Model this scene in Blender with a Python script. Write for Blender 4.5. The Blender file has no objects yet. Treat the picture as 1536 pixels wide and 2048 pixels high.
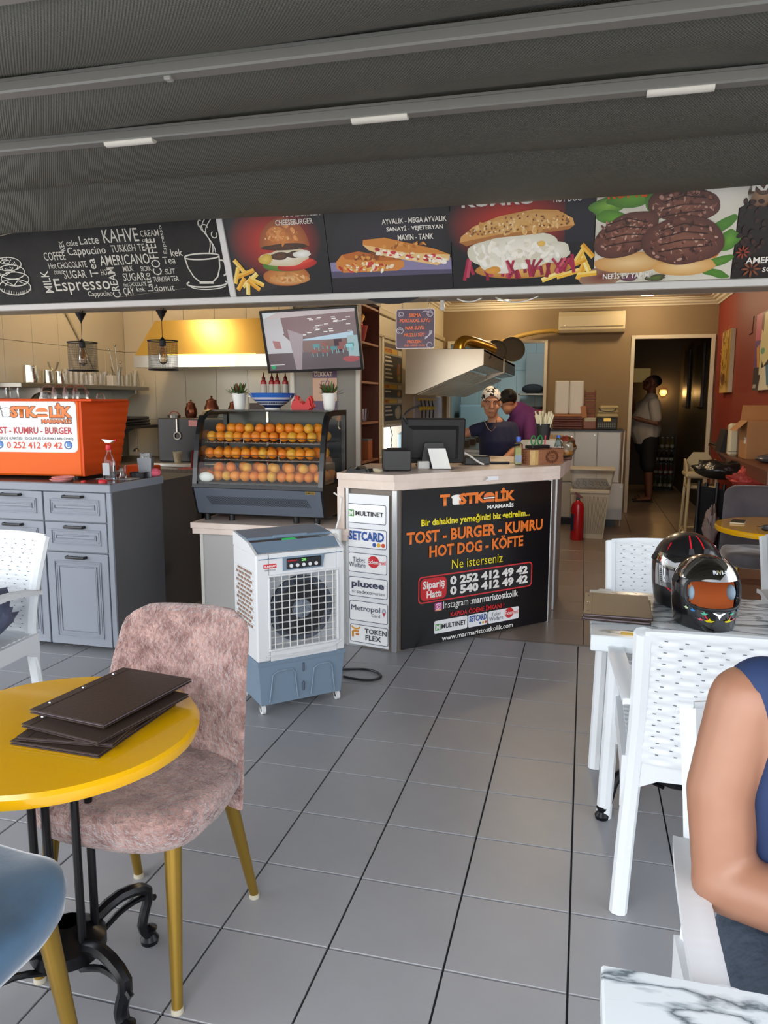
import bpy, bmesh, math, random
from math import sin, cos, pi, radians as R
from mathutils import Vector, Matrix, noise
random.seed(7)
SC = bpy.context.scene
COL = SC.collection
# ------------------------------------------------------------------ camera
cd = bpy.data.cameras.new('camera'); cam = bpy.data.objects.new('camera', cd); COL.objects.link(cam)
cd.sensor_fit = 'VERTICAL'; cd.sensor_height = 36.0; cd.lens = 26.78; cd.clip_start = 0.05; cd.clip_end = 200
_yaw, _pit, _rol = 0.2558, 0.1434, 0.0021
_r = Vector((cos(_yaw), sin(_yaw), 0)); _f = Vector((-sin(_yaw)*cos(_pit), cos(_yaw)*cos(_pit), -sin(_pit))); _u = _r.cross(_f)
_r2 = _r*cos(_rol)+_u*sin(_rol); _u2 = -_r*sin(_rol)+_u*cos(_rol)
cam.matrix_world = Matrix(((_r2.x, _u2.x, -_f.x, 0), (_r2.y, _u2.y, -_f.y, 0), (_r2.z, _u2.z, -_f.z, 1.39092), (0, 0, 0, 1)))
SC.camera = cam
# ------------------------------------------------------------------ world, sun, exposure
W = bpy.data.worlds.new('sky'); SC.world = W; W.use_nodes = True
_nt = W.node_tree; _bg = _nt.nodes['Background']
_sky = _nt.nodes.new('ShaderNodeTexSky'); _sky.sky_type = 'NISHITA'; _sky.sun_disc = False
_sky.sun_elevation = R(58); _sky.sun_rotation = R(200); _sky.air_density = 1.0; _sky.dust_density = 2.0
_hs = _nt.nodes.new('ShaderNodeHueSaturation'); _hs.inputs['Saturation'].default_value = .28
_nt.links.new(_sky.outputs['Color'], _hs.inputs['Color']); _nt.links.new(_hs.outputs['Color'], _bg.inputs['Color']); _bg.inputs['Strength'].default_value = 0.75
_sl = bpy.data.lights.new('sun', 'SUN'); _sl.energy = 3.6; _sl.angle = R(0.6); _sl.color = (1.0, 0.95, 0.88)
_so = bpy.data.objects.new('sun', _sl); COL.objects.link(_so); _so.location = (2, -6, 9); _so.rotation_euler = (R(32), 0, R(-20))
SC.view_settings.view_transform = 'Standard'; SC.view_settings.look = 'None'
SC.view_settings.exposure = 0.08; SC.view_settings.gamma = 1.0; SC.view_settings.use_curve_mapping = False
SC.cycles.max_bounces = 10; SC.cycles.diffuse_bounces = 5; SC.cycles.transparent_max_bounces = 24
# ------------------------------------------------------------------ helpers
def lin(h):
    h = h.lstrip('#'); o = []
    for i in (0, 2, 4):
        c = int(h[i:i+2], 16)/255; o.append(c/12.92 if c <= .04045 else ((c+.055)/1.055)**2.4)
    return tuple(o)
_mc = {}
def M(name, hx='808080', rough=.5, metal=0, var=None, bump=None, emit=0, spec=None, sheen=0, coat=0, trans=0, alpha=1, bumps=None, stretch=None, ior=None):
    """procedural principled material; var=(scale, amount[, hex2]); bump=(scale, strength, kind)"""
    if name in _mc: return _mc[name]
    m = bpy.data.materials.new(name); m.use_nodes = True; nt = m.node_tree; b = nt.nodes['Principled BSDF']
    c = lin(hx); b.inputs['Base Color'].default_value = (*c, 1); b.inputs['Roughness'].default_value = rough; b.inputs['Metallic'].default_value = metal
    if spec is not None: b.inputs['Specular IOR Level'].default_value = spec
    if sheen: b.inputs['Sheen Weight'].default_value = sheen; b.inputs['Sheen Roughness'].default_value = .4
    if coat: b.inputs['Coat Weight'].default_value = coat; b.inputs['Coat Roughness'].default_value = .05
    if trans: b.inputs['Transmission Weight'].default_value = trans
    if ior: b.inputs['IOR'].default_value = ior
    if alpha < 1: b.inputs['Alpha'].default_value = alpha
    if emit: b.inputs['Emission Color'].default_value = (*c, 1); b.inputs['Emission Strength'].default_value = emit
    co = None
    if var or bump:
        tc = nt.nodes.new('ShaderNodeTexCoord'); co = tc.outputs['Object']
        if stretch:
            mp = nt.nodes.new('ShaderNodeMapping'); mp.inputs['Scale'].default_value = stretch; nt.links.new(co, mp.inputs['Vector']); co = mp.outputs['Vector']
    if var:
        n = nt.nodes.new('ShaderNodeTexNoise'); n.inputs['Scale'].default_value = var[0]; n.inputs['Detail'].default_value = 5; n.inputs['Roughness'].default_value = .6
        nt.links.new(co, n.inputs['Vector'])
        r = nt.nodes.new('ShaderNodeValToRGB'); r.color_ramp.elements[0].position = .3; r.color_ramp.elements[1].position = .7
        c2 = lin(var[2]) if len(var) > 2 else tuple(min(1, x*(1+var[1])) for x in c)
        c1 = c if len(var) > 2 else tuple(x*(1-var[1]) for x in c)
        r.color_ramp.elements[0].color = (*c1, 1); r.color_ramp.elements[1].color = (*c2, 1)
        nt.links.new(n.outputs['Fac'], r.inputs['Fac']); nt.links.new(r.outputs['Color'], b.inputs['Base Color'])
    if bump:
        kind = bump[2] if len(bump) > 2 else 'noise'
        if kind == 'noise': t = nt.nodes.new('ShaderNodeTexNoise'); t.inputs['Detail'].default_value = 4; out = t.outputs['Fac']
        elif kind == 'voronoi': t = nt.nodes.new('ShaderNodeTexVoronoi'); out = t.outputs['Distance']
        elif kind == 'wave': t = nt.nodes.new('ShaderNodeTexWave'); out = t.outputs['Fac']
        t.inputs['Scale'].default_value = bump[0]; nt.links.new(co, t.inputs['Vector'])
        bp = nt.nodes.new('ShaderNodeBump'); bp.inputs['Strength'].default_value = bump[1]; bp.inputs['Distance'].default_value = bumps or .004
        nt.links.new(out, bp.inputs['Height']); nt.links.new(bp.outputs['Normal'], b.inputs['Normal'])
    _mc[name] = m; return m
def MG(name, tint='ffffff', gloss=.08, rough=.02, k=1.0):
    """thin clear sheet: mostly transparent with a Fresnel reflection"""
    if name in _mc: return _mc[name]
    m = bpy.data.materials.new(name); m.use_nodes = True; nt = m.node_tree; nt.nodes.remove(nt.nodes['Principled BSDF'])
    t = nt.nodes.new('ShaderNodeBsdfTransparent'); t.inputs['Color'].default_value = (*lin(tint), 1)
    g = nt.nodes.new('ShaderNodeBsdfGlossy'); g.inputs['Roughness'].default_value = rough
    fr = nt.nodes.new('ShaderNodeFresnel'); fr.inputs['IOR'].default_value = 1.45
    ad = nt.nodes.new('ShaderNodeMath'); ad.operation = 'MULTIPLY_ADD'; ad.inputs[1].default_value = k; ad.inputs[2].default_value = gloss-.04; ad.use_clamp = True
    mx = nt.nodes.new('ShaderNodeMixShader'); nt.links.new(fr.outputs[0], ad.inputs[0]); nt.links.new(ad.outputs[0], mx.inputs[0])
    nt.links.new(t.outputs[0], mx.inputs[1]); nt.links.new(g.outputs[0], mx.inputs[2]); nt.links.new(mx.outputs[0], nt.nodes['Material Output'].inputs[0])
    _mc[name] = m; return m
def MP(name='print', rough=.4, coat=0):
    """flat print: colours come from the mesh's own colour attribute"""
    k = 'print_'+name
    if k in _mc: return _mc[k]
    m = bpy.data.materials.new(k); m.use_nodes = True; nt = m.node_tree; b = nt.nodes['Principled BSDF']
    a = nt.nodes.new('ShaderNodeVertexColor'); a.layer_name = 'Col'; nt.links.new(a.outputs['Color'], b.inputs['Base Color']); b.inputs['Roughness'].default_value = rough
    if coat: b.inputs['Coat Weight'].default_value = coat
    _mc[k] = m; return m
def tag(o, label=None, cat=None, group=None, kind=None):
    if label: o['label'] = label
    if cat: o['category'] = cat
    if group: o['group'] = group
    if kind: o['kind'] = kind
    return o
def thing(name, label, cat, loc=(0, 0, 0), rz=0, group=None, rot=None):
    o = bpy.data.objects.new(name, None); COL.objects.link(o); o.empty_display_size = .1
    o.location = loc; o.rotation_euler = rot if rot else (0, 0, rz); return tag(o, label, cat, group)
def dup(root, loc=None, rz=None, label=None, group=None):
    r = root.copy(); COL.objects.link(r)
    if loc is not None: r.location = loc
    if rz is not None: r.rotation_euler = (r.rotation_euler[0], r.rotation_euler[1], rz)
    if label: r['label'] = label
    if group: r['group'] = group
    for ch in list(root.children):
        c = ch.copy(); COL.objects.link(c); c.parent = r
        for g in ch.children:
            d = g.copy(); COL.objects.link(d); d.parent = c
    return r
class G:
    """collects geometry for ONE mesh object"""
    def __init__(s, T=None): s.v = []; s.f = []; s.c = []; s.T = T
    def add(s, vs, fs, col=None):
        b = len(s.v)
        s.v += [tuple(s.T @ Vector(p)) if s.T else tuple(p) for p in vs]
        for f in fs: s.f.append(tuple(i+b for i in f)); s.c.append(col)
        return s
    def box(s, a, b, ch=0, m=None):
        """box between corners a and b; ch = chamfer; m = local matrix"""
        x0, x1 = sorted((a[0], b[0])); y0, y1 = sorted((a[1], b[1])); z0, z1 = sorted((a[2], b[2]))
        ch = min(ch, (x1-x0)*.45, (y1-y0)*.45, (z1-z0)*.45)
        if ch <= 0:
            vs = [(x, y, z) for x in (x0, x1) for y in (y0, y1) for z in (z0, z1)]
            fs = [(0, 1, 3, 2), (4, 6, 7, 5), (0, 4, 5, 1), (2, 3, 7, 6), (0, 2, 6, 4), (1, 5, 7, 3)]
        else:
            vs = []; idx = {}
            for i, x in enumerate((x0, x1)):
                for j, y in enumerate((y0, y1)):
                    for k, z in enumerate((z0, z1)):
                        dx = ch*(1-2*i); dy = ch*(1-2*j); dz = ch*(1-2*k)
                        for ax, p in enumerate(((x, y+dy, z+dz), (x+dx, y, z+dz), (x+dx, y+dy, z))):
                            idx[i, j, k, ax] = len(vs); vs.append(p)
            q = lambda *t: tuple(idx[x] for x in t)
            fs = []
            for i in (0, 1): fs.append(q((i, 0, 0, 0), (i, 0, 1, 0), (i, 1, 1, 0), (i, 1, 0, 0)))
            for j in (0, 1): fs.append(q((0, j, 0, 1), (0, j, 1, 1), (1, j, 1, 1), (1, j, 0, 1)))
            for k in (0, 1): fs.append(q((0, 0, k, 2), (0, 1, k, 2), (1, 1, k, 2), (1, 0, k, 2)))
            for j in (0, 1):
                for k in (0, 1): fs.append(q((0, j, k, 1), (0, j, k, 2), (1, j, k, 2), (1, j, k, 1)))
            for i in (0, 1):
                for k in (0, 1): fs.append(q((i, 0, k, 0), (i, 0, k, 2), (i, 1, k, 2), (i, 1, k, 0)))
            for i in (0, 1):
                for j in (0, 1): fs.append(q((i, j, 0, 0), (i, j, 0, 1), (i, j, 1, 1), (i, j, 1, 0)))
            for i in (0, 1):
                for j in (0, 1):
                    for k in (0, 1): fs.append(q((i, j, k, 0), (i, j, k, 1), (i, j, k, 2)))
        if m is not None: vs = [tuple(m @ Vector(p)) for p in vs]
        return s.add(vs, fs)
    def cyl(s, p0, p1, r0, r1=None, n=14, caps=True):
        r1 = r0 if r1 is None else r1
        p0 = Vector(p0); p1 = Vector(p1); d = (p1-p0).normalized()
        a = d.orthogonal().normalized(); b = d.cross(a)
        vs = [p0+(a*cos(2*pi*i/n)+b*sin(2*pi*i/n))*r0 for i in range(n)]+[p1+(a*cos(2*pi*i/n)+b*sin(2*pi*i/n))*r1 for i in range(n)]
        fs = [(i, (i+1) % n, n+(i+1) % n, n+i) for i in range(n)]
        if caps: fs += [tuple(range(n-1, -1, -1)), tuple(range(n, 2*n))]
        return s.add(vs, fs)
    def tube(s, pts, r, n=8, closed=False, flat=None):
        pts = [Vector(p) for p in pts]; N = len(pts); rr = r if isinstance(r, (list, tuple)) else [r]*N
        vs = []; fs = []; prev = None
        for i, p in enumerate(pts):
            if closed: t = pts[(i+1) % N]-pts[i-1]
            else: t = pts[min(i+1, N-1)]-pts[max(i-1, 0)]
            t.normalize()
            a = (prev-t*prev.dot(t)) if prev is not None else t.orthogonal()
            if flat is not None and prev is None: a = Vector(flat)-t*Vector(flat).dot(t)
            a.normalize(); prev = a; b = t.cross(a)
            ra, rb = rr[i] if isinstance(rr[i], tuple) else (rr[i], rr[i])
            vs += [p+a*cos(2*pi*k/n)*ra+b*sin(2*pi*k/n)*rb for k in range(n)]
        for i in range(N if closed else N-1):
            j = (i+1) % N
            fs += [(i*n+k, i*n+(k+1) % n, j*n+(k+1) % n, j*n+k) for k in range(n)]
        if not closed: fs += [tuple(range(n-1, -1, -1)), tuple(range((N-1)*n, N*n))]
        return s.add(vs, fs)
    def lathe(s, prof, c=(0, 0, 0), n=24, sx=1, sy=1, cap=False):
        vs = []; fs = []; P = len(prof)
        for r, z in prof: vs += [(c[0]+r*sx*cos(2*pi*i/n), c[1]+r*sy*sin(2*pi*i/n), c[2]+z) for i in range(n)]
        for j in range(P-1): fs += [(j*n+i, j*n+(i+1) % n, (j+1)*n+(i+1) % n, (j+1)*n+i) for i in range(n)]
        if cap: fs += [tuple(range(n-1, -1, -1)), tuple(range((P-1)*n, P*n))]
        return s.add(vs, fs)
    def sphere(s, c, r, n=16, m=10, M=None):
        r = r if isinstance(r, (tuple, list)) else (r, r, r)
        vs = []; fs = []
        for j in range(1, m):
            t = pi*j/m
            vs += [Vector((r[0]*sin(t)*cos(2*pi*i/n), r[1]*sin(t)*sin(2*pi*i/n), r[2]*cos(t))) for i in range(n)]
        vs += [Vector((0, 0, r[2])), Vector((0, 0, -r[2]))]; a = len(vs)-2
        for j in range(m-2): fs += [(j*n+i, (j+1)*n+i, (j+1)*n+(i+1) % n, j*n+(i+1) % n) for i in range(n)]
        fs += [(a, i, (i+1) % n) for i in range(n)]+[(a+1, (m-2)*n+(i+1) % n, (m-2)*n+i) for i in range(n)]
        if M is not None: vs = [M @ p for p in vs]
        return s.add([p+Vector(c) for p in vs], fs)
    def prism(s, poly, o, ux, uy, d):
        """polygon in the plane (o, ux, uy) pushed by the vector d"""
        o = Vector(o); ux = Vector(ux); uy = Vector(uy); d = Vector(d); n = len(poly)
        a = [o+ux*p[0]+uy*p[1] for p in poly]
        return s.add(a+[p+d for p in a], [tuple(range(n-1, -1, -1)), tuple(range(n, 2*n))]+[(i, (i+1) % n, n+(i+1) % n, n+i) for i in range(n)])
    def grid(s, fn, nu, nv, wrapu=False):
        vs = [fn(i/nu, j/nv) for j in range(nv+1) for i in range(nu if wrapu else nu+1)]; w = nu if wrapu else nu+1
        fs = [(j*w+i, j*w+(i+1) % w, (j+1)*w+(i+1) % w, (j+1)*w+i) for j in range(nv) for i in range(nu)]
        return s.add(vs, fs)
    def slab(s, fn, nu, nv, off):
        """double sided sheet: fn(u,v) -> point and the same plus off(u,v)"""
        w = nu+1; top = [Vector(fn(i/nu, j/nv)) for j in range(nv+1) for i in range(w)]
        bot = [p+Vector(off(i/nu, j/nv)) for p, (j, i) in zip(top, [(j, i) for j in range(nv+1) for i in range(w)])]
        k = len(top); fs = []
        for j in range(nv):
            for i in range(nu):
                a = j*w+i; fs.append((a, a+1, a+w+1, a+w)); fs.append((k+a+w, k+a+w+1, k+a+1, k+a))
        ring = [i for i in range(w)]+[j*w+nu for j in range(1, nv+1)]+[nv*w+i for i in range(nu-1, -1, -1)]+[j*w for j in range(nv-1, 0, -1)]
        for a, b in zip(ring, ring[1:]+ring[:1]): fs.append((b, a, k+a, k+b))
        return s.add(top+bot, fs)
    def build(s, name, mat, parent=None, smooth=35, label=None, sub=0, kind=None):
        me = bpy.data.meshes.new(name); me.from_pydata(s.v, [], s.f); me.materials.append(mat)
        if any(c is not None for c in s.c):
            at = me.color_attributes.new('Col', 'FLOAT_COLOR', 'CORNER'); i = 0; buf = []
            for f, c in zip(s.f, s.c):
                for k in range(len(f)):
                    cc = c[k] if (c and isinstance(c[0], tuple)) else (c or (.5, .5, .5)); buf += [*cc, 1]
            at.data.foreach_set('color', buf)
        me.validate()
        if smooth:
            me.shade_smooth(); me.set_sharp_from_angle(angle=R(smooth))
        o = bpy.data.objects.new(name, me); COL.objects.link(o); o.parent = parent
        if sub: md = o.modifiers.new('sub', 'SUBSURF'); md.levels = md.render_levels = sub
        if label: o['label'] = label
        if kind: o['kind'] = kind
        return o
def fixn(o):
    bm = bmesh.new(); bm.from_mesh(o.data); bmesh.ops.recalc_face_normals(bm, faces=bm.faces); bm.to_mesh(o.data); bm.free(); return o
class Frame:
    """a flat rectangle in space: origin, unit right, unit up; n = outward normal"""
    def __init__(s, o, ux, uy): s.o = Vector(o); s.ux = Vector(ux).normalized(); s.uy = Vector(uy).normalized(); s.n = s.ux.cross(s.uy)
    def p(s, x, y, z=0): return s.o+s.ux*x+s.uy*y+s.n*z
    def mat(s): return Matrix(((s.ux.x, s.uy.x, s.n.x, s.o.x), (s.ux.y, s.uy.y, s.n.y, s.o.y), (s.ux.z, s.uy.z, s.n.z, s.o.z), (0, 0, 0, 1)))
def text(st, fr, box, mat, parent, bold=0, z=.0012, rot=0, shear=0, sp=1, name='lettering', depth=.0006, label=None):
    """lettering fitted into box (x0,y0,x1,y1) of the frame"""
    cu = bpy.data.curves.new('t', 'FONT'); cu.body = st; cu.size = 1; cu.resolution_u = 2; cu.offset = bold; cu.shear = shear; cu.space_character = sp; cu.extrude = 0; cu.fill_mode = 'FRONT'
    ob = bpy.data.objects.new('t', cu); me = bpy.data.meshes.new_from_object(ob)
    bpy.data.objects.remove(ob); bpy.data.curves.remove(cu)
    if not me.vertices: return None
    xs = [v.co.x for v in me.vertices]; ys = [v.co.y for v in me.vertices]
    x0, x1, y0, y1 = min(xs), max(xs), min(ys), max(ys); W_ = max(x1-x0, 1e-6); H_ = max(y1-y0, 1e-6)
    bw = box[2]-box[0]; bh = box[3]-box[1]
    for v in me.vertices:
        a = (v.co.x-x0)/W_; b = (v.co.y-y0)/H_
        if rot == 90: a, b = 1-b, a
        v.co = fr.p(box[0]+a*bw, box[1]+b*bh, z)
    me.materials.clear(); me.materials.append(mat); me.name = name
    o = bpy.data.objects.new(name, me); COL.objects.link(o); o.parent = parent
    if label: o['label'] = label
    return o
class Print:
    """flat printed picture: coloured polygons layered a hair apart on a frame"""
    def __init__(s, fr, x0, y0, sx, sy, z=.0006): s.g = G(); s.fr = fr; s.a = (x0, y0, sx, sy); s.z = z
    def P(s, x, y): return s.fr.p(s.a[0]+x*s.a[2], s.a[1]+y*s.a[3], s.z)
    def poly(s, pts, hx):
        s.z += .00004; s.g.add([s.P(*p) for p in pts], [tuple(range(len(pts)))], hx if isinstance(hx, tuple) else lin(hx)); return s
    def rect(s, x0, y0, x1, y1, hx): return s.poly([(x0, y0), (x1, y0), (x1, y1), (x0, y1)], hx)
    def fan(s, c, ring, h0, h1):
        s.z += .00004; n = len(ring); a = lin(h0); b = lin(h1); k = len(s.g.v)
        s.g.add([s.P(*c)]+[s.P(*p) for p in ring], [])
        for i in range(n): s.g.f.append((k, k+1+i, k+1+(i+1) % n)); s.g.c.append((a, b, b))
        return s
    def ell(s, cx, cy, rx, ry, h0, h1=None, a=0, n=24, wob=0, seed=0, t0=0, t1=1):
        rnd = random.Random(seed); ring = []
        ph = [rnd.uniform(0, 6.28) for _ in range(6)]
        for i in range(n):
            t = 2*pi*(t0+(t1-t0)*i/(n if t1-t0 == 1 else n-1))
            w = 1+wob*sum(sin((k+2)*t+ph[k])/(k+1) for k in range(6))
            x = rx*w*cos(t); y = ry*w*sin(t); ring.append((cx+x*cos(a)-y*sin(a), cy+x*sin(a)+y*cos(a)))
        return s.fan((cx, cy), ring, h0, h1 or h0)
    def line(s, pts, w, hx):
        for (ax, ay), (bx, by) in zip(pts, pts[1:]):
            sx, sy = abs(s.a[2]), abs(s.a[3]); dx = (bx-ax)*sx; dy = (by-ay)*sy; l = math.hypot(dx, dy) or 1
            nx = -dy/l*w/2/sx; ny = dx/l*w/2/sy
            s.poly([(ax+nx, ay+ny), (bx+nx, by+ny), (bx-nx, by-ny), (ax-nx, ay-ny)], hx)
        return s
    def arc(s, cx, cy, rx, ry, t0, t1, w, hx, n=14): return s.line([(cx+rx*cos(t0+(t1-t0)*i/n), cy+ry*sin(t0+(t1-t0)*i/n)) for i in range(n+1)], w, hx)
    def rrect(s, x0, y0, x1, y1, r, hx, n=5):
        pts = []
        ry = r*abs(s.a[2]/s.a[3])
        for cx, cy, t in ((x1-r, y1-ry, 0), (x0+r, y1-ry, pi/2), (x0+r, y0+ry, pi), (x1-r, y0+ry, 1.5*pi)):
            pts += [(cx+r*cos(t+pi/2*i/n), cy+ry*sin(t+pi/2*i/n)) for i in range(n+1)]
        return s.poly(pts, hx)
    def build(s, parent, name='print', mat=None, label=None):
        return s.g.build(name, mat or MP(), parent, smooth=0, label=label)
def copyobj(o, parent=None, loc=None, rot=None):
    c = o.copy(); COL.objects.link(c); c.parent = parent
    if loc is not None: c.location = loc
    if rot is not None: c.rotation_euler = rot
    return c
def light(kind, loc, energy, col, size=.1, name='lamp_light', rot=None, parent=None):
    l = bpy.data.lights.new(name, kind); l.energy = energy; l.color = col
    if kind == 'AREA': l.size = size
    else: l.shadow_soft_size = size
    o = bpy.data.objects.new(name, l); COL.objects.link(o); o.location = loc; o.parent = parent
    if rot: o.rotation_euler = rot
    return o
# ------------------------------------------------------------------ setting
def struct(name, g, mat, smooth=0, parent=None):
    o = g.build(name, mat, parent, smooth=smooth)
    if parent is None: o['kind'] = 'structure'
    return o
m_grout = M('grout', '26262a', .8)
m_tileA = M('terrace_tile', '98999c', .38, var=(1.6, .09), spec=.45)
m_tileB = M('indoor_tile', '8a7d72', .3, var=(1.4, .1), spec=.5)
def tilefield(name, label_mat, x0, y0, p, nx, ny, gap, m, skip=None, base=None):
    o = struct(name, G().box(base[0], base[1]), m_grout)
    src = None
    for j in range(ny):
        for i in range(nx):
            x = x0+i*p; y = y0+j*p
            if skip and skip(x, y): continue
            if src is None:
                src = G().box((gap/2, gap/2, -.02), (p-gap/2, p-gap/2, 0), .0015).build('tile', m, o, smooth=0); src.location = (x, y, 0)
            else: copyobj(src, o, (x, y, 0))
    return o
GX, GY = .0121, 4.386
ter = tilefield('terrace_floor', None, GX-15*.3, GY-12*.3, .3, 20, 12, .0055, m_tileA, base=((-6.5, -2.2, -.06), (3.6, 4.386, -.008)),
    skip=lambda x, y: (x < -3.9 and y < 2.4) or (x < -2.6 and y < 1.5))
g = G()
for i in range(-22, 12):
    for j in range(0, 22):
        x = GX+i*.3; y = GY-(j+1)*.3
        ins = (-15 <= i < 5) and j < 12 and not ((x < -3.9 and y < 2.4) or (x < -2.6 and y < 1.5))
        if not ins: g.box((x+.0028, y+.0028, -.02), (x+.2972, y+.2972, 0))
g.build('outer_tiles', m_tileA, ter, smooth=0, kind='stuff')
flo = tilefield('floor', None, .04-9*.487, 4.42, .487, 12, 19, .004, m_tileB, base=((-4.4, 4.386, -.06), (1.75, 13.8, -.006)),
    skip=lambda x, y: x < -2.3 and y > 6.3)
struct('threshold', G().box((-4.3, 4.386, -.02), (1.7, 4.418, .001)), M('threshold_strip', '6f6a66', .4))
struct('street', G().box((-40, -40, -.25), (40, -2.2, -.1)), M('street_paving', 'b5aea2', .9, var=(.8, .12)))
# walls
m_taupe = M('taupe_paint', '8c7757', .6, var=(2, .04))
m_red = M('red_paint', '8c3122', .55, var=(2, .05))
m_white = M('white_paint', 'd9d6cf', .5)
m_ceil = M('ceiling_paint', 'b9aa95', .8)
m_cream = M('cream_paint', 'cabf9f', .5)
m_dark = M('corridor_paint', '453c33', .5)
g = G()
g.box((-1.84, 10.1, 0), (-1.75, 10.25, 2.75)).box((-.51, 10.1, 0), (.55, 10.25, 2.75)).box((1.46, 10.1, 0), (1.51, 10.25, 2.75))
g.box((-1.75, 10.1, 2.15), (-.51, 10.25, 2.75)).box((.55, 10.1, 2.18), (1.46, 10.25, 2.75))
struct('wall_back', g, m_taupe)
struct('wall_right', G().box((1.51, 4.42, 0), (1.66, 10.25, 2.75)), m_red)
g = G().box((-1.99, 6.2, 0), (-1.84, 6.98, 2.75)).box((-1.99, 7.75, 0), (-1.84, 10.25, 2.75)).box((-1.99, 6.98, 0), (-1.84, 7.75, .86)).box((-1.99, 6.98, 1.17), (-1.84, 7.75, 2.75))
struct('wall_middle', g, m_cream)
struct('ceiling', G().box((-4.3, 4.6, 2.645), (1.66, 13.8, 2.8)), m_ceil)
# tiled kitchen walls
m_wt = M('kitchen_wall_tile', 'cdc4b0', .18, spec=.6, var=(.8, .03))
m_wg = M('kitchen_wall_grout', '8d8674', .8)
wl = struct('wall_left', G().box((-4.2, 4.42, 0), (-4.058, 6.2, 2.69)), m_wg)
wk = struct('wall_kitchen', G().box((-4.2, 6.208, 0), (-1.84, 6.35, 2.75)), m_wg)
tb = None
for k in range(6):
    for r in range(4):
        z = .63+r*.6-.0
        if r == 0 and k < 3: continue
        y = 6.2-.3*(k+1)
        if tb is None:
            tb = G().box((0, .0015, .0015), (.012, .2985, min(.5985, 2.7-z)), .001).build('tile', m_wt, wl, smooth=0); tb.location = (-4.06, y, z)
        else: copyobj(tb, wl, (-4.06, y, z))
tb = None
for k in range(8):
    for r in range(4):
        z = .63+r*.6; x = -4.048+.3*k
        if tb is None:
            tb = G().box((.0015, 0, .0015), (.2985, .012, .5985), .001).build('tile', m_wt, wk, smooth=0); tb.location = (x, 6.198, z)
        elif x < -1.95: copyobj(tb, wk, (x, 6.198, z))
# column with trims
m_colgrey = M('column_grey', '8d8a84', .5, var=(2, .03))
struct('column', G().box((-2.2, 5.6, 0), (-1.87, 6.2, 2.72)).box((-1.87, 5.6, 0), (-1.65, 5.615, 2.72)).box((-1.87, 5.615, 2.16), (-1.65, 6.2, 2.72)), m_colgrey)
g = G().box((-2.215, 5.59, 0), (-2.18, 5.605, 2.72), .003).box((-1.685, 5.585, 0), (-1.65, 5.605, 2.72), .003)
struct('trim_1', g, m_white)
# corridor and back kitchen
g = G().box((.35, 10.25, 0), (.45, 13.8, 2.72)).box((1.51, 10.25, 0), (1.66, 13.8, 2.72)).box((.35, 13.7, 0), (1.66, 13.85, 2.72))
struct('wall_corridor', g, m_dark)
m_bk = M('blue_grey_tile', 'a9b7b5', .25)
bk = struct('wall_backkitchen', G().box((-2.0, 12.6, 0), (.35, 12.75, 2.72)).box((-2.1, 10.25, 0), (-1.99, 12.75, 2.72)).box((.25, 10.25, 0), (.35, 12.75, 2.72)), M('back_grout', '7f8a88', .7))
src = None
for i in range(8):
    for k in range(4):
        x = -1.99+i*.3; z = .1+k*.6
        if src is None: src = G().box((.002, 0, .002), (.298, .01, .598), .001).build('tile', m_bk, bk, smooth=0); src.location = (x, 12.59, z)
        else: copyobj(src, bk, (x, 12.59, z))
# door and opening frames
m_frame = M('cream_frame', 'd8d0bc', .4)
g = G().box((.52, 10.07, 0), (.565, 10.12, 2.21), .004).box((1.445, 10.07, 0), (1.49, 10.12, 2.21), .004).box((.565, 10.07, 2.165), (1.445, 10.12, 2.21), .004)
struct('door_1', g, m_frame)
g = G().box((-1.78, 10.07, 0), (-1.74, 10.12, 2.18), .004).box((-.53, 10.07, 0), (-.49, 10.12, 2.18), .004).box((-1.74, 10.07, 2.14), (-.53, 10.12, 2.18), .004)
struct('trim_2', g, m_frame)
# cornice: stepped moulding along back and right walls
def cornice(name, poly, o, ux, uy, d): return struct(name, G().prism(poly, o, ux, uy, d), M('cornice_plaster', 'cfc4ac', .6))
prof = [(0, 0), (.015, 0), (.022, .017), (.045, .028), (.055, .048), (.085, .056), (.095, .07), (.125, .078), (.125, .09), (0, .09)]
cornice('trim_3', prof, (-1.84, 10.1, 2.56), (0, -1, 0), (0, 0, 1), (3.35, 0, 0))
cornice('trim_4', prof, (1.51, 4.6, 2.56), (-1, 0, 0), (0, 0, 1), (0, 5.5, 0))
cornice('trim_5', prof, (-1.84, 6.2, 2.56), (1, 0, 0), (0, 0, 1), (0, 3.9, 0))
struct('trim_6', G().box((-1.84, 6.2, 2.18), (-1.815, 10.1, 2.23), .005).box((-1.84, 6.2, 1.98), (-1.82, 10.1, 2.0), .004), M('cream_moulding', 'b9ab88', .5))
# shop front above the sign
struct('wall_front', G().box((-6.5, 4.45, 2.5), (3.6, 4.6, 3.4)).box((-6.5, 4.45, 0), (-4.2, 4.6, 2.5)).box((1.66, 4.42, 0), (3.6, 4.6, 2.5)), M('facade_plaster', 'b8b2a6', .8))
# bright side window in the middle wall
wn = struct('window_1', G().box((-1.995, 6.98, .86), (-1.835, 7.0, 1.17)).box((-1.995, 7.73, .86), (-1.835, 7.75, 1.17)).box((-1.995, 7.0, 1.15), (-1.835, 7.73, 1.17)).box((-1.995, 7.0, .86), (-1.835, 7.73, .88)), m_white)
G().box((-1.97, 7.0, .88), (-1.96, 7.73, 1.15)).build('pane', M('sunlit_pane', 'fffaf0', .3, emit=2.2), wn, smooth=0)
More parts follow.
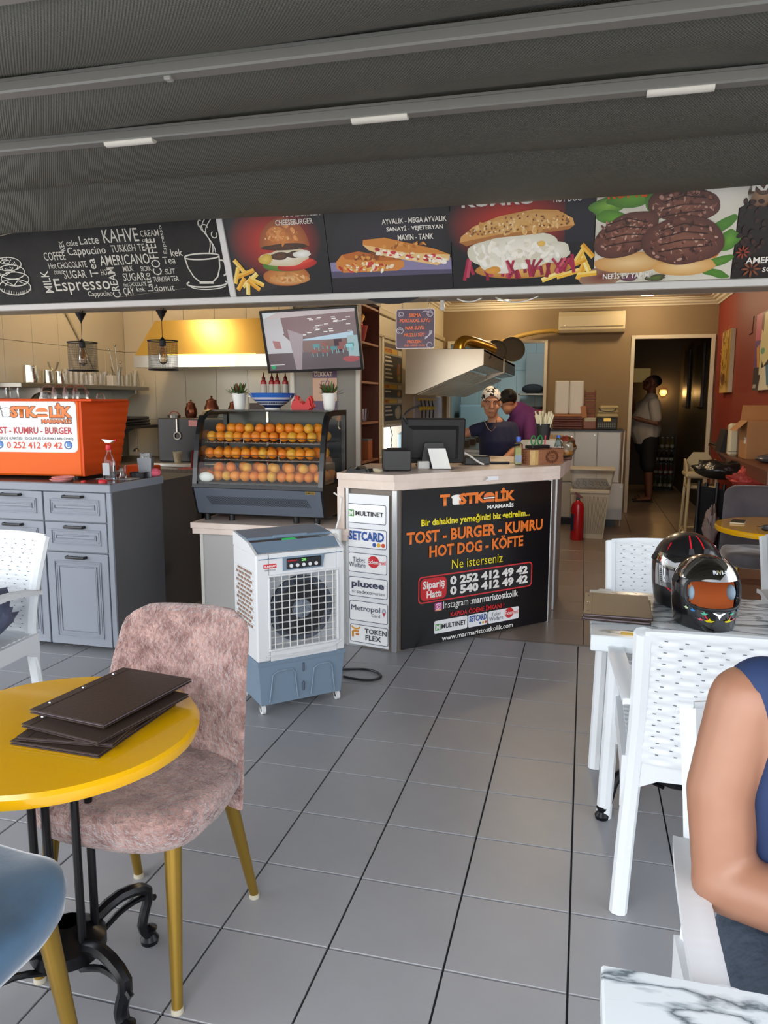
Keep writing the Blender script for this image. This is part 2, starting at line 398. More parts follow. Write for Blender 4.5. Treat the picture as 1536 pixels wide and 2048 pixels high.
# ceiling lamps
def ceiling_lamp(x, y, label, pw=15):
    t = thing('ceiling_lamp', label, 'lamp', (x, y, 2.645), group='round ceiling lamps')
    G().lathe([(.085, 0), (.09, -.012), (.085, -.03), (.07, -.034), (.07, -.03)], n=28).build('ring', m_white, t)
    G().lathe([(.071, -.03), (.05, -.036), (.001, -.038)], n=28).build('diffuser', M('lamp_diffuser', 'ffdf9a', .4, emit=5), t)
    light('POINT', (0, 0, -.09), pw, (1, .78, .5), .06, parent=t)
ceiling_lamp(-1.0, 9.52, 'round ceiling lamp above the cooker hood'); ceiling_lamp(.645, 9.48, 'round ceiling lamp in front of the dark doorway')
ceiling_lamp(-.3, 6.6, 'added fill lamp hidden behind the menu sign', 45)  # added helper lamp, out of view, raises the ambient light indoors
# ------------------------------------------------------------------ awning
m_fab = M('awning_fabric', '5a5c56', .45, spec=.5)
def weave_bump(m, pitch):
    nt = m.node_tree; tc = nt.nodes.new('ShaderNodeTexCoord'); sx = nt.nodes.new('ShaderNodeSeparateXYZ'); nt.links.new(tc.outputs['Object'], sx.inputs[0]); sn = []
    for sg in (1, -1):
        a = nt.nodes.new('ShaderNodeMath'); a.operation = 'MULTIPLY'; a.inputs[1].default_value = sg*.8; nt.links.new(sx.outputs['Y'], a.inputs[0])
        b = nt.nodes.new('ShaderNodeMath'); b.operation = 'ADD'; nt.links.new(sx.outputs['X'], b.inputs[0]); nt.links.new(a.outputs[0], b.inputs[1])
        c = nt.nodes.new('ShaderNodeMath'); c.operation = 'MULTIPLY'; c.inputs[1].default_value = 2*pi/pitch; nt.links.new(b.outputs[0], c.inputs[0])
        d = nt.nodes.new('ShaderNodeMath'); d.operation = 'SINE'; nt.links.new(c.outputs[0], d.inputs[0]); sn.append(d)
    p_ = nt.nodes.new('ShaderNodeMath'); p_.operation = 'ADD'; nt.links.new(sn[0].outputs[0], p_.inputs[0]); nt.links.new(sn[1].outputs[0], p_.inputs[1])
    bp = nt.nodes.new('ShaderNodeBump'); bp.inputs['Strength'].default_value = .6; bp.inputs['Distance'].default_value = .0012; nt.links.new(p_.outputs[0], bp.inputs['Height']); nt.links.new(bp.outputs['Normal'], nt.nodes['Principled BSDF'].inputs['Normal'])
weave_bump(m_fab, .011)
m_bar = M('awning_bar', '8a8b88', .4, metal=.25)
aw = thing('awning', 'dark grey folding awning with two crossbars above the tables', 'awning', (0, 4.42, 2.6))
inv = Matrix.Translation((0, -4.42, -2.6))
prof = [(4.42, 2.56), (4.08, 2.55), (4.0, 2.47), (3.975, 2.4), (3.93, 2.362), (3.86, 2.352), (3.76, 2.362), (3.64, 2.388), (3.54, 2.418), (3.47, 2.442), (3.44, 2.448), (3.39, 2.435), (3.3, 2.44), (3.18, 2.46), (3.06, 2.5), (2.99, 2.515), (2.93, 2.51), (2.85, 2.48), (2.74, 2.462), (2.62, 2.465), (2.52, 2.49), (2.46, 2.515), (2.4, 2.51), (2.3, 2.47), (2.16, 2.45), (2.02, 2.465), (1.9, 2.51), (1.8, 2.48), (1.6, 2.45), (1.4, 2.51), (1.1, 2.45), (.9, 2.51), (.6, 2.45), (.4, 2.51), (.1, 2.45), (-.1, 2.51), (-.4, 2.45), (-.6, 2.51)]
def smoothp(pts, k=3):
    out = []
    for i in range(len(pts)-1):
        p0 = pts[max(i-1, 0)]; p1 = pts[i]; p2 = pts[i+1]; p3 = pts[min(i+2, len(pts)-1)]
        for s in range(k):
            t = s/k; out.append(tuple(.5*((2*b)+(-a+c)*t+(2*a-5*b+4*c-d)*t*t+(-a+3*b-3*c+d)*t**3) for a, b, c, d in zip(p0, p1, p2, p3)))
    return out+[pts[-1]]
sp = smoothp(prof); n = len(sp)-1; nx = 30
def fn(u, v):
    x = -5.2+8.0*u; k = min(int(round(v*n)), n); y, z = sp[k]
    return (x, y, z+.006*sin(x*1.7+y*3)+.003*sin(x*4.1+y*9))
g = G(inv); g.slab(fn, nx, n, lambda u, v: (0, 0, .006)); g.build('fabric', m_fab, aw, smooth=60)
for y, nm in ((2.99, 'crossbar'), (2.455, 'crossbar'), (1.9, 'crossbar'), (1.4, 'crossbar'), (.9, 'crossbar')):
    G(inv).box((-5.2, y-.03, 2.463), (2.8, y+.03, 2.503), .006).box((-5.2, y-.036, 2.498), (2.8, y-.028, 2.507)).build(nm, m_bar, aw)
for a, b in ((-1.99, -1.766), (-.91, -.69), (.166, .386)):
    g = G(inv); g.tube([(a, 2.985, 2.462), (b, 2.985, 2.462)], [(.022, .014)]*2, 12, flat=(0, 1, 0)); g.build('clip', M('white_clip', 'e4e2da', .4), aw, label='white plastic clip on the crossbar')
G(inv).box((-1.402, 2.44, 2.452), (-1.375, 2.47, 2.466), .004).build('end_tab', M('grey_tab', 'a0a09c', .5), aw)
# ------------------------------------------------------------------ fascia signs (tilted forward)
UP = Vector((0, -.37, .93)).normalized(); SN = Vector((1, 0, 0)).cross(UP)
m_alu = M('white_aluminium', 'dcdcdc', .35, metal=.1)
F = Frame((0, 4.4, 2.0), (1, 0, 0), UP)
HS = .6
t = thing('sign_frame', 'white aluminium frame holding the row of menu signs', 'frame', (-1.2, 4.45, 2.0)); ti = Matrix.Translation((1.2, -4.45, -2.0))
def fbox(g, x0, y0, z0, x1, y1, z1, ch=.003): return g.box((x0, y0, z0), (x1, y1, z1), ch, m=F.mat())
fbox(G(ti), -4.1, -.012, -.05, 1.7, .026, .012).build('bottom_rail', m_alu, t)
fbox(G(ti), -2.115, .026, -.02, -2.075, HS, .012).build('divider', m_alu, t)
fbox(G(ti), -4.1, HS, -.05, 1.7, HS+.03, .012).build('top_rail', m_alu, t)
struct('trim_7', G().box((-4.1, 4.42, 1.985), (1.7, 4.6, 1.998)), M('soffit_panel', 'a9a396', .6)); struct('trim_8', G().box((-4.1, 4.6, 1.985), (1.7, 4.62, 2.69)), m_white)
def panel(name, label, x0, x1, bg):
    c = F.p((x0+x1)/2, .026); o = thing(name, label, 'sign', c, group=None)
    im = Matrix.Translation(-c)
    fbox(G(im), x0, .028, -.012, x1, HS, .0, .001).build('board', bg, o)
    fr = Frame(F.o-c, F.ux, F.uy)
    return o, fr
m_chalk = M('chalkboard', '161618', .7, var=(6, .5, '2b2b2c'))
m_ink = M('chalk_ink', 'dcdcd4', .7); m_wink = M('white_ink', 'f2f0ea', .5)
m_blk = M('black_print', '121116', .4)
o, fr = panel('chalkboard_sign', 'black chalkboard style sign covered in white coffee words', -3.98, -2.118, m_chalk)
for s, b in (('COFFEE', [-3.342, .292, -3.187, .342]), ('cake', [-3.156, .372, -3.074, .405]), ('Latte', [-3.057, .376, -2.922, .425]), ('KAHVE', [-2.888, .377, -2.645, .455]), ('CREAM', [-2.629, .401, -2.505, .438]), ('cake', [-2.627, .371, -2.563, .393]), ('Cappucino', [-3.163, .301, -2.892, .364]), ('TURKISH TEA', [-2.854, .32, -2.59, .363]), ('Hot CHOCOLATE', [-3.328, .24, -3.051, .278]), ('AMERICANO', [-2.952, .244, -2.607, .305]), ('DONUT', [-3.3, .206, -3.231, .229]), ('SUGAR', [-3.238, .176, -3.074, .226]), ('HOT', [-2.965, .187, -2.904, .223]), ('MILK', [-2.804, .205, -2.735, .237]), ('SICAK', [-2.682, .201, -2.609, .23]), ('SUGAR', [-2.818, .146, -2.664, .193]), ('Espresso', [-3.326, .075, -2.924, .178]), ('Hot CHOCOLATE', [-2.828, .112, -2.67, .136]), ('ÇAY', [-2.841, .049, -2.766, .105]), ('kek', [-2.745, .079, -2.686, .109]), ('Cappucino', [-3.1, .05, -2.923, .092]), ('kek', [-2.455, .278, -2.377, .322]), ('Tea', [-2.518, .238, -2.434, .279]), ('SÜT', [-2.521, .175, -2.452, .215]), ('TURKISH TEA', [-2.614, .132, -2.439, .164]), ('donut', [-2.621, .076, -2.482, .116])):
    text(s, fr, b, m_ink, o, bold=.002)
for s, b in (('KEK', [-3.208, .346, -3.174, .405]), ('MILK', [-3.405, .093, -3.346, .231]), ('Tea', [-3.042, .18, -2.986, .291]), ('CREAM', [-2.92, .045, -2.866, .233]), ('Latte', [-2.669, .078, -2.628, .189]), ('COFFEE', [-2.603, .173, -2.541, .39]), ('Espresso', [-2.501, .297, -2.471, .459])):
    text(s, fr, b, m_ink, o, bold=.002, rot=90)
p = Print(fr, 0, 0, 1, 1, z=.001); w = .007; wh = 'dcdcd4'
# coffee cup
p.arc(-2.255, .27, .115, .017, 0, 2*pi, .008, wh, 26)
p.line([(-2.368, .268), (-2.36, .21), (-2.335, .155), (-2.3, .122), (-2.215, .118), (-2.175, .15), (-2.15, .205), (-2.142, .268)], .008, wh)
p.poly([(-2.30, .122), (-2.215, .118), (-2.21, .108), (-2.305, .111)], wh)
p.arc(-2.135, .2, .03, .045, -1.6, 1.9, .01, wh); p.arc(-2.255, .112, .135, .022, 2.6, 6.7, .009, wh, 20); p.arc(-2.25, .1, .12, .024, 3.3, 6.0, .006, wh, 16)
for k, (x, a) in enumerate(((-2.2, 0), (-2.185, .5), (-2.17, 1.0))):
    p.line([(x+.03*sin(q*.55+a*1.5)*(.4+q*.08), .29+q*.019) for q in range(11)], .006, wh)
p.arc(-2.2, .43, .022, .02, 0, 5, .006, wh); p.arc(-2.145, .39, .018, .018, 2, 7, .006, wh); p.arc(-2.22, .455, .016, .02, 1, 5, .005, wh)
# stacked burgers / donuts drawing
for cx, cy, rx, ry in ((-3.62, .285, .1, .042), (-3.61, .235, .1, .045), (-3.6, .19, .105, .045), (-3.62, .14, .12, .05)):
    p.arc(cx, cy, rx, ry, 0, 2*pi, .006, wh, 22)
p.arc(-3.63, .3, .035, .013, 0, 2*pi, .005, wh)
rnd = random.Random(3)
for k in range(42):
    a = rnd.uniform(0, 6.28); q = rnd.uniform(.4, .95); x = -3.63+.09*q*cos(a); y = .275+.05*q*sin(a); p.line([(x, y), (x+rnd.uniform(-.012, .012), y+.008)], .005, wh)
for k in range(14): x = -3.72+k*.017; p.line([(x, .105+.012*abs(k-7)/3), (x-.008, .085+.012*abs(k-7)/3)], .004, wh)
p.line([(-3.69, .15), (-3.66, .175), (-3.62, .15), (-3.58, .18), (-3.53, .155)], .005, wh); p.line([(-3.7, .23), (-3.66, .215), (-3.6, .24), (-3.53, .225)], .005, wh)
p.line([(-3.95, .415), (-3.3, .497)], .004, 'a8a08c'); p.line([(-2.9, .05), (-2.4, .09)], .002, '8a8478')
p.build(o, 'chalk_drawing')
# cheeseburger
def fries(p, pts):
    for k, (x, y, l, a) in enumerate(pts):
        dx, dy = cos(a)*l/2, sin(a)*l/2; nx, ny = -sin(a)*.013, cos(a)*.013
        p.poly([(x-dx-nx, y-dy-ny), (x+dx-nx, y+dy-ny), (x+dx+nx, y+dy+ny), (x-dx+nx, y-dy+ny)], ('f2bd3a', 'e3a021', 'f7d35e')[k % 3])
        p.poly([(x-dx, y-dy), (x+dx, y+dy), (x+dx+nx, y+dy+ny), (x-dx+nx, y-dy+ny)], ('f9da7c', 'f2c04a', 'fdeaa0')[k % 3])
def seeds(p, cx, cy, rx, ry, n, hx, sd, up=False):
    r = random.Random(sd)
    for _ in range(n):
        a = r.uniform(0, pi if up else 2*pi); q = math.sqrt(r.uniform(0, .9)); p.ell(cx+rx*q*cos(a), cy+ry*q*sin(a), .006, .0035, hx, a=r.uniform(0, 3), n=6)
def mott(p, cx, cy, rx, ry, n, cols, sd, s0=.006, s1=.02):
    r = random.Random(sd)
    for k in range(n):
        a = r.uniform(0, 6.28); q = math.sqrt(r.uniform(0, .85)); h = r.choice(cols); p.ell(cx+rx*q*cos(a), cy+ry*q*sin(a), r.uniform(s0, s1), r.uniform(s0, s1)*.6, h, h, a=r.uniform(0, 3), n=7, wob=.1, seed=k)
o, fr = panel('burger_sign', 'menu sign with a cheeseburger and fries on red and black', -2.073, -1.462, m_blk)
p = Print(fr, 0, 0, 1, 1); p.ell(-1.78, .34, .29, .22, 'd8331c', '1c1014', n=32); p.rect(-2.07, .03, -1.466, .12, '18161a')
p.poly([(-2.07, .03), (-2.0, .03), (-1.66, .1), (-1.8, .12), (-2.07, .08)], '2b2725')
p.ell(-1.735, .135, .15, .055, 'e7a45a', 'b4672a', wob=.04); p.ell(-1.72, .115, .13, .03, 'f0c890', 'c98544')
p.ell(-1.715, .20, .17, .035, '7fae3a', '47772a', wob=.12, n=40); p.ell(-1.66, .195, .125, .03, 'e2422e', 'b3241c', a=.1); p.ell(-1.66, .21, .11, .016, 'f26a50', 'd63a28', a=.1)
p.ell(-1.73, .24, .165, .045, 'f4efe2', 'd9c9a8', wob=.12, n=36); p.ell(-1.76, .25, .06, .02, '6d4326', '3b2416', wob=.1); p.ell(-1.67, .255, .05, .018, '5c3a24', '3b2416', wob=.1); p.ell(-1.85, .235, .05, .025, 'e8cf6a', 'c9a63a', wob=.15); p.ell(-1.62, .255, .06, .02, 'ffffff', 'e0e0da', wob=.1)
p.ell(-1.72, .3, .155, .16, 'd98a45', '9c4d22', t0=0, t1=.5, n=26, wob=.01); p.ell(-1.76, .37, .06, .045, 'eba661', 'd08040'); p.ell(-1.72, .3, .15, .018, '5a3420', '3c2416', wob=.06)
mott(p, -1.72, .37, .1, .06, 34, ['dc904c', 'e8a060', 'c87a38', 'd4863e'], 33, .008, .022); mott(p, -1.73, .13, .12, .03, 24, ['e8b070', 'd89850', 'c88440', 'f0c48c'], 34, .008, .02); seeds(p, -1.72, .33, .13, .1, 14, 'f0c98a', 4, True)
fries(p, [(-2.02, .2, .1, 2.2), (-1.99, .16, .12, .3), (-1.97, .12, .13, .6), (-1.93, .11, .1, -.5), (-2.03, .1, .09, .9), (-1.99, .075, .08, 1.4), (-2.05, .15, .1, 1.2), (-1.95, .09, .09, -.7)])
p.build(o)
text('CHEESEBURGER', fr, [-1.753, .419, -1.527, .449], m_wink, o, bold=.02, z=.006); text('HAMBURGER', fr, [-1.7, .462, -1.476, .492], m_wink, o, bold=.02, z=.006)
# toast
o, fr = panel('toast_sign', 'dark menu sign with two grilled toast sandwiches', -1.46, -.747, m_blk)
p = Print(fr, 0, 0, 1, 1); p.ell(-1.1, .25, .34, .3, '2a2838', '17151c', n=30); p.rect(-1.455, .11, -.75, .2, '8d86b0'); p.poly([(-1.455, .11), (-.75, .11), (-.75, .135), (-1.455, .15)], '55506e'); p.rect(-1.455, .03, -.75, .112, '1b1820')
p.poly([(-1.42, .2), (-1.38, .24), (-1.28, .255), (-1.02, .19), (-1.02, .16), (-1.06, .14), (-1.38, .14), (-1.42, .165)], 'd98b3c'); p.poly([(-1.38, .24), (-1.28, .255), (-1.02, .195), (-1.2, .2), (-1.36, .215)], 'c06a25')
mott(p, -1.24, .165, .17, .025, 50, ['d6453a', 'f2e6c8', 'e8b45a', 'fff6e4', 'b8342c'], 5); mott(p, -1.22, .225, .1, .02, 24, ['a45a20', 'e0a050', '8a4a1c'], 6)
p.poly([(-1.25, .29), (-1.245, .315), (-1.12, .322), (-.84, .25), (-.755, .215), (-.76, .185), (-.83, .16), (-1.12, .22), (-1.22, .26)], 'eec98a'); p.poly([(-1.25, .29), (-1.245, .315), (-1.12, .322), (-.84, .25), (-.755, .215), (-1.0, .235), (-1.18, .275)], 'd58a38')
r = random.Random(9)
for k in range(60):
    q = r.uniform(0, 1); x = -1.17+q*.4; y = .245-q*.06+r.uniform(-.014, .018); p.ell(x, y, r.uniform(.008, .02), r.uniform(.005, .011), r.choice(['d23a48', 'fff4e0', 'f4e4c0', 'b02a38', 'fffaf0']), a=-.15, n=7, wob=.1, seed=k)
mott(p, -1.02, .275, .15, .015, 20, ['b8702a', 'e2a452', 'a05a20'], 8)
p.build(o)
for s, b in (('AYVALIK - MEGA AYVALIK', [-1.127, .392, -.764, .42]), ('SANAYİ - VEJETERYAN', [-1.104, .348, -.785, .383]), ('MAYIN - TANK', [-1.043, .303, -.842, .333])): text(s, fr, b, m_wink, o, bold=.02, z=.007)
# hot dog
o, fr = panel('sandwich_sign', 'menu sign with a seeded kumru sandwich, sauce and fries', -.745, .012, m_blk)
p = Print(fr, 0, 0, 1, 1); p.ell(-.42, .36, .35, .22, 'd6341e', '1a1118', n=32); p.rect(-.743, .03, .01, .1, '151318'); p.rect(-.14, .25, .01, .56, '191a28')
p.ell(-.36, .12, .26, .05, 'eebd6e', 'c08438'); fries(p, [(-.1, .09, .16, .25), (-.05, .1, .1, 1.2), (-.03, .14, .1, 2.0), (-.06, .18, .1, 1.0), (-.02, .2, .09, 2.3), (-.2, .075, .12, .35), (-.02, .08, .1, .1), (-.07, .14, .09, .4)])
for k in range(30):
    q = r.uniform(0, 1); x = -.66+q*.56; p.line([(x, .16+r.uniform(-.02, .03)), (x+r.uniform(-.03, .03), .09+r.uniform(-.03, .03))], .018, r.choice(['a8244a', '8a1c3c', 'c24a66']))
p.ell(-.4, .215, .27, .09, 'fffdf4', 'dcdccb', wob=.08, n=40); p.ell(-.47, .16, .13, .055, 'ffffff', 'e6e6da', wob=.1); p.ell(-.2, .2, .1, .05, 'f6f6ee', 'd8d8c8', wob=.1); mott(p, -.4, .2, .25, .075, 110, ['fffdf2', 'eceadc', 'f6f4e8', 'e0dccb', 'fffef8'], 31, .008, .03); p.ell(-.26, .25, .02, .014, 'f0c860', 'e4b860'); p.ell(-.52, .12, .045, .018, 'e8a848', 'd8983c', wob=.1)
for k in range(12): x = r.uniform(-.45, -.1); p.line([(x, .17), (x+r.uniform(-.06, .06), .1)], .013, r.choice(['b02c50', 'd05a70', '9a2040']))
p.poly([(-.7, .275), (-.69, .305), (-.62, .355), (-.48, .4), (-.3, .425), (-.18, .415), (-.1, .37), (-.09, .335), (-.12, .315), (-.3, .3), (-.5, .29), (-.66, .255)], 'd7a25c'); p.ell(-.38, .36, .24, .05, 'e6bd7c', 'cf9850', a=.12); p.poly([(-.7, .275), (-.66, .255), (-.5, .29), (-.3, .3), (-.12, .315), (-.09, .335), (-.3, .32), (-.5, .305)], 'b0743a')
mott(p, -.4, .345, .24, .04, 70, ['dcb06c', 'e8c488', 'cc9850', 'd8a860'], 32, .008, .024)
for k in range(90):
    q = r.uniform(0, 1); x = -.66+q*.54; y = .3+q*.04+r.uniform(.0, .09)*(1-abs(q-.55)*1.2); p.ell(x, y, .007, .0045, r.choice(['7a4a28', '94603a', 'f0d8a8']), a=r.uniform(0, 3), n=6)
p.build(o)
text('HOT DOG', fr, [-.2, .452, -.06, .484], m_wink, o, bold=.02, z=.009); text('KUMRU', fr, [-.68, .452, -.3, .51], m_wink, o, bold=.03, z=.009)
# meatballs
o, fr = panel('meatball_sign', 'menu sign with grilled meatballs on bread and green rocket', .016, .698, M('cream_print', 'dcd9cc', .4))
p = Print(fr, 0, 0, 1, 1); p.rect(.018, .03, .696, .58, 'd8d6ca'); p.ell(.6, .45, .16, .1, 'efeee8', 'd8d6ca'); p.ell(.05, .06, .12, .05, '7a3a34', 'a08068', wob=.1)
for x, y, rx, ry, a, h in ((.08, .42, .09, .05, .3, '8bc24a'), (.2, .46, .14, .05, .25, '78b83c'), (.36, .5, .12, .05, .4, '9acb58'), (.12, .35, .1, .04, -.2, '6aa834'), (.31, .43, .06, .09, .2, '5f9e30'), (.64, .3, .06, .03, .7, '4f8a2c'), (.67, .22, .05, .05, .3, '6aa838'), (.64, .12, .06, .025, .4, '5a9430'), (.62, .06, .07, .02, -.2, '4f8a2c')): p.ell(x, y, rx, ry, h, '4a7f2a', a=a, wob=.14, n=30, seed=int(x*99))
p.ell(.2, .13, .19, .05, 'f0d29a', 'cf9a56', wob=.06); p.ell(.47, .1, .16, .045, 'f3d49c', 'd8a45c', wob=.06); p.ell(.6, .2, .05, .06, 'f0a448', 'd8842c', wob=.1)
for cx, cy, rx, ry, a, sd in ((.44, .4, .17, .085, -.15, 1), (.17, .27, .17, .1, .35, 2), (.45, .23, .19, .125, -.05, 3)):
    p.ell(cx, cy, rx, ry, '8e5c4a', '54302a', a=a, wob=.05, n=34, seed=sd); mott(p, cx, cy, rx*.95, ry*.95, 110, ['5a3228', '8e5c4c', 'a8786a', '3a201a', '6e4032', 'c09888'], sd+20, .004, .016)
    for q in range(4): p.line([(cx-rx*.6, cy-.05+q*.035), (cx, cy-.035+q*.04), (cx+rx*.6, cy-.03+q*.03)], .006, '341c16')
p.ell(.2, .055, .05, .015, '7a4a5a', '604050', wob=.2); p.ell(.33, .05, .06, .014, '5a7a34', '4a3a30', wob=.2)
p.build(o)
text('NEFİS EV YAPIMI', fr, [.064, .053, .305, .09], m_wink, o, bold=.02, z=.018)
text('KÖFTE', fr, [.07, .452, .26, .52], M('orange_ink', 'ee6a2a', .5), o, bold=.03, z=.018)
# coffee beans
o, fr = panel('coffee_sign', 'dark brown menu sign with coffee beans and star anise', .702, 1.52, M('brown_print', '1d120e', .4))
p = Print(fr, 0, 0, 1, 1); p.rect(.705, .03, 1.5, .59, '1a100c'); p.ell(.8, .44, .07, .07, 'b08a6a', '6a4a34'); p.ell(.8, .46, .04, .035, '7a5a40', '4a3020')
for k in range(150):
    x = r.uniform(.71, 1.45); y = r.uniform(.06, .42); h = r.choice(['3a1c14', '4a261a', '2a140e', '5a3022']); a = r.uniform(0, 3); p.ell(x, y, .016, .011, h, '1c0e0a', a=a, n=9); p.line([(x-.013*cos(a), y-.013*sin(a)), (x+.013*cos(a), y+.013*sin(a))], .002, '120806')
for k in range(8): a = k*pi/4; p.ell(.79+.03*cos(a), .075+.025*sin(a), .02, .006, '9a5a30', '5a2c18', a=a, n=8); p.ell(.74+.02*cos(a), .16+.02*sin(a), .015, .005, 'b04a28', '6a2414', a=a, n=8)
p.build(o)
text('AMERICANO', fr, [.76, .103, 1.02, .134], m_wink, o, bold=.02, z=.015); text('SOĞUK', fr, [.843, .06, .97, .09], m_wink, o, bold=.02, z=.015); text('KAHVE', fr, [.744, .447, 1.02, .51], m_wink, o, bold=.03, z=.015)
# ------------------------------------------------------------------ grey cabinets at the left
m_cab = M('grey_lacquer', '868b95', .4, var=(3, .03)); m_cabside = M('charcoal_laminate', '5b5b5d', .5, var=(4, .05)); m_hand = M('black_handle', '1c1c20', .4)
m_blackp = M('black_plastic', '17171a', .35); m_steel = M('brushed_steel', 'b9b6ae', .28, metal=1); m_chrome = M('chrome', 'e0e0e0', .08, metal=1)
def shaker(g, x0, z0, x1, z1, y):
    """raised panel front, facing -Y"""
    g.box((x0, y-.02, z0), (x1, y, z1), .002)
    b = .045 if (x1-x0) < (z1-z0) else .038
    for k, (d, yy) in enumerate(((0, -.026), (.012, -.023), (.028, -.026))):
        a = (x0+b+d, z0+b+d); c = (x1-b-d, z1-b-d); w = .006
        g.box((a[0], y+yy, a[1]), (c[0], y-.018, a[1]+w), .001).box((a[0], y+yy, c[1]-w), (c[0], y-.018, c[1]), .001).box((a[0], y+yy, a[1]+w), (a[0]+w, y-.018, c[1]-w), .001).box((c[0]-w, y+yy, a[1]+w), (c[0], y-.018, c[1]-w), .001)
    d = .036; g.box((x0+b+d, y-.0235, z0+b+d), (x1-b-d, y-.018, z1-b-d), .002)
for k, lab in enumerate(('grey cabinet with two drawers and a door, nearest the walkway', 'grey drawer cabinet behind the white chair at the left edge', 'grey drawer cabinet cut off by the left edge of the photo')):
    x1 = -2.5-k*.4; x0 = x1-.39
    t = thing('drawer_cabinet', lab, 'cabinet', (x0, 3.6, 0)); T = Matrix.Translation((-x0, -3.6, 0))
    g = G(T).box((x0-.005, 3.6, .05), (x1+.005, 4.1, .9))
    if k == 0: g.box((x1+.003, 3.585, .03), (-2.466, 3.6, .9), .002)
    g.build('body', m_cab, t, smooth=0)
    if k == 0: G(T).box((-2.495, 3.6, .05), (-2.466, 4.1, .9)).build('side_panel', m_cabside, t, smooth=0)
    for z0, z1, nm in ((.735, .897, 'drawer'), (.566, .728, 'drawer'), (.03, .558, 'door')):
        g = G(T); shaker(g, x0, z0, x1, z1, 3.6); d = g.build(nm, m_cab, t, smooth=0)
        hx = (x0+x1)/2; hz = z1-.022
        G(T).tube([(hx-.06, 3.58, hz), (hx-.058, 3.556, hz), (hx+.058, 3.556, hz), (hx+.06, 3.58, hz)], [(.008, .006)]*4, 8, flat=(0, 0, 1)).build('handle', m_hand, d)
    for xx in ((x0+.04, x1-.0) if k == 0 else (x0+.04,)):
        G(T).lathe([(.024, 0), (.026, .006), (.018, .014), (.014, .05)], c=(xx+.01, 3.66, 0), n=16).build('foot', m_steel, t)
t = thing('worktop', 'grey worktop on the drawer cabinets under the orange coffee machine', 'worktop', (-3.1, 3.85, .9)); T = Matrix.Translation((3.1, -3.85, -.9))
G(T).box((-3.95, 3.575, .9), (-2.462, 4.12, .945), .004).build('slab', m_cab, t, smooth=0)
G(T).box((-3.93, 3.6, .945), (-2.48, 4.1, .947)).build('dark_top', M('dark_laminate', '3c3a3c', .25), t, smooth=0)
# ------------------------------------------------------------------ coffee machine
m_or = M('orange_lacquer', 'e8641a', .45, spec=.25, var=(1.2, .04)); m_or2 = M('orange_side', 'd9501a', .45, spec=.25)
fx = Vector((-2.776+3.29, .054, 0)).normalized(); fy = Vector((-fx.y, fx.x, 0))
A = Vector((-3.29, 3.72, .965)); FM = Frame(A, fx, (0, 0, 1))
t = thing('coffee_machine', 'big orange coffee machine with a white sign on its back panel', 'coffee machine', A); 
Fl = Frame((0, 0, 0), fx, (0, 0, 1)); D = -fy
g = G(); g.box((-.32, 0, -.43), (.525, .43, 0), .006, m=Fl.mat()) 
Mx = Matrix(((fx.x, fy.x, 0, 0), (fx.y, fy.y, 0, 0), (0, 0, 1, 0), (0, 0, 0, 1)))
G().box((-.32, 0, .0), (.52, .42, .435), .01, m=Mx).build('body', m_or, t, smooth=0)
# corrugated side wing that leans out over the worktop
def side(u, v):
    z = v*.435; y = .0+u*.4; lean = .012+.055*v*u
    return Mx @ Vector((.52+lean+.006*abs(sin(v*pi*9))*u, y+.06*u*v, z))
g = G(); g.slab(side, 8, 54, lambda u, v: tuple(Mx.to_3x3() @ Vector((-.012, 0, 0)))); fixn(g.build('side_cover', m_or2, t, smooth=50))
G().box((-.33, -.006, .425), (.6, .43, .44), .004, m=Mx).build('cup_tray', m_or2, t, smooth=0)
for xx in (-.25, .45):
    G().cyl(Mx @ Vector((xx, .05, -.02)), Mx @ Vector((xx, .05, 0)), .02).build('foot', m_blackp, t)
FP = Frame((0, 0, 0), fx, (0, 0, 1))
p = Print(FP, 0, 0, 1, 1, z=.002)
p.rrect(-.19, .135, .502, .43, .03, 'dcdad2'); p.rrect(-.185, .14, .497, .425, .027, 'f6f6f6')
def logo(p, x0, y0, x1, y1, dark=False):
    """bread slice and burger drawings inside the word"""
    w = x1-x0; h = y1-y0; e = '3a3a42' if not dark else 'f4f4f0'
    bx = x0+.215*w; p.rrect(bx-.055*w, y0+.02*h, bx+.055*w, y0+.75*h, .012, e if not dark else 'f4f0e8'); p.ell(bx, y0+.7*h, .07*w, .2*h, e if not dark else 'f4f0e8')
    p.rrect(bx-.045*w, y0+.07*h, bx+.045*w, y0+.72*h, .01, 'fbfaf4'); p.ell(bx, y0+.7*h, .06*w, .15*h, 'fbfaf4')
    cx = x0+.645*w; p.ell(cx, y0+.5*h, .075*w, .4*h, 'e87a32', t0=0, t1=.5, n=14); p.rrect(cx-.075*w, y0+.33*h, cx+.075*w, y0+.45*h, .004, 'f8f8f4'); p.rrect(cx-.075*w, y0+.04*h, cx+.075*w, y0+.28*h, .008, 'e87a32'); p.rrect(cx-.06*w, y0+.27*h, cx+.06*w, y0+.33*h, .003, '5a2c14')
logo(p, -.045, .334, .475, .398)
for cx in (.012, .443): p.ell(cx, .178, .026, .024, '6a9cd8', '2a5a9c'); p.arc(cx, .178, .014, .014, 2.4, 5.6, .006, 'f6f6f6')
for k in (): pass
p.build(t, 'sticker', label='white sticker with orange lettering')
m_oi = M('logo_orange', 'e87a2c', .4); m_ri = M('red_ink', 'b8202c', .4); m_ki = M('dark_ink', '1c1c22', .5); m_oed = M('logo_edge', '4a2a20', .5)
def bubble(st, fr, b, o, z, mi, me=None, bold=.055):
    if me: 
        e = .004; text(st, fr, [b[0]-e, b[1]-e, b[2]+e, b[3]+e], me, o, bold=bold+.03, z=z-.0004)
    text(st, fr, b, mi, o, bold=bold, z=z)
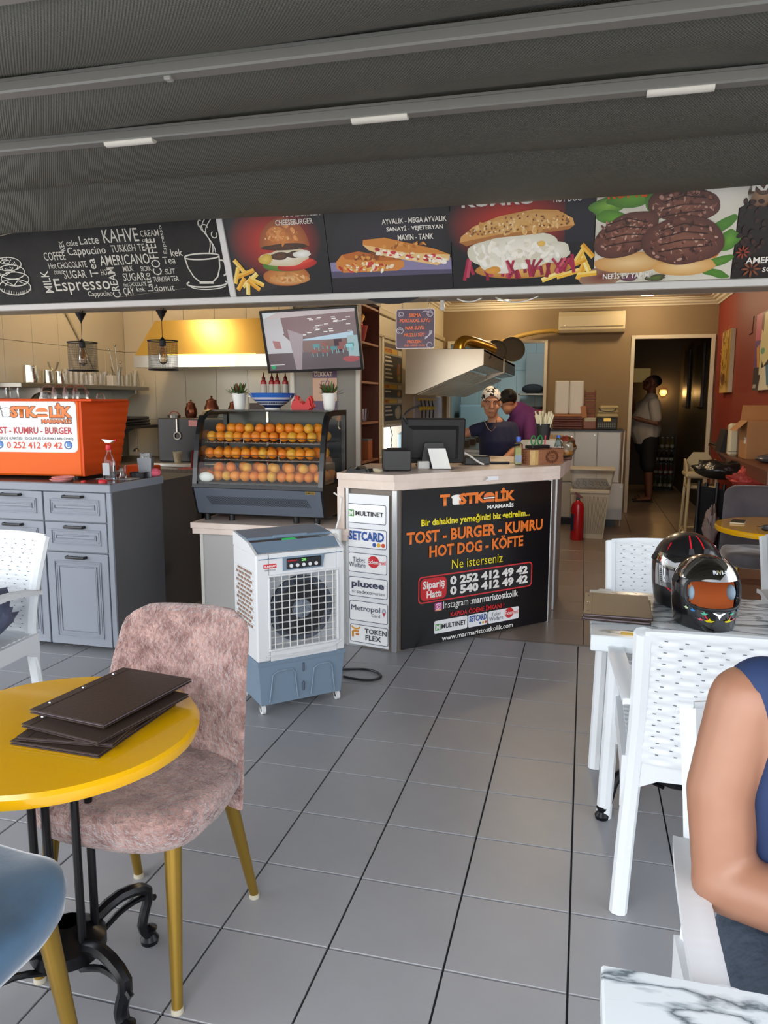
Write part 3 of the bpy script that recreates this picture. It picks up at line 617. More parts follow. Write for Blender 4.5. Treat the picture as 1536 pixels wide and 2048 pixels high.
bubble('T', FP, [-.045, .334, .03, .398], t, .006, m_oi, m_oed); bubble('STK', FP, [.096, .334, .262, .398], t, .006, m_oi, m_oed); bubble('LİK', FP, [.34, .334, .475, .416], t, .006, m_oi, m_oed)
bubble('MARMARİS', FP, [.289, .302, .47, .33], t, .006, m_oi, m_oed, .03)
text('TOST - KUMRU - BURGER', FP, [-.045, .241, .472, .28], m_ri, t, bold=.02, z=.005); text('( MİGROS KARŞISI / DOLMUŞ DURAKLARI ÖNÜ)', FP, [-.03, .202, .476, .228], m_ki, t, z=.005)
text('0 252 412 49 42', FP, [.06, .156, .405, .194], M('orange_red_ink', 'd84a20', .4), t, bold=.015, z=.005)
# glasses and cups on top of the machine
m_cg = MG('clear_glass', 'ffffff', .045, k=.6)
def glass_cup(name, label, loc, prof, n=20, grp=None, handle=None, mat=None, rot=None):
    o = thing(name, label, 'glass', loc, group=grp, rot=rot); G().lathe(prof, n=n).build('bowl', mat or m_cg, o)
    if handle: G().tube(handle, .004, 6).build('handle', mat or m_cg, o)
    return o
tum = [(.001, .002), (.026, .002), (.028, 0), (.03, .01), (.032, .1), (.034, .102), (.031, .1), (.027, .012), (.001, .008)]
zt = .965+.44
def onm(u, v): q = A+Mx @ Vector((u, v, .4405)); return q
for k, u in enumerate((.3, .37, .44, .5)):
    glass_cup('coffee_glass', ('first', 'second', 'third', 'fourth')[k]+' upturned handled glass cup from the left on the orange machine', onm(u-.04, .12), [(.046, 0), (.047, .004), (.044, .04), (.033, .068), (.012, .08), (.001, .081)], grp='glass cups on the coffee machine', handle=[(.038, 0, .012), (.06, 0, .02), (.058, 0, .04), (.032, 0, .047)])
for k, u in enumerate((-.02, .055)):
    glass_cup('water_glass', ('upturned water glass at the left end of the orange machine', 'second upturned water glass beside it on the orange machine')[k], onm(u, .1), [(.026, 0), (.028, .002), (.024, .05), (.027, .062), (.022, .07), (.001, .07)], grp='upturned glasses on the coffee machine')
o = thing('sugar_bowl', 'white porcelain bowl on the orange machine at the photo edge', 'bowl', onm(-.12, .12)); G().lathe([(.03, 0), (.05, .02), (.055, .05), (.045, .07), (.001, .075)], n=20).build('bowl', m_white, o)
glass_cup('small_glass', 'small glass cup at the right end of the row on the machine', onm(.515, .25), [(.028, 0), (.028, .004), (.02, .03), (.001, .036)])
o = thing('steel_bowl', 'small upturned steel bowl on the orange machine', 'bowl', onm(.2, .2)); G().lathe([(.045, 0), (.044, .006), (.03, .04), (.001, .05)], n=20).build('bowl', m_steel, o)
# ------------------------------------------------------------------ clutter on the worktop
ZW = .947
o = thing('spray_bottle', 'clear spray bottle with a white and red trigger head', 'bottle', (-2.6, 3.78, ZW))
G().lathe([(.001, 0), (.035, .002), (.038, .01), (.038, .1), (.03, .13), (.016, .155), (.013, .175)], n=18, sx=1, sy=.7).build('bottle', m_cg, o)
G().lathe([(.001, .004), (.034, .006), (.035, .085), (.001, .086)], n=18, sy=.68).build('liquid', MG('water', 'd6dce0', .05), o)
G().box((-.025, -.03, .03), (.02, -.0265, .1), .001).build('label', M('grey_label', 'a9adb2', .5), o, smooth=0)
G().lathe([(.015, .172), (.017, .178), (.014, .2), (.008, .205)], n=14).build('collar', M('red_plastic', 'd0202a', .35), o)
G().prism([(-.035, .218), (.045, .212), (.03, .205), (.018, .198), (-.012, .198), (-.02, .206)], (0, -.012, .015), (1, 0, 0), (0, 0, 1), (0, .024, 0)).build('trigger_head', M('white_plastic', 'e9e9e6', .35), o)
G().cyl((.045, 0, .227), (.053, 0, .228), .008).build('nozzle', M('red_plastic'), o)
for x, y, r_, lab in ((-2.56, 3.655, .024, 'red screw cap in front of the spray bottle'), (-2.68, 3.65, .014, 'tiny red button cap by the orange machine')):
    o = tag(G().lathe([(.001, r_*.7), (r_*.8, r_*.7), (r_, r_*.5), (r_, 0), (.001, 0)], n=20).build('screw_cap', M('red_plastic'), None), lab, 'cap'); o.location = (x, y, ZW)
for k in range(2):
    o = tag(G().lathe([(.001, .006), (.045, .006), (.06, .014), (.062, .012), (.045, 0), (.001, 0)], n=28).build('saucer', M('pink_plastic', 'e59a98', .4), None), ('lower pink saucer under the orange machine', 'upper pink saucer stacked askew')[k], 'saucer'); o.location = (-2.83+.012*k, 3.66, ZW+.012*k)
o = tag(G().prism([(-.1, 0), (.12, .02), (.13, .09), (-.08, .1)], (0, 0, 0), (1, 0, 0), (0, 1, 0), (0, 0, .004)).build('paper_tray', M('grey_paper', '8b8a86', .6), None), 'flat grey tray under the tea glass', 'tray'); o.location = (-2.62, 3.82, ZW)
tg = [(.001, .003), (.02, .003), (.022, 0), (.024, .012), (.018, .035), (.02, .055), (.028, .075), (.026, .075), (.017, .055), (.015, .035), (.02, .012), (.001, .008)]
o = glass_cup('tea_glass', 'small curved tea glass with dark tea', (-2.57, 3.86, ZW+.0045), tg); G().lathe([(.001, .01), (.018, .012), (.014, .03), (.001, .031)], n=16).build('tea', M('dark_tea', '3a0f08', .2), o)
o = thing('ashtray', 'dark ashtray behind the tea glass', 'ashtray', (-2.55, 3.99, ZW)); G().lathe([(.001, .004), (.035, .006), (.045, .03), (.05, .03), (.048, 0), (.001, 0)], n=20).build('dish', m_hand, o)
o = thing('napkin_holder', 'tapered grey napkin holder with chequered napkins', 'holder', (-2.535, 4.05, ZW), R(15))
g = G(); g.add([(-.035, -.025, 0), (.035, -.025, 0), (.035, .025, 0), (-.035, .025, 0), (-.042, -.032, .11), (.042, -.032, .11), (.042, .032, .11), (-.042, .032, .11)], [(0, 1, 5, 4), (1, 2, 6, 5), (2, 3, 7, 6), (3, 0, 4, 7), (3, 2, 1, 0)]); g.build('cup', M('grey_metal', '82868c', .35, metal=.5), o, smooth=0)
G().box((-.03, -.02, .02), (.03, .02, .14), .003).build('napkins', M('chequer_paper', '3a3a3a', .7, var=(90, .5, 'c0c0c0')), o, smooth=0)
o = tag(G().sphere((0, 0, .022), (.05, .035, .028), 14, 8).build('pink_cloth', M('pink_cloth', 'e0647a', .9, bump=(40, .8), bumps=.02), None), 'crumpled pink cloth at the end of the worktop', 'cloth'); o.location = (-2.5, 4.07, ZW)
# ------------------------------------------------------------------ low counter with the display case
m_marb = M('beige_marble', 'eadace', .35, var=(5, .12, 'd6c2b4')); m_body = M('pale_laminate', 'b2b0ad', .45)
t = thing('low_counter', 'low counter with beige marble top under the orange display case', 'counter', (-1.8, 4.3, 0)); T = Matrix.Translation((1.8, -4.3, 0))
G(T).box((-2.19, 4.08, 0), (-1.28, 4.66, .615)).build('body', m_body, t, smooth=0)
G(T).box((-2.205, 4.07, 0), (-2.185, 4.09, .615), .002).build('edge_profile', m_white, t, smooth=0)
G(T).box((-2.25, 4.04, .645), (-1.26, 4.7, .68), .003).build('marble_top', m_marb, t, smooth=0)
G(T).box((-2.24, 4.045, .612), (-1.27, 4.075, .646), .002).build('marble_apron', m_marb, t, smooth=0)
# display case
m_cf = M('case_black', '121316', .25); m_pane = MG('case_glass', 'f6f9f7', .04, k=.4)
cx0, cx1, cy0, cy1 = -2.26, -1.435, 4.1, 4.56
t = thing('display_case', 'curved glass display case full of oranges', 'display case', (-1.85, 4.3, .68)); T = Matrix.Translation((1.85, -4.3, -.68))
arc = [(4.1, .905), (4.115, 1.0), (4.135, 1.1), (4.16, 1.2), (4.185, 1.265), (4.215, 1.31), (4.26, 1.335), (4.31, 1.342)]
def sidepanel(x0, x1):
    g = G(T)
    outer = arc+[(4.56, 1.342), (4.56, 1.31)]; inner = [(y+.035, z-.0) for y, z in arc[:5]]+[(4.235, 1.285), (4.27, 1.305), (4.31, 1.31)]+[(4.56, 1.31)]
    pts = outer+inner[::-1]; pts = outer[:-1]+[(4.56, 1.312)]+inner[::-1][1:]
    n = len(pts); g.prism(pts, (x0, 0, 0), (0, 1, 0), (0, 0, 1), (x1-x0, 0, 0)); return g
for x0, x1 in ((cx0, cx0+.028), (cx1-.028, cx1)):
    fixn(sidepanel(x0, x1).build('side_frame', m_cf, t, smooth=0))
    G(T).box((x0, 4.53, .905), (x1, 4.56, 1.312), .002).build('rear_post', m_cf, t, smooth=0)
    G(T).prism([(y, z) for y, z in [(4.135, .91), (4.155, 1.05), (4.18, 1.18), (4.22, 1.27), (4.29, 1.305), (4.53, 1.31), (4.53, .91)]], (x0+.012, 0, 0), (0, 1, 0), (0, 0, 1), (.003, 0, 0)).build('side_glass', m_pane, t, smooth=0)
g = G(T); k = len(arc)-1
g.grid(lambda u, v: (cx0+.03+(cx1-cx0-.06)*u, arc[round(v*k)][0]+.008, arc[round(v*k)][1]-.004), 1, k); g.build('front_glass', m_pane, t, smooth=60)
G(T).box((cx0+.02, 4.31, 1.33), (cx1-.02, 4.56, 1.342), .002).build('top_panel', M('case_top', '2a2c2c', .12), t, smooth=0)
G(T).box((cx0+.03, 4.545, .91), (cx1-.03, 4.552, 1.33)).build('back_door', M('case_back', '4a4c4c', .2), t, smooth=0)
G(T).box((cx0+.3, 4.53, .91), (cx0+.315, 4.545, 1.33)).build('door_rail', m_chrome, t, smooth=0)
g = G(T); pf = [(4.1, .905), (4.095, .885), (4.15, .718), (4.52, .718), (4.55, .9)]
fixn(G(T).prism(pf, (cx0, 0, 0), (0, 1, 0), (0, 0, 1), (cx1-cx0, 0, 0)).build('base', m_cf, t, smooth=0))
bn = Vector((0, .055, -.167)).normalized(); FB = Frame(Vector((cx0, 4.095, .885))-Vector((-1.85, 4.3, .68)), (1, 0, 0), -bn)
G().box((.012, -.168, -.002), (.813, -.004, .003), .001, m=FB.mat()).build('front_panel', M('gloss_charcoal', '5a616c', .2, coat=.3), t, smooth=0)
g = G()
for i in range(62):
    x = .085+i*.0103; m_ = .028
    g.add([FB.p(x, -.055, .0035), FB.p(x+.0045, -.055, .0035), FB.p(x+.0045+m_, -.108, .0035), FB.p(x+m_, -.108, .0035)], [(0, 1, 2, 3)])
g.build('vent_slots', M('slot_black', '08080a', .6), t, smooth=0, kind='stuff')
G().box((.72, -.022, .003), (.78, -.004, .005), m=FB.mat()).build('badge', M('gold_badge', 'c9a24a', .3, metal=.6), t, smooth=0)
text('SUMSTAR', FB, [.724, -.018, .776, -.008], m_ki, t, z=.0062, bold=.01)
for x in (cx0+.06, cx0+.22, cx1-.19, cx1-.06):
    for y in (4.17, 4.5): G(T).cyl((x, y, .681), (x, y, .718), .018).build('foot', m_cf, t)
m_wire = M('wire_shelf', 'c9cac8', .25, metal=1)
for z, y0, y1 in ((1.15, 4.2, 4.53), (1.05, 4.17, 4.53)):
    g = G(T)
    for i in range(28): x = cx0+.05+i*(cx1-cx0-.1)/27; g.cyl((x, y0, z), (x, y1, z), .0018, n=5)
    for y in (y0, y1-.01): g.cyl((cx0+.04, y, z-.003), (cx1-.04, y, z-.003), .003, n=6)
    g.tube([(cx0+.06, y0, z), (cx0+.06, y0-.002, z+.026), (cx1-.06, y0-.002, z+.026), (cx1-.06, y0, z)], .0022, 6)
    for i in (1, 2): x = cx0+.06+i*(cx1-cx0-.12)/3; g.cyl((x, y0, z), (x, y0-.002, z+.026), .0022, n=6)
    g.build('wire_shelf', m_wire, t)
G(T).box((cx0+.03, 4.12, .905), (cx1-.03, 4.54, .915)).build('floor_tray', m_blackp, t, smooth=0)
o = tag(G().sphere((0, 0, 0), (.05, .02, .03), 12, 8).build('paper_scrap', M('white_paper', 'f0f0ec', .8), None), 'white paper scrap in the left corner of the display case', 'paper'); o.location = (-2.19, 4.145, .9155+.028)
# oranges
def orange_mesh(name, hx, h2):
    g = G(); g.sphere((0, 0, 0), (.031, .031, .0295), 14, 10)
    g.v = [(x, y, z-(.004 if abs(x)+abs(y) < .001 and z > 0 else 0)) for x, y, z in g.v]
    o = g.build('orange', M(name, hx, .42, var=(30, .1, h2), bump=(260, .35), bumps=.0015), None, smooth=80); return o
om = [orange_mesh('orange_peel', 'ee8a1c', 'f29a2c'), orange_mesh('yellow_orange_peel', 'e59e2c', 'eab23e'), orange_mesh('ripe_orange_peel', 'e87a1a', 'ee8c28')]
used = [False]*3; rnd = random.Random(11)
def orange(x, y, z, shelf):
    k = rnd.choice((0, 0, 0, 1, 2, 2)); src = om[k]
    o = src if not used[k] else src.copy()
    if used[k]: COL.objects.link(o)
    used[k] = True; o.location = (x, y, z); s = rnd.uniform(.94, 1.06); o.scale = (s, s, s); o.rotation_euler = (rnd.uniform(0, 6), rnd.uniform(0, 6), rnd.uniform(0, 6))
    tag(o, 'round orange lying on the %s of the glass case' % shelf, 'orange', 'oranges on the %s' % shelf)
for z, nm, y0, nr, n2 in ((1.152, 'top wire shelf', 4.245, 4, 20), (1.052, 'middle wire shelf', 4.215, 4, 0), (.915, 'bottom tray', 4.2, 5, 14)):
    for r_ in range(nr):
        n = 12 if nm != 'bottom tray' else 13
        for i in range(n):
            if r_ > 0 and rnd.random() < .12: continue
            x = -2.195+(.031 if r_ % 2 else 0)+i*.0585+rnd.uniform(-.004, .004)
            if x > -1.475: continue
            orange(x, y0+r_*.06+rnd.uniform(-.004, .004), z+.033, nm)
    for i in range(n2):
        x = rnd.uniform(-2.14, -1.5); 
        orange(-2.15+i*.64/n2+rnd.uniform(-.008, .008), y0+.03+.055*(i % 2)+rnd.uniform(0, .02), z+.08, nm)
# plants, bowl and hen on the case
def plant(x, y, lab):
    o = thing('potted_plant', lab, 'plant', (x, y, 1.342), group='small potted plants on the display case')
    G().lathe([(.001, 0), (.03, 0), (.033, .01), (.043, .09), (.046, .092), (.046, .1), (.042, .1), (.04, .09), (.001, .085)], n=24).build('pot', M('white_pot', 'ecebe6', .3), o)
    r = random.Random(int(x*100)); g1 = G(); g2 = G()
    for k in range(90):
        a = r.uniform(0, 2*pi); e = r.uniform(.15, 1.4); L_ = r.uniform(.05, .092); d = Vector((cos(a)*cos(e), sin(a)*cos(e), sin(e))); b = Vector((r.uniform(-.02, .02), r.uniform(-.02, .02), .088)); s_ = d.cross(Vector((0, 0, 1))).normalized()*.009
        mid = b+d*L_*.6; tip = b+d*L_
        (g1 if r.random() < .68 or e < .5 else g2).add([b, mid+s_, tip, mid-s_], [(0, 1, 2, 3)])
    g1.build('leaves', M('succulent_green', '4e6b34', .5), o, smooth=0, kind='stuff'); g2.build('red_tips', M('succulent_red', '7c3a36', .5), o, smooth=0, kind='stuff')
plant(-2.09, 4.42, 'potted plant with red tips beside the blue bowl'); plant(-1.5, 4.42, 'leafy potted plant beside the red hen ornament')
o = thing('patterned_bowl', 'large blue and white patterned ceramic bowl on the display case', 'bowl', (-1.87, 4.42, 1.342))
def bowlp(a, b): return [(r_, z) for r_, z in a]
rings = [((.045, 0), (.047, .012), 'e8e6e0'), ((.047, .012), (.075, .03), '25345f'), ((.075, .03), (.105, .052), 'dfe2ea'), ((.105, .052), (.118, .063), '2c4a9c'), ((.118, .063), (.13, .075), 'cfd6e6'), ((.13, .075), (.142, .1), '2a62b8')]
for i, (a, b, h) in enumerate(rings): G().lathe([a, b], n=40).build('band', M('glaze_'+h, h, .12, coat=.4), o)
G().lathe([(.142, .1), (.139, .102), (.126, .076), (.1, .054), (.045, .016), (.001, .014)], n=40).build('inside', M('glaze_inside', '3a66b0', .15), o)
g = G()
for k in range(28):
    a = 2*pi*k/28; r_, z = .0915, .0425
    for s_ in (0, 1):
        aa = a+s_*.11; c = Vector((r_*cos(aa), r_*sin(aa), z)); t_ = Vector((-sin(aa), cos(aa), 0)); n_ = Vector((cos(aa), sin(aa), -1.2)).normalized(); up = n_.cross(t_)
        g.add([c+n_*.0012+t_*.006, c+n_*.0012+up*.009, c+n_*.0012-t_*.006, c+n_*.0012-up*.009], [(0, 1, 2, 3)])
g.build('painted_diamonds', M('glaze_25345f'), o, smooth=0, kind='stuff')
# red hen
o = thing('hen_ornament', 'glossy red ceramic hen ornament on the display case', 'ornament', (-1.66, 4.4, 1.342))
pr = [(-.075, 0), (.055, 0), (.062, .015), (.078, .02), (.062, .045), (.064, .06), (.055, .085), (.045, .087), (.038, .07), (.03, .045), (.01, .042), (0, .055), (-.012, .05), (-.02, .072), (-.028, .07), (-.03, .085), (-.042, .082), (-.05, .092), (-.055, .07), (-.07, .055), (-.078, .02)]
m_hen = M('red_glaze', 'c4101a', .3, spec=.3)
def henlayer(s_, y0): return G().prism([(x*s_, z*s_ if z > .001 else 0) for x, z in pr], (0, y0, 0), (1, 0, 0), (0, 0, 1), (0, .014, 0))
g = G(); 
for s_, y0 in ((.82, -.028), (.95, -.014), (1, 0), (.95, .014)): 
    q = henlayer(s_, y0); g.add(q.v, q.f)
fixn(g.build('body', m_hen, o, smooth=50)); G().sphere((-.045, -.03, .06), .004, 8, 6).build('eye', m_blackp, o)
# ------------------------------------------------------------------ angled main counter
t = thing('service_counter', 'angled service counter with beige marble top and advertising panels', 'counter', (-.75, 4.6, 0)); T = Matrix.Translation((.75, -4.6, 0))
def polyprism(pts, z0, z1): return fixn
base = [(-1.27, 4.075), (-.98, 4.012), (-.19, 4.855), (-.14, 5.55), (-.62, 5.55), (-1.2, 4.66), (-1.27, 4.66)]
top = [(-1.33, 4.04), (-.985, 3.972), (-.135, 4.865), (-.085, 5.62), (-.66, 5.62), (-1.22, 4.72), (-1.33, 4.72)]
def pp(pts, z0, z1): return G(T).prism(pts, (0, 0, z0), (1, 0, 0), (0, 1, 0), (0, 0, z1-z0))
fixn(pp(base, 0, .92).build('body', M('taupe_laminate', '7b7168', .5), t, smooth=0))
fixn(pp(top, .965, 1.0).build('marble_top', m_marb, t, smooth=0))
ap = [(x+(-.0 if x < -1.25 else 0), y+.012) for x, y in top]
fixn(pp([(x*.995-.003, y*1.0+.012) for x, y in top], .915, .966).build('marble_apron', m_marb, t, smooth=0))
G(T).box((-1.332, 4.05, .68), (-1.29, 4.7, .92), .002).build('marble_side', m_marb, t, smooth=0)
m_alp = M('aluminium_profile', 'c4c6c8', .3, metal=.8)
for x, y, d in ((-.985, 4.006, .03), (-.192, 4.845, .028), (-.168, 5.15, .024), (-1.275, 4.066, .02)): G(T).box((x-d/2, y-d/2, 0), (x+d/2, y+d/2, .915), .003).build('corner_profile', m_alp, t, smooth=0)
G(T).box((-1.27, 4.058, 0), (-.98, 4.064, .02)).build('kick_plate', m_alp, t, smooth=0)
# white card logo panel
o2 = Vector((-1.2637, 4.0616, 0)); e2 = Vector((-.9805, 3.9997, 0)); ux = (e2-o2).normalized(); c0 = o2+ux*.11+Vector((0, 0, .02))
t = thing('card_logo_panel', 'white panel with six payment card logos on the counter', 'sign', c0)
FW = Frame(o2-c0+Vector((0, -.004, 0)), ux, (0, 0, 1))
G().box((-.022, .012, -.004), (.25, .883, 0), .001, m=FW.mat()).build('board', M('white_board', 'eef0f2', .3), t, smooth=0)
p = Print(FW, 0, 0, 1, 1, z=.001)
boxes = [(.718, .829), (.579, .689), (.437, .55), (.297, .411), (.154, .272), (.017+.01, .133)]
for i, (a, b) in enumerate(boxes):
    x0 = -.012+i*.003; p.rrect(x0, a, x0+.246, b, .012, '2b3350'); p.rrect(x0+.0035, a+.0035, x0+.2425, b-.0035, .0095, 'fafafa')
p.rect(-.002, .756, .032, .793, '3a9a3a')
for x, h in ((.16, '2a5aa8'), (.188, 'e8b030'), (.216, 'd84a28')): p.ell(x, .603, .012, .012, h)
p.ell(.155, .505, .036, .034, 'd8282c', n=30)
p.line([(.022, .056), (.022, .092), (.06, .092)], .014, 'd8902c'); p.arc(.042, .128, .03, .022, 3.5, 5.9, .01, 'e0a030'); p.line([(.04, .074), (.062, .074)], .012, 'c8742c')
p.ell(.222, .228, .013, .017, 'e8e8ee', '9a9ab0'); p.poly([(.213, .22), (.231, .22), (.222, .195)], 'd03040')
p.build(t)
m_nv = M('navy_ink', '232a4c', .4); m_bl = M('blue_ink', '1f4f9c', .4); m_gr = M('grey_ink', '6a6e78', .4); m_dg = M('charcoal_ink', '3c424c', .4); m_rd = M('bright_red_ink', 'd8282c', .4)
for s, b, m_, bo in (('MULTINET', [.042, .762, .218, .788], m_ki, .025), ('M', [.003, .76, .028, .789], m_wink, .03), ('SETCARD', [-.002, .621, .222, .675], m_bl, .04), ('Ticket', [.024, .497, .104, .524], m_nv, 0), ('Welfare', [0, .467, .106, .495], m_nv, 0), ('Eden', [.118, .494, .188, .518], m_wink, .02), ('red', [.191, .494, .232, .518], m_rd, .01), ('pluxee', [.016, .342, .224, .392], m_nv, .03), ('bir', [.018, .318, .042, .334], m_gr, 0), ('sodexo', [.05, .316, .145, .338], m_nv, 0), ('markası', [.152, .318, .227, .335], m_gr, 0), ('Metropol', [.013, .206, .198, .248], m_nv, 0), ('Card', [.144, .188, .198, .206], m_nv, 0), ('TOKEN', [.1, .086, .24, .116], m_dg, .02), ('FLEX', [.105, .048, .205, .078], m_dg, .02)):
    text(s, FW, b, m_, t, bold=bo, z=.0045)
# black advertising panel
a0 = Vector((-.968, 4.03, 0)); b0 = Vector((-.19, 4.845, 0)); ux = (b0-a0).normalized(); c0 = a0+ux*.56
t = thing('advert_panel', 'large black advertising panel with orange and white lettering on the counter', 'sign', c0)
FA = Frame(a0-c0+Vector((.012, -.012, 0)), ux, (0, 0, 1)); zz = .004
G().box((.01, .008, -.006), (1.115, .91, .002), .001, m=FA.mat()).build('board', M('gloss_black_board', '0d0c10', .22), t, smooth=0)
p = Print(FA, 0, 0, 1, 1, z=.0025); logo(p, .26, .808, .816, .874, True)
def outline(p, x0, y0, x1, y1, w, r, h, bgc): p.rrect(x0, y0, x1, y1, r, h); p.rrect(x0+w, y0+w, x1-w, y1-w, r-w*.6, bgc)
outline(p, .118, .257, .974, .414, .008, .025, 'd83438', '0f0e12'); p.rrect(.134, .272, .316, .4, .03, 'd0242c')
outline(p, .233, .2, .287, .25, .001, .01, 'e04a8a', 'c8389a'); p.poly([(.234, .201), (.286, .201), (.26, .225)], 'f0a040'); p.arc(.26, .225, .013, .012, 0, 2*pi, .004, 'ffffff'); outline(p, .241, .207, .279, .243, .003, .008, 'ffffff', 'd0488a'); p.arc(.26, .225, .01, .009, 0, 2*pi, .003, 'ffffff')
for x0, x1 in ((.231, .471), (.477, .624), (.63, .872)): p.rrect(x0, .066, x1, .143, .01, 'f4f5f6')
p.rect(.238, .085, .276, .122, '3a9a3a')
for x, h in ((.568, '2a5aa8'), (.59, 'e8b030'), (.611, 'd84a28')): p.ell(x, .082, .008, .008, h)
p.ell(.795, .112, .036, .032, 'd8282c', n=26)
p.build(t)
m_yel = M('yellow_ink', 'f0dc28', .4); m_or3 = M('orange_panel_ink', 'f07a24', .4)
bubble('T', FA, [.26, .808, .33, .874], t, .005, m_or3); bubble('STK', FA, [.395, .808, .595, .874], t, .005, m_or3); bubble('LİK', FA, [.661, .808, .816, .888], t, .005, m_or3); bubble('MARMARİS', FA, [.604, .768, .807, .798], t, .005, m_wink, None, .03)
for s, b, m_, bo in (('Bir dahakine yemeğinizi biz getirelim...', [.133, .692, .939, .746], m_yel, .03), ('TOST - BURGER - KUMRU', [.035, .607, 1.048, .678], m_or3, .035), ('HOT DOG - KÖFTE', [.19, .519, .891, .602], m_or3, .035), ('Ne isterseniz', [.35, .437, .731, .492], m_yel, 0), ('Sipariş', [.148, .327, .302, .386], m_wink, .03), ('Hattı', [.175, .285, .279, .328], m_wink, .03), ('0 252 412 49 42', [.339, .341, .936, .395], m_wink, .05), ('0 540 412 49 42', [.34, .281, .938, .335], m_wink, .05), ('Instagram :', [.293, .196, .497, .25], m_wink, .0), ('marmaristostkolik', [.503, .208, .861, .25], m_wink, .015), ('KAPIDA ÖDEME İMKANI !', [.345, .152, .751, .19], m_rd, .02), ('MULTINET', [.282, .09, .462, .119], m_ki, .025), ('M', [.243, .089, .271, .118], m_wink, .03), ('SETCARD', [.484, .097, .617, .135], m_bl, .04), ('Ticket', [.655, .108, .725, .132], m_nv, 0), ('Welfare', [.637, .08, .745, .105], m_nv, 0), ('Eden', [.762, .1, .828, .124], m_wink, .01), ('red', [.832, .1, .866, .124], m_rd, .01), ('www.marmaristostkolik.com', [.286, .018, .826, .047], m_wink, .015)):
    text(s, FA, b, m_, t, bold=bo, z=.0055)
# worn sticker on the marble edge
d_ = FA.ux; s0 = Vector((-.985, 3.972, .94))+d_*.62
o = tag(G().prism([(0, 0), (.1, 0), (.1, .022), (.015, .024), (.02, .012)], (0, 0, 0), d_, (0, 0, 1), FA.n*.001).build('torn_sticker', M('white_board'), None, smooth=0), 'torn white sticker on the marble counter edge', 'sticker'); o.location = s0+FA.n*.0135
# ------------------------------------------------------------------ air cooler
m_cw = M('cooler_white', 'd9dadb', .35); m_cg2 = M('cooler_blue_grey', '75889a', .4); m_cd = M('cooler_dark', '15161a', .5)
t = thing('air_cooler', 'white and blue-grey portable air cooler with a round fan behind a grille', 'air cooler', (-1.351, 2.977, 0), R(44.1))
W_, D_ = .428, .3
# local: x along the front, y back, front face at y=0
def frust(g, x0, x1, y0, y1, z0, X0, X1, Y0, Y1, z1):
    g.add([(x0, y0, z0), (x1, y0, z0), (x1, y1, z0), (x0, y1, z0), (X0, Y0, z1), (X1, Y0, z1), (X1, Y1, z1), (X0, Y1, z1)], [(0, 3, 2, 1), (4, 5, 6, 7), (0, 1, 5, 4), (1, 2, 6, 5), (2, 3, 7, 6), (3, 0, 4, 7)]); return g
frust(G(), .018, W_-.018, .012, D_-.01, .045, .004, W_-.004, .002, D_, .235).build('water_tank', m_cg2, t, smooth=0)
frust(G(), 0, W_, -.002, D_, .232, 0, W_, -.004, D_, .25).build('tank_rim', m_cg2, t, smooth=0)
g = G()
# white shell with a real opening in front: built from bars
x0, x1, z0, z1 = .062, .385, .305, .632
g.box((0, 0, .25), (x0, D_, .735), .006).box((x1, 0, .25), (W_, D_, .735), .006).box((x0, 0, .25), (x1, D_, z0)).box((x0, 0, z1), (x1, D_, .735)).box((x0, D_-.03, z0), (x1, D_, z1))
g.build('shell', m_cw, t, smooth=0)
fixn(G().prism([(0, .735), (.3, .735), (.3, .8), (.1, .775)], (0, 0, 0), (0, 1, 0), (0, 0, 1), (.012, 0, 0)).prism([(0, .735), (.3, .735), (.3, .8), (.1, .775)], (W_-.012, 0, 0), (0, 1, 0), (0, 0, 1), (.012, 0, 0)).build('cheek', m_cw, t, smooth=0))
fixn(G().prism([(-.004, .712), (.02, .71), (.1, .77), (.085, .775)], (.012, 0, 0), (0, 1, 0), (0, 0, 1), (W_-.024, 0, 0)).build('top_slope', m_cg2, t, smooth=0))
G().box((.012, .1, .735), (W_-.012, D_, .748)).build('tray', m_cg2, t, smooth=0)
G().box((.2, .14, .748), (.26, .2, .764), .004).build('ice_box', M('green_light', '30c060', .4, emit=.6), t, smooth=0)
Ml = Matrix.Translation((0, .3, .785)) @ Matrix.Rotation(R(4), 4, 'X')
G().box((.005, -.17, 0), (W_-.005, .01, .014), .004, m=Ml).box((.13, -.175, .004), (.3, -.165, .02), .003, m=Ml).build('lid', m_cg2, t, smooth=0)
fr = Frame((0, 0, 0), (1, 0, 0), (0, 0, 1))
fixn(G().prism([(.125, .655), (.315, .655), (.325, .715), (.125, .715)], (0, -.007, 0), (1, 0, 0), (0, 0, 1), (0, .01, 0)).build('panel_surround', m_cg2, t, smooth=0))
G().box((.14, -.011, .661), (.308, -.003, .708), .004).build('control_panel', m_cd, t, smooth=0)
for i in range(5): G().cyl((.16+i*.03, -.015, .676), (.16+i*.03, -.01, .676), .008, n=14).build('button', m_cw, t)
text('28', fr, [.21, .692, .232, .704], M('led_green', '70d060', .4, emit=1.2), t, z=.0125); text('SUNWAY', fr, [.145, .694, .19, .702], m_rd, t, z=.0125, bold=.02)
p = Print(fr, 0, 0, 1, 1, z=.001); p.rect(.035, .672, .095, .69, 'c8202c'); p.build(t, 'brand_label'); text('SUNWAY', fr, [.039, .676, .091, .686], m_wink, t, bold=.03, z=.004); text('EVAPORATIVE COOLER', fr, [.04, .66, .09, .667], m_ki, t, z=.003)
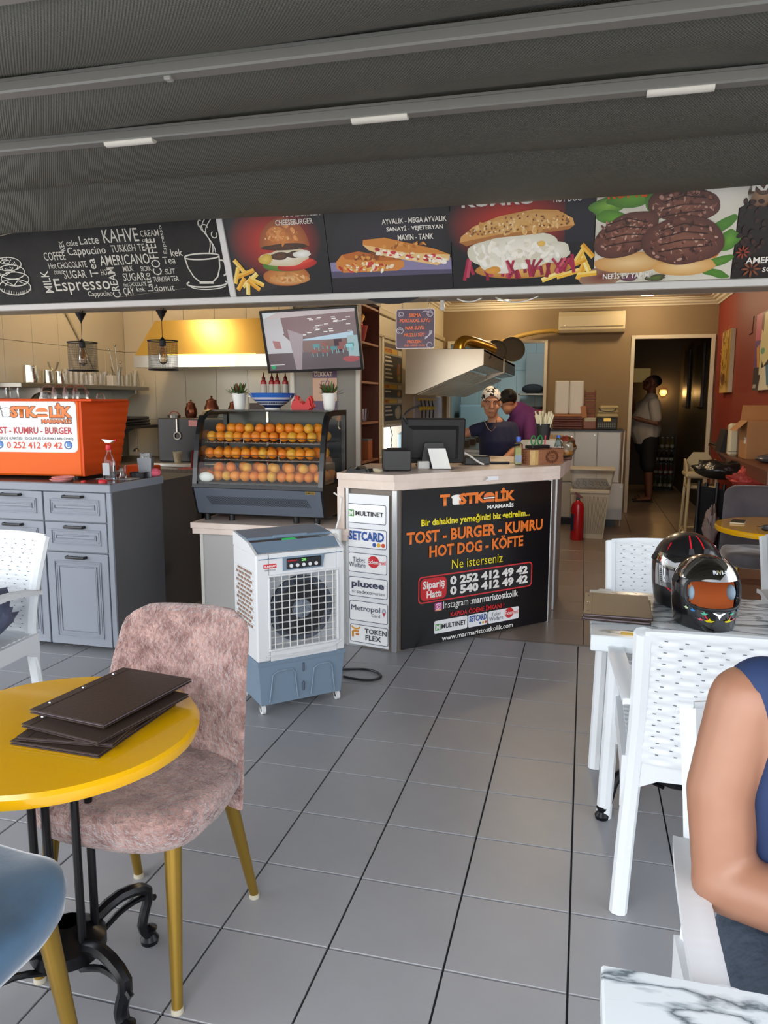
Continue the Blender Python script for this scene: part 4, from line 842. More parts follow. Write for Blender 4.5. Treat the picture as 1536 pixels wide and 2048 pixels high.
# recess, fan shroud, blades, hub
G().box((x0, .03, z0), (x1, .04, z1)).build('backing', M('cooler_recess', 'a9adb2', .5), t, smooth=0)
cx, cz = (x0+x1)/2-.004, (z0+z1)/2
g = G()
n = 36; R0, R1 = .118, .152
for r0, r1, ya, yb in ((R1, R0, .018, .026),):
    vs = []; 
    for k in range(n): a = 2*pi*k/n; vs += [(cx+r0*cos(a), .016, cz+r0*sin(a)), (cx+r1*cos(a), .022, cz+r1*sin(a))]
    g.add(vs, [(2*k, 2*((k+1) % n), 2*((k+1) % n)+1, 2*k+1) for k in range(n)])
G().cyl((cx, .022, cz), (cx, .029, cz), R1, n=40).build('fan_opening', m_cd, t, smooth=0)
g.build('shroud', M('shroud_mesh', '20242c', .4, var=(160, .5, '4e5664')), t)
for k in range(5):
    a0 = 2*pi*k/5; b = G(); vs = []
    for j in range(7):
        r_ = .045+.09*j/6; w = .5-.15*j/6; tw = .4
        vs += [(cx+r_*cos(a0-w+.25*j/6), .02, cz+r_*sin(a0-w+.25*j/6)), (cx+r_*cos(a0+w+.25*j/6), .012+.004, cz+r_*sin(a0+w+.25*j/6))]
    b.add(vs, [(2*j, 2*j+1, 2*j+3, 2*j+2) for j in range(6)]); b.build('fan_blade', M('fan_blade_black', '1d1f25', .35), t)
G().cyl((cx, .008, cz), (cx, .02, cz), .042, .046, n=24).build('hub', M('hub_mesh', '8d97a4', .4, var=(200, .6, '3a3f4a')), t)
m_gr2 = M('grille_white', 'e6e4e0', .35)
for k in range(9):
    x = x0+.02+k*(x1-x0-.04)/8; G().cyl((x, -.004, z0), (x, -.004, z1), .0019, n=6).build('grille_bar', m_gr2, t)
for k in range(10):
    z = z0+.02+k*(z1-z0-.04)/9; G().box((x0, -.004, z-.0012), (x1, .012, z+.0012), .001).build('louvre', m_gr2, t, smooth=0)
g = G(); 
for a, b in (((x0-.01, z0-.01), (x1+.01, z0)), ((x0-.01, z1), (x1+.01, z1+.01)), ((x0-.01, z0), (x0, z1)), ((x1, z0), (x1+.01, z1))): g.box((a[0], -.01, a[1]), (b[0], 0, b[1]), .003)
g.build('grille_frame', m_cw, t, smooth=0)
G().tube([(.04, -.004, .275), (.14, -.008, .268), (.26, -.008, .268), (.36, -.006, .276), (.41, -.004, .3)], .004, 6).build('trim_rib', m_cw, t)
# raised outline on the tank, level windows
for a, b in ((.055, .19), (.255, .375)):
    G().tube([(a, .006, .06), (a+.015, .0, .185), (a+.04, -.002, .2), (b-.03, -.002, .2), (b-.015, .0, .185), (b, .006, .06)], .003, 6).build('tank_rib', M('tank_rib', '8496a6', .4), t)
for z in (.085, .175): G().box((.212, -.002, z), (.224, .012, z+.045), .005).build('level_window', M('level_grey', '4d5666', .2), t, smooth=0)
# side vents (left face x=0), slots in staggered rows
g = G()
for r_ in range(13):
    for c in range(5): y = .05+c*.04+(.02 if r_ % 2 else 0); g.box((-.003, y, .4+r_*.02), (.001, y+.026, .41+r_*.02))
g.build('side_vent_slots', M('vent_shadow', '8a6a58', .7), t, smooth=0, kind='stuff')
g = G()
for r_ in range(14): g.box((-.004, .03, .392+r_*.02), (-.0005, .27, .397+r_*.02))
g.build('side_ribs', m_cw, t, smooth=0, kind='stuff')
for x, y in ((.03, .03), (W_-.03, .03), (.03, D_-.03), (W_-.03, D_-.03)):
    w = G().cyl((x-.008, y, .022), (x+.008, y, .022), .022, n=18).build('caster', m_cw, t); G().cyl((x-.0095, y, .022), (x+.0095, y, .022), .009, n=12).build('hub_cap', m_steel, w); G().box((x-.012, y-.008, .024), (x+.012, y+.012, .046), .003).build('fork', m_steel, w)
# power cord loop on the floor
pts = [(-1.13, 3.62, .006), (-1.0, 3.62, .006), (-.93, 3.52, .006), (-.97, 3.42, .006), (-1.06, 3.4, .006), (-1.12, 3.43, .03), (-1.16, 3.41, .1)]
pts = [(-1.2, 3.64, .006), (-1.08, 3.68, .006), (-1.0, 3.66, .006), (-.955, 3.6, .006), (-.98, 3.545, .006), (-1.05, 3.53, .006), (-1.14, 3.55, .006)]
tag(G().tube(smoothp(pts, 4), .006, 8).build('power_cord', m_blackp, None), 'black power cord looped on the tiles beside the cooler', 'cord')
# white socket strip hanging at the low counter
o = thing('socket_block', 'white extension socket hanging from the low counter top', 'socket', (-1.33, 4.02, .64))
G().box((-.028, -.02, -.045), (.028, .015, .045), .006).build('case', M('white_plastic'), o, smooth=0); G().cyl((0, -.0225, .005), (0, -.019, .005), .02, n=24).build('socket', M('socket_grey', 'c8c6c0', .4), o)
for s in (-1, 1): G().cyl((s*.008, -.024, .005), (s*.008, -.0215, .005), .003, n=8).build('hole', m_cd, o)
tag(G().tube([(-1.33, 4.02, .685), (-1.315, 4.05, .76), (-1.305, 4.04, .86), (-1.36, 4.08, .88)], .005, 8).build('socket_cable', M('white_plastic'), None), 'white cable running up from the socket block', 'cable')
# ------------------------------------------------------------------ pendant lamps
m_bm = M('black_metal', '17161a', .45, metal=.3); m_bulb = MG('bulb_glass', 'f6e2c0', .12)
def pendant(x, y, label):
    t = thing('pendant_lamp', label, 'lamp', (x, y, 1.985), group='wire mesh pendant lamps')
    G().lathe([(.035, -.012), (.036, -.014), (.005, -.072), (.004, -.08)], n=20).build('canopy', m_bm, t); G().tube([(.01, 0, -.012), (.018, 0, .0), (.012, 0, .01), (0, 0, .008), (-.004, 0, -.004)], .0028, 6).build('hook', m_bm, t)
    G().cyl((0, 0, -.08), (0, 0, -.185), .002, n=6).build('cord', m_bm, t)
    G().lathe([(.004, -.18), (.012, -.19), (.02, -.2), (.02, -.235), (.014, -.24)], n=16).build('socket', m_bm, t)
    g = G(); r_, z0, z1 = .094, -.205, -.39
    for z in (z0, z1): g.tube([(r_*cos(a*pi/16), r_*sin(a*pi/16), z) for a in range(32)], .004, 6, closed=True)
    for k in range(3): a = 2*pi*k/3; g.cyl((.018*cos(a), .018*sin(a), z0+.002), (r_*cos(a), r_*sin(a), z0), .002, n=6)
    g.build('frame', m_bm, t)
    g = G(); n = 84
    for k in range(n):
        a = 2*pi*k/n
        g.add([(r_*cos(a-.0075), r_*sin(a-.0075), z0), (r_*cos(a+.0075), r_*sin(a+.0075), z0), (r_*cos(a+.0075), r_*sin(a+.0075), z1), (r_*cos(a-.0075), r_*sin(a-.0075), z1)], [(0, 1, 2, 3)])
    for j in range(26):
        z = z0+(z1-z0)*(j+.5)/26; g.add([(r_*cos(2*pi*k/42), r_*sin(2*pi*k/42), z+dz) for dz in (-.0007, .0007) for k in range(42)], [(k, (k+1) % 42, 42+(k+1) % 42, 42+k) for k in range(42)])
    g.build('mesh_shade', m_bm, t, smooth=0)
    G().lathe([(.012, -.238), (.014, -.25), (.024, -.285), (.03, -.315), (.026, -.34), (.01, -.355), (.001, -.358)], n=18).build('bulb', m_bulb, t)
    g = G()
    for k in range(6): a = 2*pi*k/6; g.tube([(.004*cos(a), .004*sin(a), -.25), (.012*cos(a), .012*sin(a), -.3), (.006*cos(a), .006*sin(a), -.33)], .0009, 5)
    g.build('filament', M('filament_amber', 'b0743a', .4), t)
pendant(-3.27, 4.52, 'black mesh pendant lamp over the shelf of jugs, the left one'); pendant(-2.67, 4.52, 'black mesh pendant lamp in front of the lit kitchen hood')
# spot camera and drooping cables under the sign
o = thing('spot_lamp', 'small white spot lamp under the menu sign', 'lamp', (-.84, 4.56, 1.984)); G().cyl((0, 0, 0), (0, 0, -.015), .014).build('base', m_white, o); G().cyl((0, 0, -.012), (.004, -.025, -.05), .012, .016).build('head', M('white_plastic'), o)
for a, b, d in ((-.74, -.6, .02), (-.52, -.28, .03)):
    tag(G().tube([(a+(b-a)*k/8, 4.5, 1.983-d*sin(pi*k/8)) for k in range(9)], .004, 6).build('loose_cable', M('white_plastic'), None), ('short white cable drooping under the menu sign', 'longer white cable drooping under the menu sign')[a > -.6], 'cable')
# ------------------------------------------------------------------ left kitchen: shelf, glasses, hood
t = thing('wall_shelf', 'long steel shelf with glasses on the tiled wall', 'shelf', (-3.9, 5.3, 1.48))
T = Matrix.Translation((3.9, -5.3, -1.48))
G(T).box((-4.045, 4.53, 1.487), (-3.78, 6.14, 1.52), .003).build('board', M('shelf_steel', '8f8a80', .35, metal=.7), t, smooth=0)
for y in (4.75, 5.95): fixn(G(T).prism([(-4.045, 1.487), (-3.8, 1.487), (-3.8, 1.46), (-3.86, 1.44), (-3.92, 1.38), (-4.045, 1.3)], (0, y, 0), (1, 0, 0), (0, 0, 1), (0, .02, 0)).build('bracket', m_steel, t, smooth=0))
G(T).box((-4.046, 4.6, 1.25), (-4.04, 6.1, 1.487)).build('splash_plate', M('dull_steel', '8f938c', .4, metal=.6), t, smooth=0)
ZS = 1.52
for k, (y, r_, h) in enumerate(((4.75, .052, .125), (4.93, .043, .1), (5.06, .045, .095))):
    o = thing('steel_jug', ('tall steel milk jug, first on the shelf', 'middle steel milk jug on the shelf', 'short steel milk jug next to the glasses')[k], 'jug', (-3.88, y, ZS), group='steel jugs on the wall shelf')
    G().lathe([(.001, 0), (r_, 0), (r_*1.02, .01), (r_*.95, h*.7), (r_*.92, h), (r_*.88, h), (r_*.9, h*.7), (r_*.95, .01), (.001, .006)], n=24).build('body', M('polished_steel', 'd8d4c8', .12, metal=1), o)
    G().tube([(r_*.9, -.02, h*.9), (r_*1.5, -.03, h*.85), (r_*1.5, -.03, h*.3), (r_*.95, -.02, h*.2)], .005, 6).build('handle', m_steel, o)
r = random.Random(5)
gl = None
for k in range(15):
    y = 5.16+k*.062+r.uniform(-.006, .006); h = r.choice((.09, .1, .12)); x = -3.85-(k % 2)*.09
    o = glass_cup('drinking_glass', ('first', 'second', 'third', 'fourth', 'fifth', 'sixth', 'seventh', 'eighth', 'ninth', 'tenth', 'eleventh', 'twelfth', 'thirteenth', 'fourteenth', 'fifteenth')[k]+' drinking glass from the left in the row on the steel shelf', (x, y, ZS), [(.001, .004), (.026, .003), (.027, 0), (.03, h), (.028, h), (.024, .01), (.001, .008)], grp='glasses on the wall shelf', n=16)
o = thing('cocktail_glass', 'stemmed glass standing behind the row on the steel shelf', 'glass', (-3.97, 5.12, ZS)); G().lathe([(.035, 0), (.03, .004), (.004, .01), (.004, .09), (.03, .12), (.045, .17), (.043, .17), (.028, .122), (.001, .095)], n=18).build('bowl', m_cg, o)
o = thing('white_cup', 'upturned white porcelain cup on the steel shelf', 'cup', (-3.97, 5.55, ZS+.0)); G().lathe([(.04, 0), (.04, .01), (.035, .07), (.02, .085), (.001, .085)], n=18).build('bowl', m_white, o); G().tube([(.038, 0, .02), (.06, 0, .035), (.035, 0, .065)], .005, 6).build('handle', m_white, o)
o = thing('white_canister', 'small white paper canister on the steel shelf', 'canister', (-3.83, 5.66, ZS)); G().box((-.03, -.03, 0), (.03, .03, .085), .004).build('body', m_white, o, smooth=0)
o = thing('spoon_jar', 'glass jar holding long bar spoons', 'jar', (-3.86, 5.78, ZS)); G().lathe([(.001, .003), (.035, .003), (.036, 0), (.04, .12), (.05, .16), (.048, .16), (.037, .12), (.032, .01), (.001, .008)], n=20).build('jar', m_cg, o)
for a, b in (((-.03, -.05, .3), (.0, .0, .01)), ((.0, -.01, .34), (.01, .01, .01)), ((.02, .03, .2), (0, .01, .01))): G().tube([b, a], .004, 6).sphere(a, (.01, .01, .014), 8, 6).build('spoon', m_steel, o)
o = thing('handled_glass', 'clear glass with a wire handle at the end of the steel shelf', 'glass', (-3.86, 6.06, ZS)); G().lathe([(.001, .003), (.033, .003), (.034, 0), (.028, .09), (.02, .13), (.024, .14), (.022, .14), (.018, .13), (.026, .09), (.03, .01), (.001, .008)], n=18).build('bowl', m_cg, o); G().tube([(.02, .01, .12), (.05, .03, .1), (.06, .035, .05), (.05, .03, .01)], .003, 6).build('handle', m_cg, o)
# diagonal conduit on the wall
tag(G().tube([(-4.03, 5.15, 2.4), (-4.035, 5.75, 1.65)], .012, 8).build('wall_conduit', m_cream, None), 'cream conduit running down the tiled wall behind the lamps', 'conduit')
# steel hood, lit inside
t = thing('kitchen_hood', 'steel kitchen hood glowing yellow behind the pendant lamps', 'hood', (-3.1, 5.9, 1.68)); T = Matrix.Translation((3.1, -5.9, -1.68))
m_hy = M('hood_brass_steel', 'b89a50', .32, metal=.6)
fixn(G(T).add([(-3.57, 5.6, 1.758), (-2.23, 5.6, 1.758), (-2.23, 6.19, 2.06), (-3.43, 6.19, 2.06), (-3.57, 6.19, 1.758), (-2.23, 6.19, 1.758), (-3.44, 5.72, 2.045), (-2.23, 5.72, 2.045)], [(0, 1, 7, 6), (6, 7, 2, 3), (0, 6, 3, 4), (1, 5, 2, 7), (4, 3, 2, 5)]).build('canopy', m_hy, t, smooth=0))
fixn(G(T).add([(-3.58, 5.6, 1.76), (-2.22, 5.6, 1.76), (-2.22, 5.6, 1.665), (-3.58, 5.6, 1.665), (-3.58, 6.19, 1.76), (-2.22, 6.19, 1.76), (-2.22, 6.19, 1.665), (-3.58, 6.19, 1.665)], [(0, 1, 2, 3), (4, 7, 6, 5), (0, 4, 5, 1), (3, 2, 6, 7), (0, 3, 7, 4), (1, 5, 6, 2)]).build('rim', m_steel, t, smooth=0))
G(T).box((-3.3, 5.588, 1.76), (-2.5, 5.598, 1.766)).build('light_strip', M('warm_strip', 'ffd060', .4, emit=2.5), t, smooth=0)
light('AREA', (-2.9+3.1, 5.52-5.9, 1.775-1.68), 1.1, (1, .72, .2), .4, name='hood_light', rot=(R(115), 0, 0), parent=t)
ceiling_lamp(-3.3, 5.2, 'added fill lamp, unseen, over the left kitchen shelf', 18)  # made-up fixture carrying the fill light for the left kitchen
# back counter of the left kitchen with oven, coffee grinder, jars
t = thing('oven', 'dark oven with a red control strip behind the display case', 'oven', (-2.9, 5.5, 0)); T = Matrix.Translation((2.9, -5.5, 0)); m_ov = M('oven_black', '1b1718', .3)
G(T).box((-3.15, 5.0, .05), (-2.3, 5.6, .86), .004).build('body', m_ov, t, smooth=0); G(T).box((-3.13, 4.985, .7), (-2.32, 5.0, .79), .003).build('control_strip', M('red_strip', '8c1c20', .3), t, smooth=0)
G(T).box((-3.12, 4.98, .36), (-2.33, 5.0, .68), .003).build('upper_door', M('oven_door', '241a16', .15), t, smooth=0); G(T).box((-3.12, 4.98, .08), (-2.33, 5.0, .34), .003).build('lower_door', M('oven_door'), t, smooth=0); G(T).box((-3.1, 4.97, .345), (-2.35, 4.985, .352)).build('handle', m_steel, t, smooth=0)
G(T).prism([(-.02, 0), (0, .012), (.02, 0), (0, -.012)], (-2.98, 4.984, .745), (1, 0, 0), (0, 0, 1), (0, -.001, 0)).build('badge', m_white, t, smooth=0)
t = thing('kitchen_worktop', 'dark worktop along the back of the left kitchen', 'worktop', (-3, 5.8, .86)); G(Matrix.Translation((3, -5.8, -.86))).box((-4.03, 5.0, .865), (-2.25, 6.18, .9), .003).build('slab', M('speckled_worktop', '6a5f50', .4, var=(60, .4)), t, smooth=0)
t = thing('base_unit', 'dark base unit under the kitchen worktop', 'cabinet', (-3.6, 5.6, 0)); G(Matrix.Translation((3.6, -5.6, 0))).box((-4.03, 5.05, 0), (-3.17, 6.18, .862)).build('body', m_cabside, t, smooth=0)
# tall black machine with white ring dial
t = thing('black_boiler', 'tall black drinks boiler with a white ring dial', 'boiler', (-2.9, 5.45, .9)); T = Matrix.Translation((2.9, -5.45, -.9)); m_bb = M('boiler_black', '232123', .35)
G(T).box((-3.2, 5.3, .93), (-2.5, 5.7, 1.265), .006).build('body', m_bb, t, smooth=0); G(T).box((-3.22, 5.15, .9), (-2.45, 5.7, .93), .004).build('drip_tray', m_steel, t, smooth=0)
G(T).tube([(-3.03+.028*cos(a*pi/12), 5.292, 1.13+.028*sin(a*pi/12)) for a in range(24)], .005, 6, closed=True).build('ring_dial', m_white, t); G(T).box((-3.035, 5.286, 1.16), (-3.025, 5.298, 1.26)).build('stem', m_steel, t, smooth=0)
G(T).box((-2.93, 5.292, 1.205), (-2.86, 5.3, 1.25)).build('sticker', M('pink_sticker', 'c98a86', .5), t, smooth=0)
o = thing('paper_cup', 'cream patterned cup standing at the black boiler', 'cup', (-2.98, 5.2, .93)); G().lathe([(.001, 0), (.024, 0), (.036, .085), (.034, .085), (.022, .004), (.001, .004)], n=18).build('cup', M('cream_cup', 'b9ae8c', .6, var=(60, .3)), o)
o = thing('red_mug', 'dark red metal mug on a red mat', 'mug', (-2.75, 5.08, .905)); G().lathe([(.001, 0), (.045, 0), (.05, .02), (.042, .125), (.045, .13), (.04, .13), (.045, .02), (.001, .01)], n=20).build('body', M('dark_red_enamel', '6a1418', .25), o)
o = tag(G().box((-.16, -.06, 0), (.16, .06, .005)).build('red_mat', M('red_mat', 'a84a4c', .8), None), 'red mat on the dark kitchen worktop', 'mat'); o.location = (-2.72, 5.07, .9); 
def copper_jar(x, y, s, lab):
    t = thing('copper_jar', lab, 'jar', (x, y, 1.265), group='copper jars on the boiler'); mc = M('aged_copper', '7a4630', .3, metal=.85)
    G().lathe([(.001, 0), (.04*s, 0), (.05*s, .03*s), (.05*s, .07*s), (.036*s, .1*s), (.034*s, .112*s)], n=22).build('body', mc, t)
    G().lathe([(.037*s, .112*s), (.036*s, .118*s), (.01*s, .13*s), (.006*s, .138*s), (.009*s, .146*s), (.001, .15*s)], n=20).build('lid', mc, t); G().cyl((0, -.05*s, .03), (0, -.056*s, .06), .006).build('tap', m_blackp, t)
copper_jar(-3.02, 5.5, .95, 'small copper lidded jar left of the taller one'); copper_jar(-2.85, 5.52, 1.15, 'taller copper lidded jar beside the plant pot'); copper_jar(-2.67, 5.55, 1.0, 'copper jar half hidden behind the white plant pot')
o = thing('wire_basket', 'small red wire basket left of the copper jars', 'basket', (-3.14, 5.45, 1.265)); G().tube([(.05*cos(a*pi/10), 0, .05*sin(a*pi/10)) for a in range(11)], .004, 6).build('handle', M('red_strip'), o); G().lathe([(.05, .0), (.052, .02), (.05, .02), (.045, .002), (.001, .002)], n=20).build('bowl', m_steel, o)
# lower wall rack with black pan lids and hanging tools
t = thing('pan_rack', 'black pan rack under the steel shelf', 'rack', (-3.85, 5.6, 1.2)); T = Matrix.Translation((3.85, -5.6, -1.2))
G(T).box((-4.03, 5.3, 1.17), (-3.55, 5.95, 1.195), .003).build('board', m_bb, t, smooth=0); fixn(G(T).prism([(-4.03, 1.17), (-3.6, 1.17), (-3.7, 1.12), (-4.03, 1.05)], (0, 5.6, 0), (1, 0, 0), (0, 0, 1), (0, .02, 0)).build('bracket', m_bb, t, smooth=0))
for k in range(3):
    o = tag(G().box((-.17, -.2, 0), (.17, .2, .022), .006).build('baking_tray', m_bb, None, smooth=0), ('lowest black baking tray on the rack', 'middle black baking tray on the rack', 'top black baking tray on the rack')[k], 'tray'); o.location = (-3.75, 5.62, 1.1955+k*.024); o.rotation_euler = (0, 0, R(3*k))
for k, (x, y, z, l) in enumerate(((-3.4, 5.6, 1.15, .2), (-3.25, 5.62, 1.1, .16), (-3.32, 5.45, 1.05, .12))):
    o = tag(G().cyl((0, 0, 0), (.01*k, 0, -l), .005, n=8).lathe([(.001, -l), (.02, -l-.01), (.03, -l-.03), (.001, -l-.03)], n=12).build('hanging_ladle', m_steel, None), ('long steel ladle hanging under the rack', 'short steel ladle hanging near the wall', 'steel whisk hanging lowest under the rack')[k], 'utensil'); o.location = (x-.35, y, 1.17)
o = thing('orange_crate', 'low orange crate behind the tea glass', 'crate', (-2.72, 4.3, .9)); G().box((-.1, -.06, 0), (.1, .06, .09), .006).build('body', m_or2, o, smooth=0)
t = thing('side_stand', 'dark side stand joining the worktop and the oven', 'stand', (-2.8, 4.5, 0)); G(Matrix.Translation((2.8, -4.5, 0))).box((-3.3, 4.14, 0), (-2.58, 4.8, .895)).build('body', m_cabside, t, smooth=0)
# ------------------------------------------------------------------ column: TV, poster, sauces
tv0 = Vector((-2.275, 5.34, 1.614)); t = thing('television', 'tilted flat television showing a cafe picture', 'television', tv0)
ux = Vector((.715, .0, .02)).normalized(); up = Vector((-.02, -.1, .42)).normalized(); FT = Frame((0, 0, 0), ux, up); w_, h_ = .712, .425
G().box((-.012, -.012, -.03), (w_+.012, h_+.012, -.004), .004, m=FT.mat()).build('case', m_blackp, t, smooth=0)
g = G()
for a, b in (((-.012, -.014), (w_+.012, .004)), ((-.012, h_-.004), (w_+.012, h_+.012)), ((-.012, .004), (.006, h_-.004)), ((w_-.006, .004), (w_+.012, h_-.004))): g.box((a[0], a[1], -.01), (b[0], b[1], .004), .002, m=FT.mat())
g.build('bezel', m_blackp, t, smooth=0)
p = Print(FT, 0, 0, w_, h_, z=-.003)
p.rect(0, 0, 1, 1, '827c80'); p.rect(0, .12, .3, 1, 'b8bcc4'); p.rect(.0, 0, 1, .3, '655e64'); p.poly([(.2, .62), (1, .88), (1, .55), (.3, .45)], '746468'); p.poly([(.2, .9), (1, .98), (1, .86), (.3, .55), (.22, .6)], '7e686c')
p.rect(0, .9, .25, 1, 'c6d2da'); p.poly([(.0, .88), (1, .94), (1, 1), (.2, 1)], 'bdb6bc'); p.poly([(.3, .5), (.95, .62), (.95, .52), (.35, .47)], 'a8c4d8'); p.rect(.4, .3, .9, .5, '7a6664'); p.rect(.74, .3, .82, .5, '4a3a44'); p.rect(.88, .2, 1, .55, '9ab4bc')
rr = random.Random(2)
for k in range(26): x = rr.uniform(.25, .92); y = rr.uniform(.58, .86); p.rect(x, y, x+.045, y+.012, 'e8eef0')
for k in range(9): x = rr.uniform(.3, .9); y = rr.uniform(.24, .42); p.rect(x, y, x+.07, y+.06, rr.choice(('8cc4cc', '6aa0a8', '8a5e5c', '5a8c94'))); p.rect(x+.01, y-.06, x+.018, y, '7ab0b8'); p.rect(x+.055, y-.06, x+.063, y, '7ab0b8')
p.poly([(.08, .52), (.16, .5), (.17, .38), (.1, .38)], 'a47c7e'); p.ell(.9, .16, .09, .05, 'a05a60'); p.ell(.05, .07, .025, .04, '3aa070'); p.poly([(.3, .0), (.36, .0), (.42, .6), (.26, .7)], '9a9098'); p.rect(.02, .1, .18, .11, 'd0d4d8')
m_scr = bpy.data.materials.new('tv_screen'); m_scr.use_nodes = True; _n = m_scr.node_tree; _b = _n.nodes['Principled BSDF']; _a = _n.nodes.new('ShaderNodeVertexColor'); _a.layer_name = 'Col'
_n.links.new(_a.outputs['Color'], _b.inputs['Base Color']); _n.links.new(_a.outputs['Color'], _b.inputs['Emission Color']); _b.inputs['Emission Strength'].default_value = .4; _b.inputs['Roughness'].default_value = .15
p.build(t, 'screen', m_scr); G().box((w_*.5-.02, -.02, -.002), (w_*.5+.02, -.008, .004), .001, m=FT.mat()).build('logo_tab', m_steel, t, smooth=0)
G().box((.25, .1, -.27), (.45, .3, -.03), .004, m=FT.mat()).build('wall_mount', m_bm, t, smooth=0)
c = Vector((-2.03, 5.595, 1.33)); t = thing('warning_poster', 'small beige and purple warning poster below the television', 'poster', c); FPo = Frame((0, 0, 0), (1, 0, 0), (0, 0, 1))
G().box((0, 0, -.002), (.195, .31, .001), m=FPo.mat()).build('sheet', M('beige_paper', 'd8b49c', .6), t, smooth=0)
p = Print(FPo, 0, 0, .195, .31, z=.0012); p.rect(0, .78, 1, 1, '5c4468'); p.rect(0, 0, 1, .22, '5c4468'); p.line([(.35, .7), (.4, .35), (.62, .35), (.68, .7), (.35, .7)], .006, '6a4a70'); p.rect(.4, .37, .62, .6, '6a4a70'); p.line([(.5, .6), (.66, .8)], .006, '6a4a70'); p.build(t); text('DİKKAT', FPo, [.015, .253, .16, .3], M('pale_print', 'e8d8cc', .5), t, bold=.04, z=.004)
# sauce ledge
t = thing('sauce_ledge', 'narrow ledge holding ketchup bottles left of the column', 'shelf', (-2.42, 5.75, 1.44)); G().box((-.18, -.1, -.012), (.2, .1, 0), .002).build('board', m_steel, t, smooth=0)
for k in range(4):
    o = thing('ketchup_bottle', ('ketchup bottle at the left of the ledge', 'second ketchup bottle from the left', 'tall ketchup bottle third in the row', 'ketchup bottle next to the column')[k], 'bottle', (-2.5+k*.058, 5.74+.03*(k % 2), 1.44), group='ketchup bottles on the ledge')
    G().lathe([(.001, 0), (.026, 0), (.027, .02), (.024, .11), (.012, .125)], n=16).build('body', M('ketchup_red', 'b8262a', .3), o); G().lathe([(.0265, .02), (.0272, .022), (.0255, .09), (.025, .09)], n=16).build('label', m_white, o); G().lathe([(.014, .122), (.015, .14), (.006, .155), (.003, .185), (.001, .185)], n=12).build('cap', M('dark_red_enamel'), o)
o = thing('sauce_box', 'dark carton with yellow lettering behind the red hen', 'box', (-2.02, 5.4, 1.3)); G().box((-.12, -.05, 0), (.07, .05, .48), .003).build('carton', M('dark_carton', '3a2a20', .5), o, smooth=0); text('extra', Frame((0, -.051, 0), (1, 0, 0), (0, 0, 1)), [-.1, .37, .02, .42], M('gold_ink', 'c8a050', .4), o, bold=.03)
o.location = (-2.34, 5.42, .901)
# ------------------------------------------------------------------ wooden bookcase facing right
m_wd = M('dark_red_wood', '5c2f22', .45, var=(8, .2), stretch=(8, 8, 1)); m_wd2 = M('wood_edge', '8a5c40', .5)
t = thing('bookcase', 'narrow dark wooden shelf unit beside the column', 'bookcase', (-1.72, 5.87, 0)); T = Matrix.Translation((1.72, -5.87, 0))
G(T).box((-1.865, 5.616, 0), (-1.853, 6.2, 2.155)).build('back_board', m_wd, t, smooth=0)
for y in (5.617, 6.14): G(T).box((-1.853, y, 0), (-1.65, y+.018, 2.155), .002).build('side_board', m_wd, t, smooth=0)
for z in (.55, .93, 1.235, 1.55, 1.85, 2.13): G(T).box((-1.853, 5.637, z-.018), (-1.655, 6.138, z), .002).build('shelf_board', m_wd2, t, smooth=0)
def shelf_item(name, lab, cat, y, z, prof, mat, x=-1.745, extra=None):
    o = thing(name, lab, cat, (x, y, z)); G().lathe(prof, n=18).build('body', mat, o); return o
o = shelf_item('flower_basket', 'red plant pot with yellow ribbons on the top bookcase shelf', 'pot', 5.85, 1.85, [(.001, 0), (.05, 0), (.08, .13), (.075, .13), (.045, .01), (.001, .01)], M('red_pot', '8c2a28', .5))
for k in range(3): G().tube([(0, -.06+.04*k, .12), (.02, -.1+.1*k, .18+.02*k), (.0, -.14+.16*k, .2)], [(.014, .003)]*3, 8).build('ribbon', M('yellow_ribbon', 'd8a23c', .5), o)
G().sphere((.02, -.06, .13), .04, 10, 8).build('flower', M('red_plastic'), o)
o = shelf_item('bottle_with_plant', 'bottle with green leaves on the second bookcase shelf', 'bottle', 5.82, 1.55, [(.001, 0), (.032, 0), (.034, .1), (.012, .13), (.012, .17)], M('glass_dark', '59626a', .15))
for k in range(7): a = k*.9; G().add([(0, 0, .17), (.03*cos(a)+.01, .03*sin(a), .2), (.06*cos(a), .06*sin(a), .21), (.03*cos(a)-.01, .03*sin(a), .19)], [(0, 1, 2, 3)]).build('leaf', M('leaf_green', '3a5c34', .5), o, smooth=0)
o = thing('photo_card', 'small framed card on the second bookcase shelf', 'picture', (-1.71, 5.72, 1.55)); G().box((-.006, -.03, 0), (.006, .03, .08), .002).build('frame', m_cream, o, smooth=0)
for k in range(5):
    glass_cup('shelf_glass', ('glass nearest the column on the third bookcase shelf', 'second glass on the third bookcase shelf', 'third glass on the third bookcase shelf', 'fourth glass on the third bookcase shelf', 'glass at the far end of the third bookcase shelf')[k], (-1.72, 5.71+k*.075, 1.235), [(.001, .004), (.024, .003), (.03, .1), (.028, .1), (.022, .01), (.001, .008)], grp='glasses in the bookcase', n=14)
o = shelf_item('water_bottle', 'clear plastic water bottle on the lower bookcase shelf', 'bottle', 5.75, .93, [(.001, 0), (.03, 0), (.032, .12), (.012, .17), (.012, .19)], MG('pet_plastic', 'cfe0e0', .12))
o = thing('tea_box', 'orange brown tin on the lower bookcase shelf', 'tin', (-1.72, 5.95, .93)); G().box((-.05, -.06, 0), (.05, .06, .15), .004).build('tin', M('rust_tin', '9c5630', .45), o, smooth=0); G().box((-.051, -.061, .15), (.051, .061, .165), .004).build('lid', M('grey_metal'), o, smooth=0)
